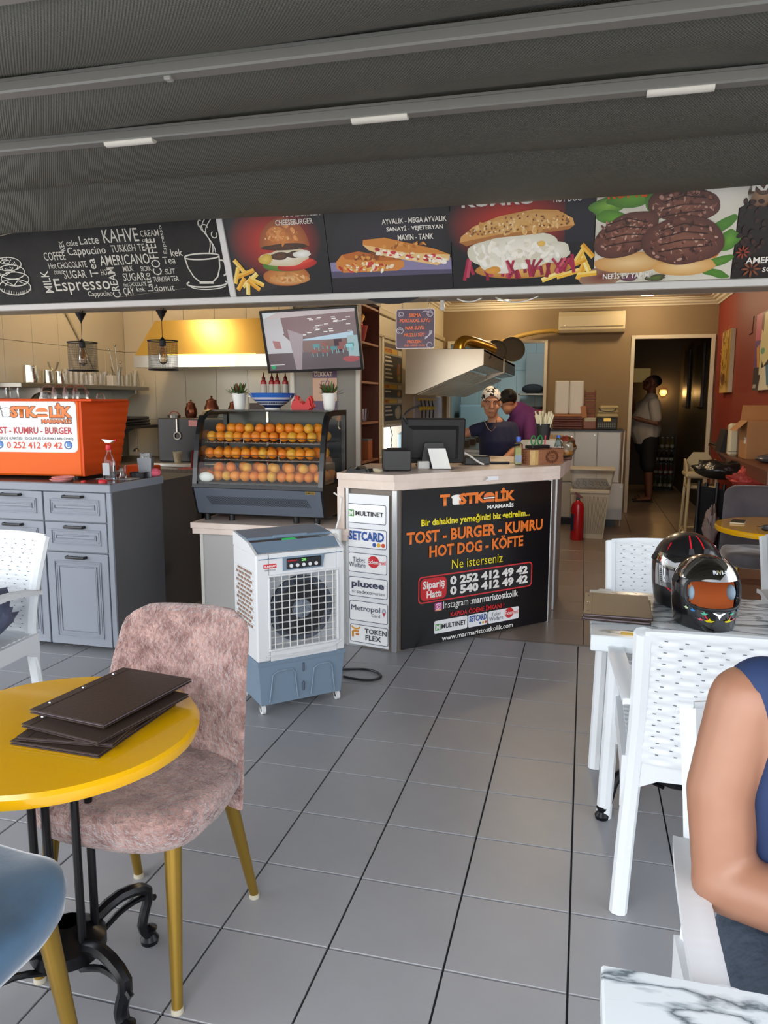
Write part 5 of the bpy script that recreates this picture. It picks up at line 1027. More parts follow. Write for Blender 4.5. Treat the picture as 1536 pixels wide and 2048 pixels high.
# ------------------------------------------------------------------ menu board on the side wall
c = Vector((-1.835, 7.74, 1.18)); t = thing('wall_menu', 'tall wall menu with yellow headings on the cream wall', 'sign', c); FMb = Frame((0, 0, 0), (0, -1, 0), (0, 0, 1)); 
FMb = Frame((0, -.75, 0), (0, 1, 0), (0, 0, 1))
G().box((0, 0, -.003), (.75, .77, .003), .001, m=FMb.mat()).build('board', M('pale_board', 'a39a7c', .4), t, smooth=0)
p = Print(FMb, 0, 0, .75, .77, z=.0035)
p.rect(.03, .94, .97, .99, '4a3c30')
for y0, y1 in ((.87, .93), (.44, .49), (.26, .31)): p.rect(.03, y0, .7, y1, 'e0b428'); p.rect(.74, y0, .97, y1, 'd8cdb0')
for y0, y1 in ((.52, .85), (.33, .43), (.04, .24)):
    p.rect(.03, y0, .97, y1, '2a2420'); k = int((y1-y0)/.05)
    for i in range(k): y = y1-.035-i*.05; p.rect(.06, y, .06+.3+.15*((i*7) % 3)/3, y+.02, 'd8d0bc')
p.ell(.78, .66, .12, .1, 'd8843c', '8a4a20', wob=.1); p.ell(.8, .58, .12, .05, 'b8a040', '6a5a20', wob=.1); p.ell(.8, .38, .12, .04, 'd89a4a', '8a5a28', wob=.1); p.ell(.75, .14, .18, .08, 'd8cfae', 'a89a74', wob=.08)
p.build(t)
for s, b in (('POTATOES', [.04, .675, .3, .712]), ('KUMRU', [.04, .342, .2, .375]), ('MAKO', [.04, .202, .2, .236])): text(s, FMb, b, M('rust_ink', 'b8481c', .5), t, bold=.03, z=.007)
o = thing('board_post', 'white upright strip beside the wall menu', 'trim', (-1.83, 6.93, .0)); G().box((-.005, -.02, .86), (.01, .02, 2.0), .003).build('strip', m_frame, o, smooth=0)
o = thing('water_carboy', 'blue water container standing at the bright window', 'container', (-1.72, 7.5, .9)); G().lathe([(.001, 0), (.09, 0), (.1, .02), (.1, .17), (.06, .2), (.03, .22)], n=24).build('body', M('blue_pet', '9cc4e0', .2, trans=.3), o)
t = thing('side_bench', 'cream bench under the bright window', 'bench', (-1.6, 7.3, 0)); G(Matrix.Translation((1.6, -7.3, 0))).box((-1.82, 6.6, 0), (-1.5, 8.0, .895), .004).build('body', m_cream, t, smooth=0)
tag(G().tube([(-1.8, 7.1, 1.16), (-1.78, 7.12, 1.08), (-1.79, 7.1, 1.0), (-1.77, 7.13, .91)], .005, 6).build('thin_cable', m_blackp, None), 'thin dark cable hanging before the bright window', 'cable')
# ------------------------------------------------------------------ hanging juice sign
c = Vector((-1.106, 4.5, 1.704)); t = thing('juice_sign', 'purple hanging sign listing fresh juices in orange letters', 'sign', c); FJ = Frame((0, 0, 0), (1, 0, 0), (0, 0, 1)); w_, h_ = .234, .229
p = Print(FJ, 0, 0, 1, 1, z=-.003); p.rrect(0, 0, w_, h_, .012, 'cfc4c4'); p.z = -.004; 
g = G(); g.box((.003, .003, -.004), (w_-.003, h_-.003, 0), m=FJ.mat()); g.build('board', M('juice_purple', '4e3a50', .4), t, smooth=0)
p = Print(FJ, 0, 0, 1, 1, z=.0005); p.rrect(0, 0, w_, h_, .014, 'd4c8c8'); p.rrect(.004, .004, w_-.004, h_-.004, .011, '523e54'); p.rect(.004, .1, w_-.004, .15, '4a384c')
for cx, cy, r_ in ((.205, .2, .018), (.025, .105, .02), (.03, .2, .016)): p.arc(cx, cy, r_, r_*.9, 0, 2*pi, .003, 'c8c0cc'); p.arc(cx, cy, r_*.6, r_*.5, 0, 5, .003, 'c8c0cc')
for k in range(4): p.arc(.17, .1, .035+.005*k, .045-.004*k, -1.4, .1, .003, 'c8c0cc')
p.arc(.205, .02, .016, .014, 0, 5, .003, 'c8c0cc'); p.arc(.18, .205, .02, .01, .5, 3, .003, 'c8c0cc'); p.build(t)
m_jo = M('juice_orange', 'f07a48', .5)
for s, b in (('SIKMA', [.08, .182, .152, .203]), ('PORTAKAL SUYU', [.025, .152, .208, .173]), ('NAR SUYU', [.058, .11, .172, .131]), ('MUZLU SÜT', [.05, .07, .175, .094]), ('FROZEN', [.07, .032, .155, .05]), ('ÇİLEK - KARPUZ - KAVUN', [.05, .012, .178, .027])): text(s, FJ, b, m_jo, t, bold=.03, z=.003)
for x in (.04, .195):
    g = G()
    for k in range(4): z = h_+.006+k*.014; g.tube([(x+(.004*cos(a*pi/4) if k % 2 else 0), (0 if k % 2 else .004*cos(a*pi/4)), z+.009*sin(a*pi/4)) for a in range(8)], .0012, 5, closed=True)
    g.build('chain', m_steel, t, kind='stuff')
# ------------------------------------------------------------------ big cooker hood
t = thing('cooker_hood', 'large steel cooker hood with sloping underside over the cooking line', 'hood', (-1.25, 8, 1.46)); T = Matrix.Translation((1.25, -8, -1.46)); m_hs = M('hood_steel', 'd6ccbc', .3, metal=.65, var=(1.5, .08)); m_hd = M('hood_dark', '4c4844', .4, metal=.5)
pf = [(-1.6, 1.464), (-1.505, 1.464), (-.89, 1.72), (-.89, 1.856), (-1.6, 1.865)]
fixn(G(T).prism(pf, (0, 6.88, 0), (1, 0, 0), (0, 0, 1), (0, .02, 0)).build('end_panel', m_hs, t, smooth=0))
G(T).box((-.91, 6.9, 1.72), (-.89, 8.6, 1.856)).build('front_fascia', m_hd, t, smooth=0); G(T).box((-.91, 8.7, 1.73), (-.89, 10.0, 1.856)).build('rear_fascia', m_hd, t, smooth=0)
fixn(G(T).prism([(-1.6, 1.455), (-1.505, 1.455), (-.885, 1.71), (-.885, 1.862), (-.93, 1.862), (-.93, 1.75), (-1.5, 1.5), (-1.6, 1.5)], (0, 8.58, 0), (1, 0, 0), (0, 0, 1), (0, .14, 0)).build('joint_strip', m_hs, t, smooth=0)); G(T).box((-1.6, 6.9, 1.84), (-.89, 10.0, 1.865)).build('top_sheet', m_hd, t, smooth=0)
G(T).box((-1.602, 6.9, 1.464), (-1.59, 10.0, 1.84)).build('wall_side', m_hs, t, smooth=0)
fixn(G(T).add([(-1.5, 6.9, 1.464), (-1.2, 6.9, 1.59), (-1.2, 9.98, 1.59), (-1.5, 9.98, 1.464)], [(0, 1, 2, 3)]).add([(-1.05, 6.9, 1.69), (-.9, 6.9, 1.72), (-.9, 9.98, 1.72), (-1.05, 9.98, 1.69)], [(0, 1, 2, 3)]).build('underside', m_hs, t, smooth=0))
for k in range(24):
    y = 6.95+k*.125; fixn(G(T).prism([(-1.5, 1.475), (-1.05, 1.675), (-1.05, 1.655), (-1.5, 1.455)], (0, y, 0), (1, 0, 0), (0, 0, 1), (0, .05, 0)).build('filter_slat', m_hs, t, smooth=0))
G(T).tube([(-.95, 7.3, 1.8), (-.885, 7.3, 1.8), (-.875, 7.3, 1.82), (-.885, 7.45, 1.82), (-.95, 7.45, 1.8)], .005, 6).build('handle', m_blackp, t)
t = thing('exhaust_duct', 'brass coloured exhaust elbow on top of the cooker hood', 'duct', (-1.2, 7.6, 1.865)); mdu = M('brass_duct', 'b08c34', .3, metal=.9)
pts = [(-.06, .2, .0), (-.06, .2, .06), (-.05, .23, .11), (-.01, .32, .145), (.08, .5, .13), (.2, .8, .09)]
G().tube(smoothp(pts, 4), .06, 18).build('elbow', mdu, t)
G().tube([(-.06+.064*cos(a*pi/10), .2+.064*sin(a*pi/10), .02) for a in range(20)], .006, 6, closed=True).build('collar', mdu, t)
for k, (x, y, z, r_) in enumerate(((-1.04, 9.2, 1.98, .13), (-.86, 9.3, 1.97, .15), (-.96, 9.8, 1.9, .12))):
    o = thing('round_tray', ('dark round tray behind the hood on the left', 'largest dark round tray leaning behind the hood', 'pale round tray lowest at the hood end')[k], 'tray', (x, y, 1.866), rot=(R(75), 0, R(15)), group='round trays on the hood'); mt = M('tray_dark', '4a443e', .4) if k < 2 else M('tray_pale', '9fb0b4', .3)
    G().lathe([(.001, .004), (r_*.85, .004), (r_, .02), (r_*1.02, .018), (r_*.87, 0), (.001, 0)], c=(0, r_, 0), n=32).build('dish', mt, o)
# air conditioner with pipe
t = thing('air_conditioner', 'cream wall air conditioner above the doorway', 'air conditioner', (.035, 10.0, 2.24)); T = Matrix.Translation((-.035, -10.0, -2.24)); mac = M('aged_white_plastic', 'c6b896', .4)
fixn(G(T).prism([(10.1, 2.245), (9.93, 2.245), (9.9, 2.28), (9.89, 2.44), (9.92, 2.495), (10.1, 2.5)], (-.36, 0, 0), (0, 1, 0), (0, 0, 1), (.79, 0, 0)).build('body', mac, t, smooth=0))
G(T).box((-.35, 9.925, 2.25), (.42, 9.94, 2.262)).build('outlet_slot', m_cd, t, smooth=0); G(T).box((-.34, 9.884, 2.315), (.41, 9.9, 2.318)).build('panel_line', M('ac_line', '8a7c5c', .5), t, smooth=0); G(T).box((-.35, 9.915, 2.263), (.42, 9.925, 2.275), .003).build('flap', mac, t, smooth=0)
for k in range(5): G(T).box((-.33, 9.93+k*.03, 2.497), (.4, 9.94+k*.03, 2.503)).build('top_slat', m_cd, t, smooth=0)
G(T).box((-.3, 9.883, 2.33), (-.27, 9.9, 2.335)).build('badge', m_steel, t, smooth=0)
pts = [(-.36, 9.98, 2.27), (-.5, 9.98, 2.275), (-.75, 9.97, 2.24), (-1.0, 9.96, 2.17), (-1.2, 9.95, 2.13), (-1.4, 9.93, 2.12)]
tag(G().tube(smoothp(pts, 5), .028, 10).build('pipe_sleeve', M('tan_sleeve', 'a8873c', .6, bump=(60, .3)), None), 'tan insulated pipe curving from the air conditioner', 'pipe')
# cooking line, wall panel and gas pipe under the hood
t = thing('cooking_range', 'steel cooking line under the large hood', 'cooker', (-1.4, 8.4, 0)); T = Matrix.Translation((1.4, -8.4, 0))
G(T).box((-1.83, 8.05, 0), (-1.05, 9.9, .86), .004).build('body', m_steel, t, smooth=0); G(T).box((-1.83, 8.02, .86), (-1.0, 9.92, .9), .004).build('top', m_steel, t, smooth=0)
for k in range(3): G(T).cyl((-1.35, 8.4+k*.5, .9), (-1.35, 8.4+k*.5, .97), .13, n=22).build('burner_pan', m_hd, t)
t = thing('wall_panel', 'white wall panel with gas taps under the hood', 'panel', (-1.83, 9.2, .9)); T = Matrix.Translation((1.83, -9.2, -.9))
G(T).box((-1.838, 8.3, .92), (-1.82, 9.95, 1.45)).build('sheet', M('lavender_white', 'b6b4c4', .4), t, smooth=0)
G(T).tube([(-1.8, 8.4, 1.42), (-1.79, 9.3, 1.42)], .016, 10).build('yellow_pipe', M('gas_yellow', 'd8b820', .4), t)
for k in range(4):
    y = 8.45+k*.22; q = G(T).tube([(-1.79, y, 1.42), (-1.77, y, 1.32), (-1.78, y+.03, 1.2), (-1.77, y, 1.1)], .008, 8).build('gas_hose', m_cd, t); G(T).box((-1.8, y-.03, 1.3), (-1.76, y+.03, 1.34), .004).build('tap', M('gas_yellow'), q, smooth=0)
# back kitchen: shelves, cabinets, lamp
t = thing('steel_shelf_unit', 'steel shelf unit in the back kitchen', 'shelf', (-.75, 12.3, 0)); T = Matrix.Translation((.75, -12.3, 0))
for z in (.9, 1.2, 1.5): G(T).box((-1.02, 12.0, z), (-.4, 12.5, z+.025), .003).build('shelf_board', m_steel, t, smooth=0)
for x in (-1.01, -.42): G(T).box((x, 12.0, 0), (x+.025, 12.025, 1.55)).build('upright', m_steel, t, smooth=0)
o = tag(G().sphere((0, 0, .07), (.17, .1, .08), 14, 8).build('black_bundle', M('black_cloth', '1a1a1e', .9, bump=(12, .8), bumps=.03), None), 'black cloth bundle on the top kitchen shelf', 'bundle'); o.location = (-.8, 12.2, 1.526)
o = thing('clear_box', 'clear plastic box on the top kitchen shelf', 'box', (-.53, 12.2, 1.526)); G().box((-.08, -.1, 0), (.08, .1, .09), .006).build('box', MG('pet_plastic'), o, smooth=0)
o = thing('red_tray', 'red tray of pans on the middle kitchen shelf', 'tray', (-.68, 12.15, 1.226)); G().box((-.22, -.1, 0), (.22, .1, .05), .006).build('tray', M('red_strip'), o, smooth=0); G().lathe([(.001, .05), (.08, .05), (.1, .1), (.09, .1), (.001, .06)], c=(-.05, 0, 0), n=20).build('pan', m_hd, o)
t = thing('steel_fridge', 'pale steel fridge in the back kitchen', 'fridge', (-1.55, 12.2, 0)); T = Matrix.Translation((1.55, -12.2, 0)); G(T).box((-1.9, 11.9, .02), (-1.1, 12.55, 1.35), .006).build('body', M('pale_blue_steel', 'a8c4cc', .3, metal=.3), t, smooth=0); G(T).box((-1.88, 11.885, .5), (-1.12, 11.9, 1.33), .004).build('door', M('pale_blue_steel'), t, smooth=0); G(T).box((-1.2, 11.86, .7), (-1.18, 11.885, 1.1), .003).build('handle', m_steel, t, smooth=0)
t = thing('wall_cupboard', 'grey wall cupboard in the back kitchen', 'cupboard', (-.3, 12.4, 1.6)); G().box((-.62, -.15, 0), (.5, .15, .55), .004).build('body', M('grey_cupboard', '7c7f7c', .4), t, smooth=0); G().box((-.06, -.152, .02), (-.055, -.15, .53)).build('door_gap', m_cd, t, smooth=0)
t = thing('kitchen_lamp', 'tube lamp on the back kitchen ceiling', 'lamp', (-.8, 11.2, 2.68)); G().box((-.5, -.04, 0), (.5, .04, .04), .01).build('housing', m_white, t, smooth=0); G().cyl((-.48, 0, -.012), (.48, 0, -.012), .014).build('tube', M('tube_white', 'e8f6ff', .4, emit=4), t); light('AREA', (0, 0, -.06), 22, (.82, .95, 1.0), .6, parent=t)
# ------------------------------------------------------------------ things on the service counter
m_bp2 = M('matt_black', '1a1a1c', .5); m_bp3 = M('satin_black', '242426', .38)
ZC = 1.0
t = thing('till_monitor', 'black till monitor seen from behind on the counter', 'monitor', (-.885, 4.56, ZC), R(17))
Mm = Matrix.Translation((0, 0, .165)) @ Matrix.Rotation(R(8), 4, 'X')
G().box((-.195, -.03, -.14), (.19, .0, .135), .008, m=Mm).build('screen_case', m_bp2, t, smooth=0)
frust(G(Mm @ Matrix.Rotation(R(90), 4, 'X')), -.16, .15, -.11, .09, .03, -.13, .13, -.1, .07, .055).build('rear_housing', m_bp3, t, smooth=0)
fixn(G().prism([(-.085, 0), (.07, 0), (.05, .15), (-.06, .15)], (0, -.1, 0), (1, 0, 0), (0, 0, 1), (0, .03, 0)).build('stand', m_bp3, t, smooth=0)); G().box((-.1, -.12, 0), (.085, .09, .015), .005).build('foot', m_bp2, t, smooth=0)
G().tube(smoothp([(-.16, -.05, .26), (-.18, -.06, .31), (-.14, -.03, .35), (-.08, 0, .37)], 4), .006, 8).build('cable', m_blackp, t)
o = thing('receipt_printer', 'black receipt printer box at the left of the till', 'printer', (-1.035, 4.26, ZC), R(18)); G().box((-.085, -.07, .004), (.075, .08, .122), .006).build('case', m_bp3, o, smooth=0); G().box((-.086, -.066, .02), (-.083, .06, .1)).build('side_inset', m_blackp, o, smooth=0); G().box((-.06, -.03, .122), (.05, .06, .128), .003).build('lid', m_bp2, o, smooth=0)
for x in (-.06, .05): G().cyl((x, -.05, 0), (x, -.05, .006), .01).build('foot', m_blackp, o)
t = thing('code_stand', 'white table card in a clear acrylic stand', 'card stand', (-.79, 4.39, ZC), R(20))
Mq = Matrix.Rotation(R(-12), 4, 'X'); fq = Frame(Mq @ Vector((-.05, 0, .005)), (1, 0, 0), Mq @ Vector((0, 0, 1)))
fixn(G().prism([(-.012, 0), (.095, 0), (.065, .12), (-.04, .12)], fq.o, fq.ux, fq.uy, fq.n*-.002).build('card', M('white_paper'), t, smooth=0)); G().box((-.06, -.015, 0), (.06, .04, .004), .001).build('base', m_cg, t, smooth=0)
t = thing('black_pouches', 'black cloth bill pouch heap at the end of the counter', 'pouch', (-1.24, 4.12, ZC))
for k, (x, y, a) in enumerate(((0, 0, .3), (.03, .05, -.4))): fixn(G(Matrix.Rotation(a, 4, 'Z')).prism([(-.06, 0), (.06, 0), (.045, .02), (.0, .012), (-.03, .03)], (x, y-.04, .0), (1, 0, 0), (0, 0, 1), (0, .06, 0)).build('pouch', m_bp2, t, smooth=0))
t = thing('white_phone', 'white cordless phone handset lying on the counter', 'phone', (-1.145, 4.15, ZC), R(-15)); G().box((-.05, -.02, 0), (.05, .02, .016), .007).build('body', m_cream, t, smooth=0); G().box((-.02, -.012, .016), (.03, .012, .019), .002).build('keypad', M('white_plastic'), t, smooth=0)
o = thing('card_reader', 'dark card terminal on the counter behind a white cable', 'card terminal', (-.66, 4.82, ZC), R(25)); G().box((-.085, -.04, 0), (.085, .05, .055), .008).build('case', M('grey_terminal', '3c3d3c', .45), o, smooth=0); G().box((-.02, -.02, .055), (.05, .03, .057)).build('screen', M('lcd_green', '7c7f60', .3), o, smooth=0)
tag(G().tube(smoothp([(-.86, 4.62, 1.1), (-.78, 4.66, 1.105), (-.7, 4.72, 1.07), (-.63, 4.75, 1.02), (-.6, 4.76, 1.006)], 4), .006, 8).build('white_cable', M('white_plastic'), None), 'white cable arching over the card terminal', 'cable')
o = thing('tape_dispenser', 'white coiled cable plug behind the printer', 'plug', (-.93, 4.42, ZC), R(20)); G().box((-.02, -.02, 0), (.05, .02, .045), .004).build('block', M('white_plastic'), o, smooth=0)
o = thing('pen', 'black marker pen lying beside the terminal', 'pen', (-.53, 4.88, ZC+.008)); G().cyl((-.05, 0, 0), (.05, .02, 0), .008).build('barrel', m_blackp, o); G().cyl((.05, .02, 0), (.075, .025, 0), .0085).build('cap', m_bp2, o)
o = thing('paper_fan', 'pale folded paper near the marker pen', 'paper', (-.46, 4.95, ZC+.001)); G().add([(-.06, -.02, 0), (.08, .03, 0), (.09, .05, .012), (-.04, .03, .01)], [(0, 1, 2, 3)]).build('sheet', m_cream, o, smooth=0)
t = thing('sanitiser_bottle', 'clear square bottle with a blue cap and pale green liquid', 'bottle', (-.395, 4.83, ZC), R(10))
G().box((-.026, -.02, .002), (.026, .02, .14), .008).build('bottle', MG('bottle_clear', 'f0f4e4', .12), t, smooth=0); G().box((-.0235, -.0175, .004), (.0235, .0175, .115), .006).build('liquid', M('pale_green_liquid', 'd8dcaa', .2, alpha=.6), t, smooth=0); G().cyl((0, 0, .14), (0, 0, .15), .012).build('neck', m_cg, t); G().cyl((0, 0, .148), (0, 0, .178), .016, .015, n=18).build('cap', M('blue_cap', '2a5ac8', .3), t); G().box((-.02, -.0212, .02), (.02, -.02, .065)).build('label', M('blue_label', '8a98a8', .5), t, smooth=0)
# wooden box
t = thing('wooden_box', 'wooden box with an engraved round emblem on the counter', 'box', (-.255, 4.98, ZC), R(50)); m_bx = M('box_wood', '9c6848', .5, var=(10, .2), stretch=(1, 1, 10)); m_bl2 = M('box_pale_wood', 'c9a468', .5, var=(30, .2), stretch=(6, 6, 1))
fixn(G().prism([(-.14, -.03), (-.12, -.05), (.14, -.05), (.14, .06), (-.14, .06)], (0, 0, 0), (1, 0, 0), (0, 1, 0), (0, 0, .095)).build('body', m_bx, t, smooth=0))
fixn(G().prism([(-.142, -.03), (-.12, -.052), (-.09, -.052), (-.09, -.05), (-.12, -.05), (-.14, -.03)], (0, 0, 0.001), (1, 0, 0), (0, 1, 0), (0, 0, .093)).build('corner_inlay', m_bl2, t, smooth=0))
G().box((-.14, -.05, .095), (.14, .06, .1), .001).build('lid', M('box_edge', '5c2c20', .5), t, smooth=0)
fb = Frame((.035, -.0505, .047), (1, 0, 0), (0, 0, 1)); p = Print(fb, 0, 0, 1, 1, z=.0004)
for k in range(18): a = 2*pi*k/18; p.ell(.052*cos(a), .034*sin(a), .01, .007, '6a3c24', a=a, n=8)
p.arc(0, 0, .04, .026, 0, 2*pi, .003, '6a3c24', 24); p.build(t, 'engraving'); text('KÜRDAN', fb, [-.026, .002, .026, .012], M('burnt_ink', '5a3020', .6), t, z=.0018, bold=.02); text('ve TUZ', fb, [-.02, -.012, .02, -.002], M('burnt_ink'), t, z=.0018, bold=.02)
fs = Frame((-.1405, .02, .047), (0, -1, 0), (0, 0, 1)); text('PEÇETE', fs, [-.03, -.035, .03, .035], M('burnt_ink'), t, rot=90)
t = thing('utensil_tray', 'black tray with green handled scissors on the wooden box', 'tray', (-.27, 5.0, 1.1005), R(50)); G().box((-.1, -.03, 0), (.06, .04, .02), .004).build('tray', m_bp2, t, smooth=0)
for k, (x, h) in enumerate(((-.07, '2e8a4a'), (-.01, '2e8a4a'))): G().tube([(x+.02*cos(a*pi/8), -.005, .05+.03*sin(a*pi/8)) for a in range(16)], .005, 6, closed=True).build('scissor_handle', M('green_handle', h, .4), t)
G().cyl((.04, 0, .02), (.045, 0, .08), .004).build('pen', M('red_plastic'), t)
t = thing('white_tray', 'white plastic tray behind the scissors', 'tray', (-.27, 5.2, ZC), R(40)); G().box((-.14, -.05, 0), (.14, .06, .145), .012).build('tray', M('off_white_plastic', 'd6d0bf', .45), t, smooth=0)
t = thing('straw_cup', 'black cup full of paper wrapped straws', 'cup', (-.265, 5.22, 1.1455)); G().lathe([(.001, 0), (.04, 0), (.052, .105), (.049, .105), (.038, .004), (.001, .004)], n=22).build('cup', m_bp2, t)
rs = random.Random(4)
for k in range(42):
    a = rs.uniform(0, 6.28); q = rs.uniform(0, .03); b = Vector((q*cos(a), q*sin(a), .02)); e = b+Vector((cos(a)*rs.uniform(.0, .055), sin(a)*rs.uniform(0, .055), rs.uniform(.13, .17))); G().cyl(b, e, .0055, n=6).build('straw', M('straw_paper', 'e6dcba', .7), t)
t = thing('small_water_bottle', 'small water bottle with a blue cap behind the wooden box', 'bottle', (-.165, 5.22, ZC)); G().lathe([(.001, .002), (.03, .002), (.031, .02), (.03, .11), (.013, .15), (.012, .16)], n=18).build('body', MG('pet_plastic'), t); G().cyl((0, 0, .158), (0, 0, .175), .014, n=16).build('cap', M('blue_cap'), t); G().lathe([(.0315, .07), (.0315, .1)], n=18).build('label', m_white, t)
t = thing('plastic_bag', 'crumpled clear bag with yellow and red goods on the counter end', 'bag', (-.12, 5.35, ZC)); 
g = G(); g.sphere((0, 0, .085), (.07, .07, .085), 16, 10); g.v = [(x*(1+.22*noise.noise(Vector((x*30, y*30, z*30)))), y*(1+.22*noise.noise(Vector((x*30, y*30, z*30+9)))), z*(1+.15*noise.noise(Vector((x*40, y*40, z*40+5))))) for x, y, z in g.v]; g.build('bag', MG('bag_film', 'eee8dc', .16, .12), t, smooth=0)
G().sphere((0, -.01, .05), (.05, .045, .02), 12, 8).build('yellow_goods', M('mustard_yellow', 'e0a020', .4), t); G().cyl((-.005, .0, .13), (-.005, 0, .16), .022).build('red_cap', M('red_plastic'), t); G().box((-.045, -.04, .003), (.045, .04, .03), .006).build('brown_tray', m_wd, t, smooth=0)
t = thing('red_dispenser', 'small red and clear toothpick dispenser at the counter end', 'dispenser', (-.155, 5.12, ZC), R(40)); G().box((-.025, -.02, 0), (.025, .02, .04), .006).build('base', M('red_plastic'), t, smooth=0); G().lathe([(.001, .04), (.022, .042), (.025, .08), (.015, .11), (.001, .115)], n=16).build('dome', m_cg, t)
t = thing('kraft_box', 'brown kraft snack box behind the plastic bag', 'box', (-.2, 5.42, ZC), R(10)); G().box((-.06, -.03, 0), (.06, .03, .17), .003).build('carton', M('kraft', 'b08a5c', .7), t, smooth=0)
# ------------------------------------------------------------------ white cabinets by the back wall
m_wc = M('white_cabinet', 'c9cbcb', .35)
t = thing('white_cabinet', 'white low cabinet with three doors by the back wall', 'cabinet', (0, 9.1, 0)); T = Matrix.Translation((0, -9.1, 0))
G(T).box((-.38, 8.9, .08), (.4, 9.5, 1.07)).build('body', m_wc, t, smooth=0); G(T).box((-.4, 8.88, 1.07), (.43, 9.52, 1.09), .002).build('top', m_blackp, t, smooth=0); G(T).box((-.36, 8.93, 0), (.38, 9.45, .08)).build('plinth', m_blackp, t, smooth=0)
for a, b in ((-.36, -.108), (-.1, .143), (.15, .393)):
    d = G(T).box((a, 8.87, .5), (b, 8.9, 1.06), .006).build('door', m_wc, t, smooth=0)
    if a == -.1: G(T).cyl((b-.03, 8.866, 1.03), (b-.03, 8.872, 1.03), .008).build('lock', m_steel, d)
for a, b in ((-.36, -.12), (-.115, .08)): G(T).box((a, 8.87, .09), (b, 8.9, .49), .006).build('lower_door', m_wc, t, smooth=0)
d = G(T).box((.085, 8.8, .09), (.44, 8.83, .5), .006).build('open_drawer', m_wc, t, smooth=0)
for z in (.13, .46): G(T).cyl((.41, 8.795, z), (.41, 8.802, z), .007).build('screw', m_steel, d)
o = thing('white_pole', 'thin white pole standing at the cabinet side', 'pole', (.425, 8.95, .0)); G().cyl((0, 0, 0), (.01, 0, 1.08), .008, n=10).build('pole', m_white, o)
t = thing('tray_pile', 'pile of reddish wooden serving boards with two orange ones on top', 'pile', (-.19, 9.1, 1.09))
for k in range(6): G().box((-.165+.006*(k % 2), -.1, k*.028), (.165, .1, k*.028+.024), .004).build('board', M('red_brown_wood', '6a3428', .5, var=(12, .2)) if k < 5 else M('orange_wood', 'b8743a', .5), t, smooth=0)
m_foam = M('white_foam', 'f2eee4', .6)
for k, x in enumerate((-.26, -.1)):
    o = thing('foam_tray_stack', ('stack of white foam trays standing on end, left of the two', 'stack of white foam trays standing on end, right of the two')[k], 'trays', (x, 9.1, 1.2585), group='stacks of foam trays')
    G().box((-.076, -.07, .0), (.074, .06, .375), .012).build('front_tray', m_foam, o, smooth=0)
    g = G()
    for j in range(26): z = .03+j*.0135; g.box((-.082, -.05, z), (.08, .06, z+.006))
    g.build('nested_edges', m_foam, o, smooth=0, kind='stuff')
t = thing('wooden_crate', 'tall slatted reddish wooden crate beside the foam trays', 'crate', (.045, 9.15, 1.2205))
for k in range(6): G().box((-.06, -.1, k*.05), (.065, -.088, k*.05+.036), .003).build('slat', M('crate_wood', '7a4028', .55, var=(14, .25)), t, smooth=0); G().box((.055, -.088, k*.05), (.067, .1, k*.05+.036), .003).build('slat', M('crate_wood'), t, smooth=0)
for x in (-.06, .05): G().box((x, -.085, 0), (x+.015, -.07, .31)).build('post', M('crate_wood'), t, smooth=0)
o = tag(G().box((-.03, -.01, 0), (.03, .01, .13), .003).build('orange_board', M('orange_wood'), None, smooth=0), 'orange board leaning between the trays and the crate', 'board'); o.location = (-.03, 8.99, 1.26); o.rotation_euler = (0, R(-8), 0); o.location = (-.005, 9.0, 1.2205)
t = thing('food_container', 'brown plastic container with a white lid on the cabinet', 'container', (.05, 9.1, 1.09)); G().box((-.065, -.1, 0), (.075, .1, .1), .008).build('tub', M('brown_plastic', '8a5238', .45), t, smooth=0); G().box((-.055, -.105, .085), (.07, .1, .13), .008).build('lid', m_cream, t, smooth=0)
t = thing('black_basket', 'black perforated basket holding folded cream bags', 'basket', (.245, 9.1, 1.09)); G().box((-.115, -.1, 0), (.11, .1, .13), .006).build('basket', m_bp2, t, smooth=0)
g = G()
for j in range(3):
    for i in range(9): g.box((-.1+i*.022, -.1015, .025+j*.02), (-.088+i*.022, -.1, .035+j*.02))
g.build('holes', M('pale_hole', '8a8674', .6), t, smooth=0, kind='stuff'); G().box((-.04, -.103, .09), (.04, -.1, .128), .001).build('tag_plate', M('gold_badge'), t, smooth=0)
for k in range(3):
    o = tag(G().box((-.12+.01*k, -.1, 0), (.12-.006*k, .1, .045), .016).build('folded_bag', M('cream_cloth', 'c9b98c', .9, bump=(20, .6), bumps=.02), None, smooth=50), ('lowest folded cream bag in the black basket', 'middle folded cream bag with a dark handle', 'top folded cream bag on the basket')[k], 'bag'); o.location = (.245+.004*k, 9.1, 1.2205+k*.046)
tag(G().tube(smoothp([(.15, 8.99, 1.33), (.17, 8.985, 1.3), (.25, 8.98, 1.29), (.32, 8.985, 1.3), (.33, 8.99, 1.33)], 3), .005, 6).build('bag_strap', m_bp2, None), 'dark curved strap lying on the cream bags', 'strap')
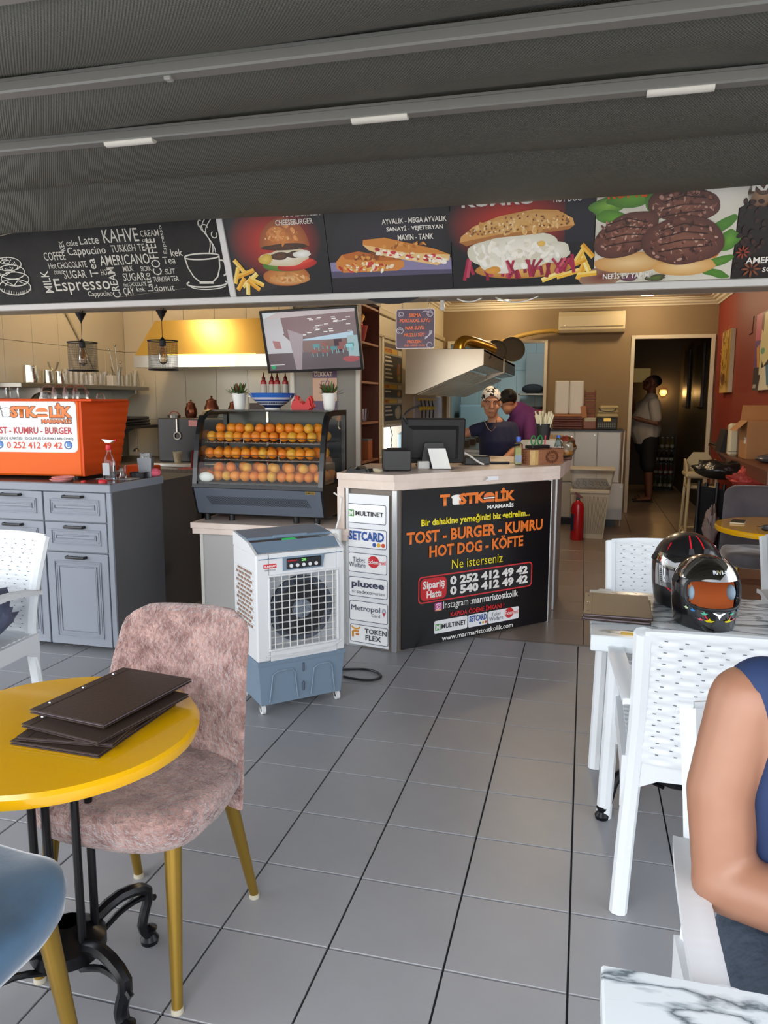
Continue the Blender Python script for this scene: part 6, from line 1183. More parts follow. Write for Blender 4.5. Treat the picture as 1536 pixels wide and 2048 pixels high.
# laundry bin with clear box and extinguisher
t = thing('laundry_bin', 'beige ribbed plastic laundry bin', 'bin', (.07, 8.14, 0)); m_lb = M('beige_plastic', 'c8bfab', .5)
frust(G(), -.13, .155, -.1, .14, 0, -.18, .195, -.13, .17, .47).build('body', m_lb, t, smooth=0); G().box((-.195, -.145, .465), (.21, .185, .51), .012).build('rim', m_lb, t, smooth=0)
for i in range(26):
    u = i/25; x0_ = -.115+u*.255; x1_ = -.16+u*.335; G().add([(x0_, -.1055, .05), (x0_+.004, -.1055, .05), (x1_+.004, -.1305, .44), (x1_, -.1305, .44)], [(0, 1, 2, 3)]).build('slot', M('slot_shadow', '6a6254', .8), t, smooth=0)
t = thing('clear_storage_box', 'clear storage box of paper sachets on the laundry bin', 'box', (.09, 8.14, .511))
frust(G(), -.18, .19, -.12, .15, 0, -.215, .225, -.14, .18, .2).build('box', MG('storage_clear', 'd8cdbb', .12, .1), t, smooth=0); G().box((-.225, -.15, .195), (.235, .19, .212), .006).build('rim', m_lb, t, smooth=0)
for i in range(9):
    x = -.15+i*.038; q = G(Matrix.Rotation(R(-20+i*7), 4, 'Y')); fs = Frame((x, -.105+.01*(i % 2), .02), (cos(R(-20+i*6)), 0, sin(R(-20+i*6))), (-sin(R(-20+i*6)), 0, cos(R(-20+i*6))))
    pq = Print(fs, 0, 0, 1, 1); pq.rect(-.03, 0, .035, .09, 'ece8e0'); pq.arc(0, .045, .016, .016, 0, 6.3, .005, '4a5a86' if i % 3 else 'a8584a'); pq.ell(.018, .02, .006, .006, '4a5a86', n=8); pq.ell(-.016, .075, .006, .006, '8a7a5a', n=8); pq.build(t, 'sachet')
t = thing('fire_extinguisher', 'red fire extinguisher standing in front of the beige bin', 'extinguisher', (-.035, 7.93, 0)); m_fe = M('extinguisher_red', 'b4161e', .25, coat=.3)
G().lathe([(.001, 0), (.062, 0), (.066, .012), (.066, .33), (.055, .375), (.025, .4), (.02, .41)], n=28).build('cylinder', m_fe, t); G().box((-.02, -.02, .41), (.02, .02, .44), .004).build('valve', M('dark_valve', '2a2024', .4), t, smooth=0)
G().prism([(-.015, .44), (.04, .43), (.045, .44), (-.02, .49), (-.035, .485)], (0, -.01, 0), (1, 0, 0), (0, 0, 1), (0, .02, 0)).build('lever', M('dark_red_enamel'), t, smooth=0)
g = G(); g.grid(lambda u, v: (.0668*cos(pi*1.02+u*1.0), .0668*sin(pi*1.02+u*1.0), .1+.17*v), 8, 1); g.build('label', M('navy_label', '26304c', .4), t)
# ------------------------------------------------------------------ corridor behind the doorway
m_bt = [M('bottle_green', '4a5a2a', .15), M('bottle_dark', '1c1418', .15), M('bottle_rose', '7a2a30', .15), M('bottle_yellow', '7a7438', .15)]
for r_ in range(4):
    z = .02+r_*.21
    t = tag(G().box((1.03, 12.95, z-.015), (1.42, 13.15, z)).build('drinks_shelf', m_bm, None, smooth=0), ('lowest', 'second', 'third', 'top')[r_]+' shelf board of the drinks rack in the corridor', 'shelf')
    for k in range(5):
        o = thing('drink_bottle', '%s drink bottle from the left on the %s shelf of the corridor rack' % (('first', 'second', 'third', 'fourth', 'fifth')[k], ('lowest', 'second', 'third', 'top')[r_]), 'bottle', (1.07+k*.075, 13.03, z), group='drink bottles on the %s corridor shelf' % ('lowest', 'second', 'third', 'top')[r_])
        G().lathe([(.001, 0), (.03, 0), (.031, .1), (.013, .14), (.012, .18)], n=12).build('body', m_bt[(0, 2, 1, 3)[r_]], o); G().cyl((0, 0, .178), (0, 0, .192), .014, n=10).build('cap', m_white, o); G().lathe([(.0318, .03), (.0318, .075)], n=12).build('label', M('pale_label', 'c8c4b4', .5), o)
o = thing('rack_frame', 'black rack posts of the corridor drinks shelf', 'rack', (1.22, 13.1, 0))
for x in (-.2, .2): G().box((x-.01, .055, 0), (x+.01, .075, .9)).build('post', m_bm, o, smooth=0)
o = thing('wall_sign', 'yellow lit box on the corridor wall', 'sign', (.72, 11.75, 1.68)); G().box((-.24, -.02, 0), (.17, .02, .2), .006).build('box', M('yellow_box', 'c9a860', .4, emit=.12), o, smooth=0); G().box((-.26, -.03, .0), (-.235, .0, .26)).build('red_edge', M('red_strip'), o, smooth=0)
for k, (y0, y1) in enumerate(((10.95, 11.6), (12.4, 12.9))):
    o = thing('dark_picture', ('large dark framed picture on the corridor wall', 'smaller dark picture deeper in the corridor')[k], 'picture', (1.5, (y0+y1)/2, 1.33)); h = (y1-y0)/2; G().box((-.03, -h, 0), (.008, h, .85), .005).build('canvas', M('dark_canvas', '2a2220', .4, var=(9, .6)), o, smooth=0)
t = thing('corridor_lamp', 'warm wall lamp at the end of the corridor', 'lamp', (1.25, 13.66, 1.55)); G().lathe([(.03, -.05), (.06, 0), (.05, .05)], n=16).build('shade', M('amber_shade', 'ffb050', .4, emit=3), t); light('POINT', (0, -.12, 0), 4.5, (1, .62, .22), .04, parent=t)
o = thing('red_door', 'narrow red door edge inside the doorway', 'door', (.5, 10.3, 0)); G().box((-.045, 0, 0.005), (.075, .04, 1.9), .003).build('leaf', M('red_strip'), o, smooth=0)
# ------------------------------------------------------------------ red wall
def picture(name, lab, y0, y1, z0, z1, paint):
    t = thing(name, lab, 'painting', (1.505, y1, z0)); fr = Frame((-.041, 0, 0), (0, -1, 0), (0, 0, 1)); w, h = y1-y0, z1-z0
    G().box((-.04, -w, 0), (.004, 0, h), .003).build('canvas', M('canvas_edge', 'c9bfa8', .7), t, smooth=0); p = Print(fr, 0, 0, w, h, z=.0006); paint(p); p.build(t, 'painted_face'); return t
def pa(p):
    p.rect(0, 0, 1, 1, 'c29a48'); r = random.Random(8)
    for k in range(60): x = r.uniform(.02, .78); y = r.uniform(.02, .98); a = r.uniform(.8, 2.2); p.line([(x, y), (x+.12*cos(a), y+.05*sin(a)), (x+.16*cos(a+.5), y+.1*sin(a+.5))], .012, r.choice(('8a6a28', '7a5a20', 'd8b868', '5c4018')))
    p.ell(.35, .22, .22, .08, '5c3024', '7a4a30', wob=.15); p.rect(.8, 0, .83, 1, '4a3418'); p.rect(.86, 0, .88, 1, '6a4c24')
def pb(p):
    p.rect(0, 0, 1, 1, '2a2a34'); p.rect(0, .62, .34, 1, 'c45a7a'); p.poly([(0, .3), (.2, .3), (.3, .65), (0, .66)], '6a4486'); p.poly([(.3, .98), (.9, .98), (1, .5), (.5, .3), (.25, .5), (.32, .8)], 'd8cf9a'); p.poly([(.28, 1), (.42, 1), (.4, .74), (.28, .8)], '6a2a2c'); p.poly([(.1, .56), (.22, .6), (.3, .3), (.18, .3)], 'd8983a'); p.poly([(.3, .55), (.42, .58), (.4, .2), (.28, .2)], 'd6cfa6'); p.ell(.42, .5, .1, .04, '6aa884'); p.poly([(.3, 0), (.8, 0), (.6, .3), (.4, .28)], 'd8d2be'); p.poly([(.6, .3), (.95, .35), (.95, .1), (.7, .05)], '4a7a9c'); p.rect(.02, .03, .18, .08, 'a8a498')
picture('tall_carving', 'tall narrow golden carved panel on the red wall', 8.9, 9.43, 1.5, 2.17, pa); picture('portrait_painting', 'colourful abstract painting at the right edge on the red wall', 6.85, 7.65, 1.5, 2.17, pb)
tag(G().tube([(1.505, 8.02, 2.2), (1.503, 8.03, 2.05), (1.504, 8.16, 2.04)], .004, 6).build('wall_wire', M('red_wire', '5c2018', .6), None), 'thin wire on the red wall between the pictures', 'wire')
t = thing('wall_ledge', 'brown ledge along the red wall', 'ledge', (1.35, 7.5, .92)); T = Matrix.Translation((-1.35, -7.5, -.92)); m_lg = M('ledge_brown', '6a3e2c', .35)
fixn(G(T).prism([(1.505, 9.0), (1.32, 9.0), (1.16, 6.9), (1.16, 5.4), (1.505, 5.4)], (0, 0, .925), (1, 0, 0), (0, 1, 0), (0, 0, .025)).build('board', m_lg, t, smooth=0)); G(T).box((1.16, 5.4, .86), (1.18, 6.9, .926)).build('edge_band', m_lg, t, smooth=0)
for y in (6.0, 8.3): fixn(G(T).prism([(1.505, .925), (1.28, .925), (1.505, .6)], (0, y, 0), (1, 0, 0), (0, 0, 1), (0, .03, 0)).build('bracket', m_lg, t, smooth=0))
t = thing('cardboard_box', 'open cardboard box on the ledge by the red wall', 'box', (1.35, 6.65, .951)); m_kb = M('cardboard', 'a9794a', .75, var=(6, .08))
G().box((-.12, -.15, 0), (.14, .15, .3), .003).build('box', m_kb, t, smooth=0); fixn(G().add([(-.12, .15, .3), (.14, .15, .3), (.14, .2, .42), (-.1, .2, .42), (-.12, .153, .3), (.14, .153, .3)], [(0, 1, 2, 3)]).build('back_flap', m_kb, t, smooth=0)); G().box((-.124, -.12, .12), (-.12, -.07, .17)).build('print_mark', m_white, t, smooth=0); G().add([(-.12, -.15, .3), (-.12, .15, .3), (-.2, .14, .22), (-.2, -.13, .22)], [(0, 1, 2, 3)]).build('side_flap', m_kb, t, smooth=0)
t = thing('white_dispenser', 'white rounded plastic dispenser beside the cardboard box', 'dispenser', (1.2, 6.92, .951)); G().box((-.035, -.05, 0), (.045, .05, .27), .018).build('body', m_cream, t, smooth=0); G().box((-.034, -.051, .035), (.044, -.048, .04)).build('seam', m_gr, t, smooth=0)
t = thing('cash_terminal', 'black till keyboard unit leaning on the ledge', 'till', (1.28, 7.5, .951)); fixn(G().prism([(-.1, 0), (.1, 0), (.12, .05), (-.02, .2), (-.06, .2)], (0, -.12, 0), (1, 0, 0), (0, 0, 1), (0, .28, 0)).build('case', m_bp2, t, smooth=0))
t = thing('black_folder', 'black tray lying on the far end of the ledge', 'tray', (1.38, 8.5, .951)); G().box((-.08, -.3, 0), (.1, .3, .02), .004).build('tray', m_bp2, t, smooth=0)
o = tag(G().sphere((0, 0, .03), (.12, .1, .035), 14, 8).build('plastic_bundle', M('grey_film', '4a4a50', .25), None), 'grey plastic bundle on the ledge in front of the box', 'bundle'); o.location = (1.36, 6.2, .951)
# high chair
t = thing('high_chair', 'cream plastic high chair near the doorway', 'high chair', (1.2, 8.55, 0)); m_hc = M('high_chair_cream', 'c9bc98', .45)
for sx in (-1, 1):
    for sy in (-1, 1): G().tube([(sx*.15, sy*.21, .0), (sx*.13, sy*.14, .62)], .016, 8).build('leg', m_hc, t)
    G().tube([(sx*.149, -.2, .05), (sx*.149, .2, .05)], .014, 8).build('foot_rail', m_hc, t)
for sy in (-1, 1): G().tube([(-.149, sy*.2, .05), (.149, sy*.2, .05)], .012, 8).build('foot_bar', m_hc, t)
G().box((-.17, -.2, .62), (.17, .17, .68), .02).build('tray', m_hc, t, smooth=0); G().box((-.15, -.12, .5), (.15, .15, .54), .015).build('seat', m_hc, t, smooth=0)
fixn(G().prism([(-.15, .68), (.15, .68), (.15, .76), (.07, .87), (-.07, .87), (-.15, .76)], (0, .12, 0), (1, 0, 0), (0, 0, 1), (0, .03, 0)).build('backrest', m_hc, t, smooth=0))
for sx in (-1, 1): fixn(G().prism([(-.1, .68), (.13, .68), (.13, .8), (-.02, .75)], (sx*.15-.01, 0, 0), (0, 1, 0), (0, 0, 1), (.02, 0, 0)).build('side_wing', m_hc, t, smooth=0))
G().tube([(.05, -.15, .52), (.05, -.2, .42), (.14, -.2, .42), (.14, -.15, .52)], .01, 6).build('strap_loop', m_bp2, t)
# folded black stand with bags
t = thing('folded_pushchair', 'folded black pushchair standing beside the high chair', 'pushchair', (1.0, 6.45, 0))
for k, (x, y, l) in enumerate(((-.1, 0, .78), (-.04, .05, .76), (.03, -.02, .77), (.09, .04, .75))): G().tube([(x-.02, y-.05, .07), (x, y, l)], .014, 8).build('frame_tube', m_bm, t)
for x in (-.13, .1): w = G().cyl((x-.012, -.06, .075), (x+.012, -.06, .075), .075, n=20).build('wheel', m_bp2, t); G().cyl((x-.014, -.06, .075), (x+.014, -.06, .075), .03, n=14).build('hub', M('grey_metal'), w)
fixn(G().prism([(-.13, .15), (-.09, .1), (.1, .2), (.12, .7), (-.1, .74)], (0, .0, 0), (1, 0, 0), (0, 0, 1), (0, .05, 0)).build('seat_fabric', M('black_cloth'), t, smooth=0))
def lump(name, lab, cat, loc, rad, mat, amp=.25, fr=6, seed=0, sub=(28, 18)):
    g = G(); g.sphere((0, 0, rad[2]*.9), rad, *sub); v2 = []
    for x, y, z in g.v:
        w = Vector((x*fr/rad[0]*.3+seed, y*fr/rad[1]*.3, z*fr/rad[2]*.3)); k = .94+amp*(noise.noise(w)+.6*noise.noise(w*2.3)+.35*noise.noise(w*4.7)); v2.append((x*k, y*k, max(0, z*k)))
    g.v = v2; o = tag(g.build(name, mat, None, smooth=60), lab, cat); o.location = loc; return o
lump('black_bag', 'shiny black bag lying across the pushchair', 'bag', (1.08, 6.4, .8), (.24, .13, .08), M('glossy_black_cloth', '161616', .3, bump=(14, .5), bumps=.03), seed=3)
lump('red_bag', 'crumpled red bag draped beside the black bag', 'bag', (1.2, 6.15, .775), (.15, .12, .065), M('red_cloth', 'b8443c', .55, bump=(22, .7), bumps=.03), .35, 8, 5)
lump('plastic_carrier', 'pinkish plastic carrier bag hanging on the pushchair', 'bag', (.99, 6.37, .3), (.06, .05, .14), M('carrier_film', '9c8a88', .4, alpha=.85), .4, 7, 9)
# ------------------------------------------------------------------ moulded white woven armchairs
m_wch = M('white_resin', 'dfe3e6', .42); m_slot = M('weave_gap', '6a6f74', .8)
def weave(u, v, pu=.05, pv=.0165):
    row = int(math.floor(v/pv)); ph = pi*(row % 2)
    return .0016*cos(2*pi*u/pu*.5+ph)+.0012*abs(sin(pi*v/pv))
def armchair(label, loc, rz, group='white woven armchairs'):
    t = thing('woven_armchair', label, 'chair', loc, rz, group)
    for s in (-1, 1):
        g = G(); g.tube(smoothp([(s*.235, .225, 0), (s*.225, .21, .2), (s*.212, .2, .42), (s*.208, .235, .6), (s*.214, .325, .83)], 3), [(.024, .02)]*13, 8, flat=(1, 0, 0)); g.build('rear_leg', m_wch, t)
        g = G(); g.tube(smoothp([(s*.262, -.27, 0), (s*.255, -.245, .3), (s*.25, -.235, .56), (s*.25, -.215, .62), (s*.25, -.17, .65)], 3), [(.025, .021)]*13, 8, flat=(1, 0, 0)); g.build('front_leg', m_wch, t)
        g = G(); g.slab(lambda u, v, s=s: (s*(.262-.035*u*u)+(v-.5)*.046, -.215+.455*u, .652+.014*sin(pi*u)-.03*u*u+.0012*(sin(u*150)+cos(v*9))), 44, 4, lambda u, v: (0, 0, -.016)); fixn(g.build('armrest', m_wch, t, smooth=50))
        fixn(G().prism([(-.24, .45), (.21, .45), (.2, .3), (.185, .355), (.12, .385), (-.15, .385), (-.215, .355), (-.235, .28)], (s*.232-.012, 0, 0), (0, 1, 0), (0, 0, 1), (.024, 0, 0)).build('side_apron', m_wch, t, smooth=0))
    for y in (-.235, .2): fixn(G().prism([(-.225, .45), (.225, .45), (.225, .3), (.205, .36), (.15, .385), (-.15, .385), (-.205, .36), (-.225, .3)], (0, y-.01, 0), (1, 0, 0), (0, 0, 1), (0, .02, 0)).build('end_apron', m_wch, t, smooth=0))
    g = G(); g.slab(lambda u, v: (-.225+.45*u, -.245+.45*v, .452-.012*sin(pi*u)*sin(pi*v)+weave(u*.45, v*.45)), 54, 84, lambda u, v: (0, 0, -.014)); g.build('seat', m_wch, t, smooth=60)
    def bk(u, v):
        x = -.205+.41*u; z = .44+.4*v; y = .2+.035*v+.095*v*v+.022*(1-(2*u-1)**2); edge = min(u, 1-u, 1-v) < .035
        return (x*(1+.03*v), y-(0 if edge else weave(x, z)), z+.008*(1-(2*u-1)**2)*(v == 1))
    g = G(); g.slab(bk, 54, 84, lambda u, v: (0, .014, -.003)); fixn(g.build('backrest', m_wch, t, smooth=60))
    g = G()
    for j in range(21):
        for i in range(8):
            u = .09+i*.112+(.028 if j % 2 else 0); v = .07+j*.043; u1 = u+.02
            for side in (-.0034, .0172):
                p0 = Vector(bk(u, v)); p1 = Vector(bk(u1, v)); o_ = Vector((0, side, 0)); g.add([p0+o_, p1+o_, p1+o_+Vector((0, 0, .0028)), p0+o_+Vector((0, 0, .0028))], [(0, 1, 2, 3)])
    g.build('weave_gaps', m_slot, t, smooth=0, kind='stuff')
    return t
ch0 = armchair('white woven armchair seen from behind at the marble table', (.375, 2.25, 0), R(180))
dup(ch0, (.335, 3.13, 0), R(0), 'white woven armchair across the marble table, behind the menus').scale = (.95, .95, .95)
dup(ch0, (-2.36, 2.34, 0), R(4), 'white woven armchair at the left edge with a bag on its seat')
dup(ch0, (.44, 1.13, 0), R(2), 'white woven armchair holding the person in the navy vest')
dup(ch0, (.97, 3.15, 0), R(0), 'white woven armchair of the person in black, cut by the photo edge')
# ------------------------------------------------------------------ marble tables on iron pedestals
def marble(name):
    m = M(name, 'cfd6da', .22, spec=.5); nt = m.node_tree; b = nt.nodes['Principled BSDF']; tc = nt.nodes.new('ShaderNodeTexCoord')
    n = nt.nodes.new('ShaderNodeTexNoise'); n.inputs['Scale'].default_value = 2.4; n.inputs['Detail'].default_value = 5; n.inputs['Distortion'].default_value = 1.5
    mp = nt.nodes.new('ShaderNodeMapping'); mp.inputs['Rotation'].default_value = (0, 0, .5); mp.inputs['Scale'].default_value = (1, 2.4, 1); nt.links.new(tc.outputs['Object'], mp.inputs['Vector']); nt.links.new(mp.outputs['Vector'], n.inputs['Vector'])
    r = nt.nodes.new('ShaderNodeValToRGB'); e = r.color_ramp.elements; e[0].position = .455; e[0].color = (*lin('d6dde0'), 1); e[1].position = .56; e[1].color = (*lin('d6dde0'), 1); q = e.new(.503); q.color = (*lin('5a646a'), 1); q = e.new(.49); q.color = (*lin('98a3a8'), 1); q = e.new(.53); q.color = (*lin('c0c8cc'), 1)
    nt.links.new(n.outputs['Fac'], r.inputs['Fac']); nt.links.new(r.outputs['Color'], b.inputs['Base Color']); return m
m_mt = marble('white_marble_print'); m_iron = M('cast_iron', '131317', .3, metal=.4)
def pedestal(t, zt, rot=0, L_=.3):
    Mr = Matrix.Rotation(rot, 4, 'Z')
    for k in range(6):
        a = pi/6+k*pi/3; G(Mr).cyl((.06*cos(a), .06*sin(a), .13), (.06*cos(a), .06*sin(a), zt), .0095, n=10).build('rod', m_iron, t)
    G(Mr).lathe([(.001, .1), (.05, .1), (.085, .12), (.085, .15), (.06, .17), (.03, .19)], n=20).build('hub', m_iron, t); G(Mr).lathe([(.001, zt-.03), (.09, zt-.025), (.13, zt-.008), (.13, zt), (.001, zt)], n=20).build('top_plate', m_iron, t)
    for k in range(4):
        a = k*pi/2; d = Vector((cos(a), sin(a), 0)); f = lambda r_, z: d*r_+Vector((0, 0, z))
        q = G(Mr).tube(smoothp([f(.05, .15), f(.14, .175), f(.22, .145), f(L_-.02, .06), f(L_, .02)], 3), [(.016, .013)]*13, 8).build('foot', m_iron, t)
        G(Mr).tube(smoothp([f(.05, .09), f(.13, .13), f(.2, .135), f(.24, .115)], 3), .008, 7).build('lower_arc', m_iron, q); G(Mr).lathe([(.001, 0), (.022, 0), (.024, .012), (.015, .026), (.02, .04), (.001, .05)], c=tuple(f(L_, 0)), n=14).build('toe', m_iron, q)
def marble_table(lab, x0, y0, x1, y1):
    t = thing('marble_table', lab, 'table', ((x0+x1)/2, (y0+y1)/2, 0)); cx, cy = (x0+x1)/2, (y0+y1)/2
    G().box((x0-cx, y0-cy, .64), (x1-cx, y1-cy, .69), .003).build('table_top', m_mt, t, smooth=0)
    for s in (-.32, .32):
        for k in range(1): pedestal_at(t, s)
    return t
def pedestal_at(t, s):
    old = set(t.children); pedestal(t, .64, R(25), .27)
    for o in t.children:
        if o not in old: o.location = (s, 0, 0)
marble_table('white marble table with menus and two helmets', .043, 2.33, 1.3, 2.92); marble_table('white marble table at the bottom right corner', .046, .25, 1.3, .912)
o = tag(G().box((-.028, -.012, 0), (.028, .012, .0012)).build('price_sticker', M('yellow_sticker', 'ecc24a', .5), None, smooth=0), 'small yellow sticker on the front edge of the marble table', 'sticker'); o.location = (.16, 2.37, .6902)
# ------------------------------------------------------------------ yellow tables
m_yt = M('yellow_lacquer', 'e0a806', .16, coat=.5)
def yellow_table(lab, x, y, z, r_, rot):
    t = thing('yellow_table', lab, 'table', (x, y, 0)); G().lathe([(.001, z-.035), (r_-.02, z-.035), (r_-.004, z-.03), (r_, z-.02), (r_, z-.008), (r_-.006, z), (.001, z)], n=72).build('table_top', m_yt, t); pedestal(t, z-.035, rot, .22); return t
yellow_table('round yellow table with a stack of menus', -1.125, 1.385, .67, .316, R(68)); yellow_table('round yellow table with a phone inside by the red wall', 1.13, 4.74, .69, .372, R(10))
# ------------------------------------------------------------------ velvet chairs
m_gold = M('gold_leg', '9c7d34', .32, metal=.7, var=(3, .1))
def velvet(name, hx, h2, bumpy, sc):
    return M(name, hx, .75, sheen=.7, var=(sc, .3, h2), bump=(75, 1.0) if bumpy else (30, .3), bumps=.03 if bumpy else .004)
def velvet_chair(lab, loc, rz, mat, group='upholstered chairs with gold legs'):
    t = thing('velvet_chair', lab, 'chair', loc, rz, group)
    def seat(u, v):
        a = 2*pi*u; n_ = 3.2; ex = lambda c: math.copysign(abs(c)**(2/n_), c)
        prof = [(0, .392), (.75, .39), (.92, .4), (.985, .425), (1.0, .452), (.97, .472), (.88, .484), (.5, .488), (0, .486)]
        k = v*8; i = min(int(k), 7); f = k-i; s = prof[i][0]*(1-f)+prof[i+1][0]*f; z = prof[i][1]*(1-f)+prof[i+1][1]*f
        x = .228*s*ex(cos(a)); y = .225*s*ex(sin(a)); w = 1-.06*(y/.225) if y > 0 else 1
        return (x*w+.002*sin(y*40+z*50), y-.01, z+(.006*sin(x*25)*sin(y*22) if z > .47 else 0)+.012*(-y/.225 if y < 0 else 0)*(z > .43))
    g = G(); g.grid(seat, 48, 16, wrapu=True); fixn(g.build('seat', mat, t, smooth=70))
    def back(u, v):
        # closed shell: u around the section (front and rear), v from the seat to the top
        z = .36+.5*v; w = .222-.036*v**1.5
        rc = max(0, (v-.86)/.14); w *= (1-.3*rc**3) if rc > 0 else 1
        a = 2*pi*u; th = .026*(1-.25*v)
        x = w*math.copysign(abs(cos(a))**.55, cos(a)); s_ = x/.222; y = .165+.02*v+.085*v*v-.075*s_*s_*(1-.45*v)
        return (x, y+th*math.copysign(abs(sin(a))**.8, sin(a))+.002*sin(z*38+x*17), z+(-.004*rc))
    g = G(); g.grid(back, 48, 26, wrapu=True); n_ = len(g.v); top = [i for i in range(26*48, 27*48)]; g.f.append(tuple(top)); g.c.append(None); g.f.append(tuple(range(47, -1, -1))); g.c.append(None); fixn(g.build('backrest', mat, t, smooth=70))
    for sx in (-1, 1):
        for y0, y1 in ((-.15, -.2), (.12, .225)):
            l = G().cyl((sx*.16, y0, .41), (sx*.185, y1, .012), .021, .0125, n=16).build('leg', m_gold, t); G().cyl((sx*.1845, y1, .014), (sx*.185, y1*1.003, 0), .0145, .0145, n=14).build('foot_cap', M('pale_cap', 'b8b09c', .5), l)
    return t
velvet_chair('dusty pink crushed velvet chair at the yellow table', (-1.04, 1.6, 0), R(0), velvet('pink_velvet', 'd0a89e', '7c544e', True, 22)).scale = (1, 1, .965)
velvet_chair('blue velvet chair at the bottom left corner', (-1.135, .985, 0), R(180), velvet('blue_velvet', '4a6a86', '39536a', False, 5))
velvet_chair('dark grey velvet chair behind the far yellow table', (1.09, 5.12, 0), R(0), velvet('grey_velvet', '5a5458', '484448', False, 5))
# ------------------------------------------------------------------ menus
m_lea = M('brown_leather', '33261f', .38, bump=(120, .3), bumps=.002, var=(3, .15)); m_page = M('menu_page', '6e6068', .6)
def menu(lab, loc, rz, w, h, th=.011, tilt=(0, 0)):
    t = thing('menu_folder', lab, 'menu', loc, group='leather menu folders', rot=(tilt[0], tilt[1], rz))
    G().box((-w/2, -h/2, 0), (w/2, h/2, .0032), .001).build('back_cover', m_lea, t, smooth=0); G().box((-w/2+.004, -h/2+.003, .0034), (w/2-.003, h/2-.003, th-.0034), .0005).build('pages', m_page, t, smooth=0); c = G().box((-w/2, -h/2, th-.0032), (w/2, h/2, th), .001).build('front_cover', m_lea, t, smooth=0)
    for k in (-1, 0, 1): G().lathe([(.005, 0), (.004, .0018), (.001, .0024)], c=(-w/2+.014, k*h*.34, th), n=12).build('rivet', m_chrome, c)
    G().box((-w/2+.026, -h/2, th), (-w/2+.0275, h/2, th+.0006)).build('crease', M('leather_crease', '1c1411', .5), c, smooth=0)
    return t
menu('bottom leather menu in the stack on the yellow table', (-1.037, 1.418, .6705), R(-2), .22, .29, .009); menu('second leather menu from the bottom on the yellow table', (-1.044, 1.434, .68), R(6), .22, .29, .009); menu('third leather menu of the stack on the yellow table', (-1.026, 1.445, .6895), R(-10), .22, .29, .009); menu('top leather menu on the yellow table, lying open askew', (-1.047, 1.498, .7015), R(-10), .22, .29, .01, (R(.8), R(-1.2)))
menu('lower leather menu on the marble table', (.131, 2.628, .6905), R(-4), .215, .29); menu('upper leather menu on the marble table', (.129, 2.633, .702), R(-1), .215, .295)
# phone and glasses on the inner table
o = thing('mobile_phone', 'dark mobile phone on the inner yellow table', 'phone', (.9, 4.83, .6905), R(-15)); G().box((-.04, -.075, 0), (.04, .075, .009), .003).build('body', m_cream, o, smooth=0); G().box((-.037, -.072, .009), (.037, .072, .0095)).build('screen', m_blackp, o, smooth=0)
o = thing('tea_cup', 'small glass of dark tea at the edge of the inner yellow table', 'glass', (1.07, 4.75, .6905)); G().lathe(tg, n=18).build('bowl', m_cg, o); G().lathe([(.001, .01), (.018, .012), (.014, .04), (.017, .06), (.001, .061)], n=16).build('tea', M('dark_tea'), o)
o = thing('sunglasses', 'dark sunglasses lying on the inner yellow table', 'glasses', (1.02, 4.54, .6905)); 
for s in (-1, 1): G().sphere((s*.03, 0, .018), (.026, .004, .018), 12, 8).build('lens', m_blackp, o); G().tube([(s*.056, 0, .025), (s*.056, .1, .01)], .003, 6).build('temple', m_bp2, o)
# bag and clothes on the left chair
lump('cloth_bag', 'blue-grey cloth bag with turquoise piping on the left chair', 'bag', (-2.27, 2.38, .462), (.14, .15, .14), M('slate_cloth', '565a72', .8, bump=(14, .5), bumps=.03), .3, 7, 2)
tag(G().tube(smoothp([(-2.36, 2.24, .62), (-2.25, 2.25, .64), (-2.15, 2.33, .6), (-2.17, 2.26, .54), (-2.3, 2.18, .52)], 4), .007, 7).build('bag_piping', M('turquoise', '1f86ae', .5), None), 'turquoise piping strap lying over the cloth bag', 'strap')
lump('orange_cloth', 'orange cloth under the bag on the left chair', 'cloth', (-2.27, 2.2, .458), (.13, .1, .05), M('orange_cloth', 'c0562c', .85, bump=(30, .5), bumps=.02), .25, 7, 6)
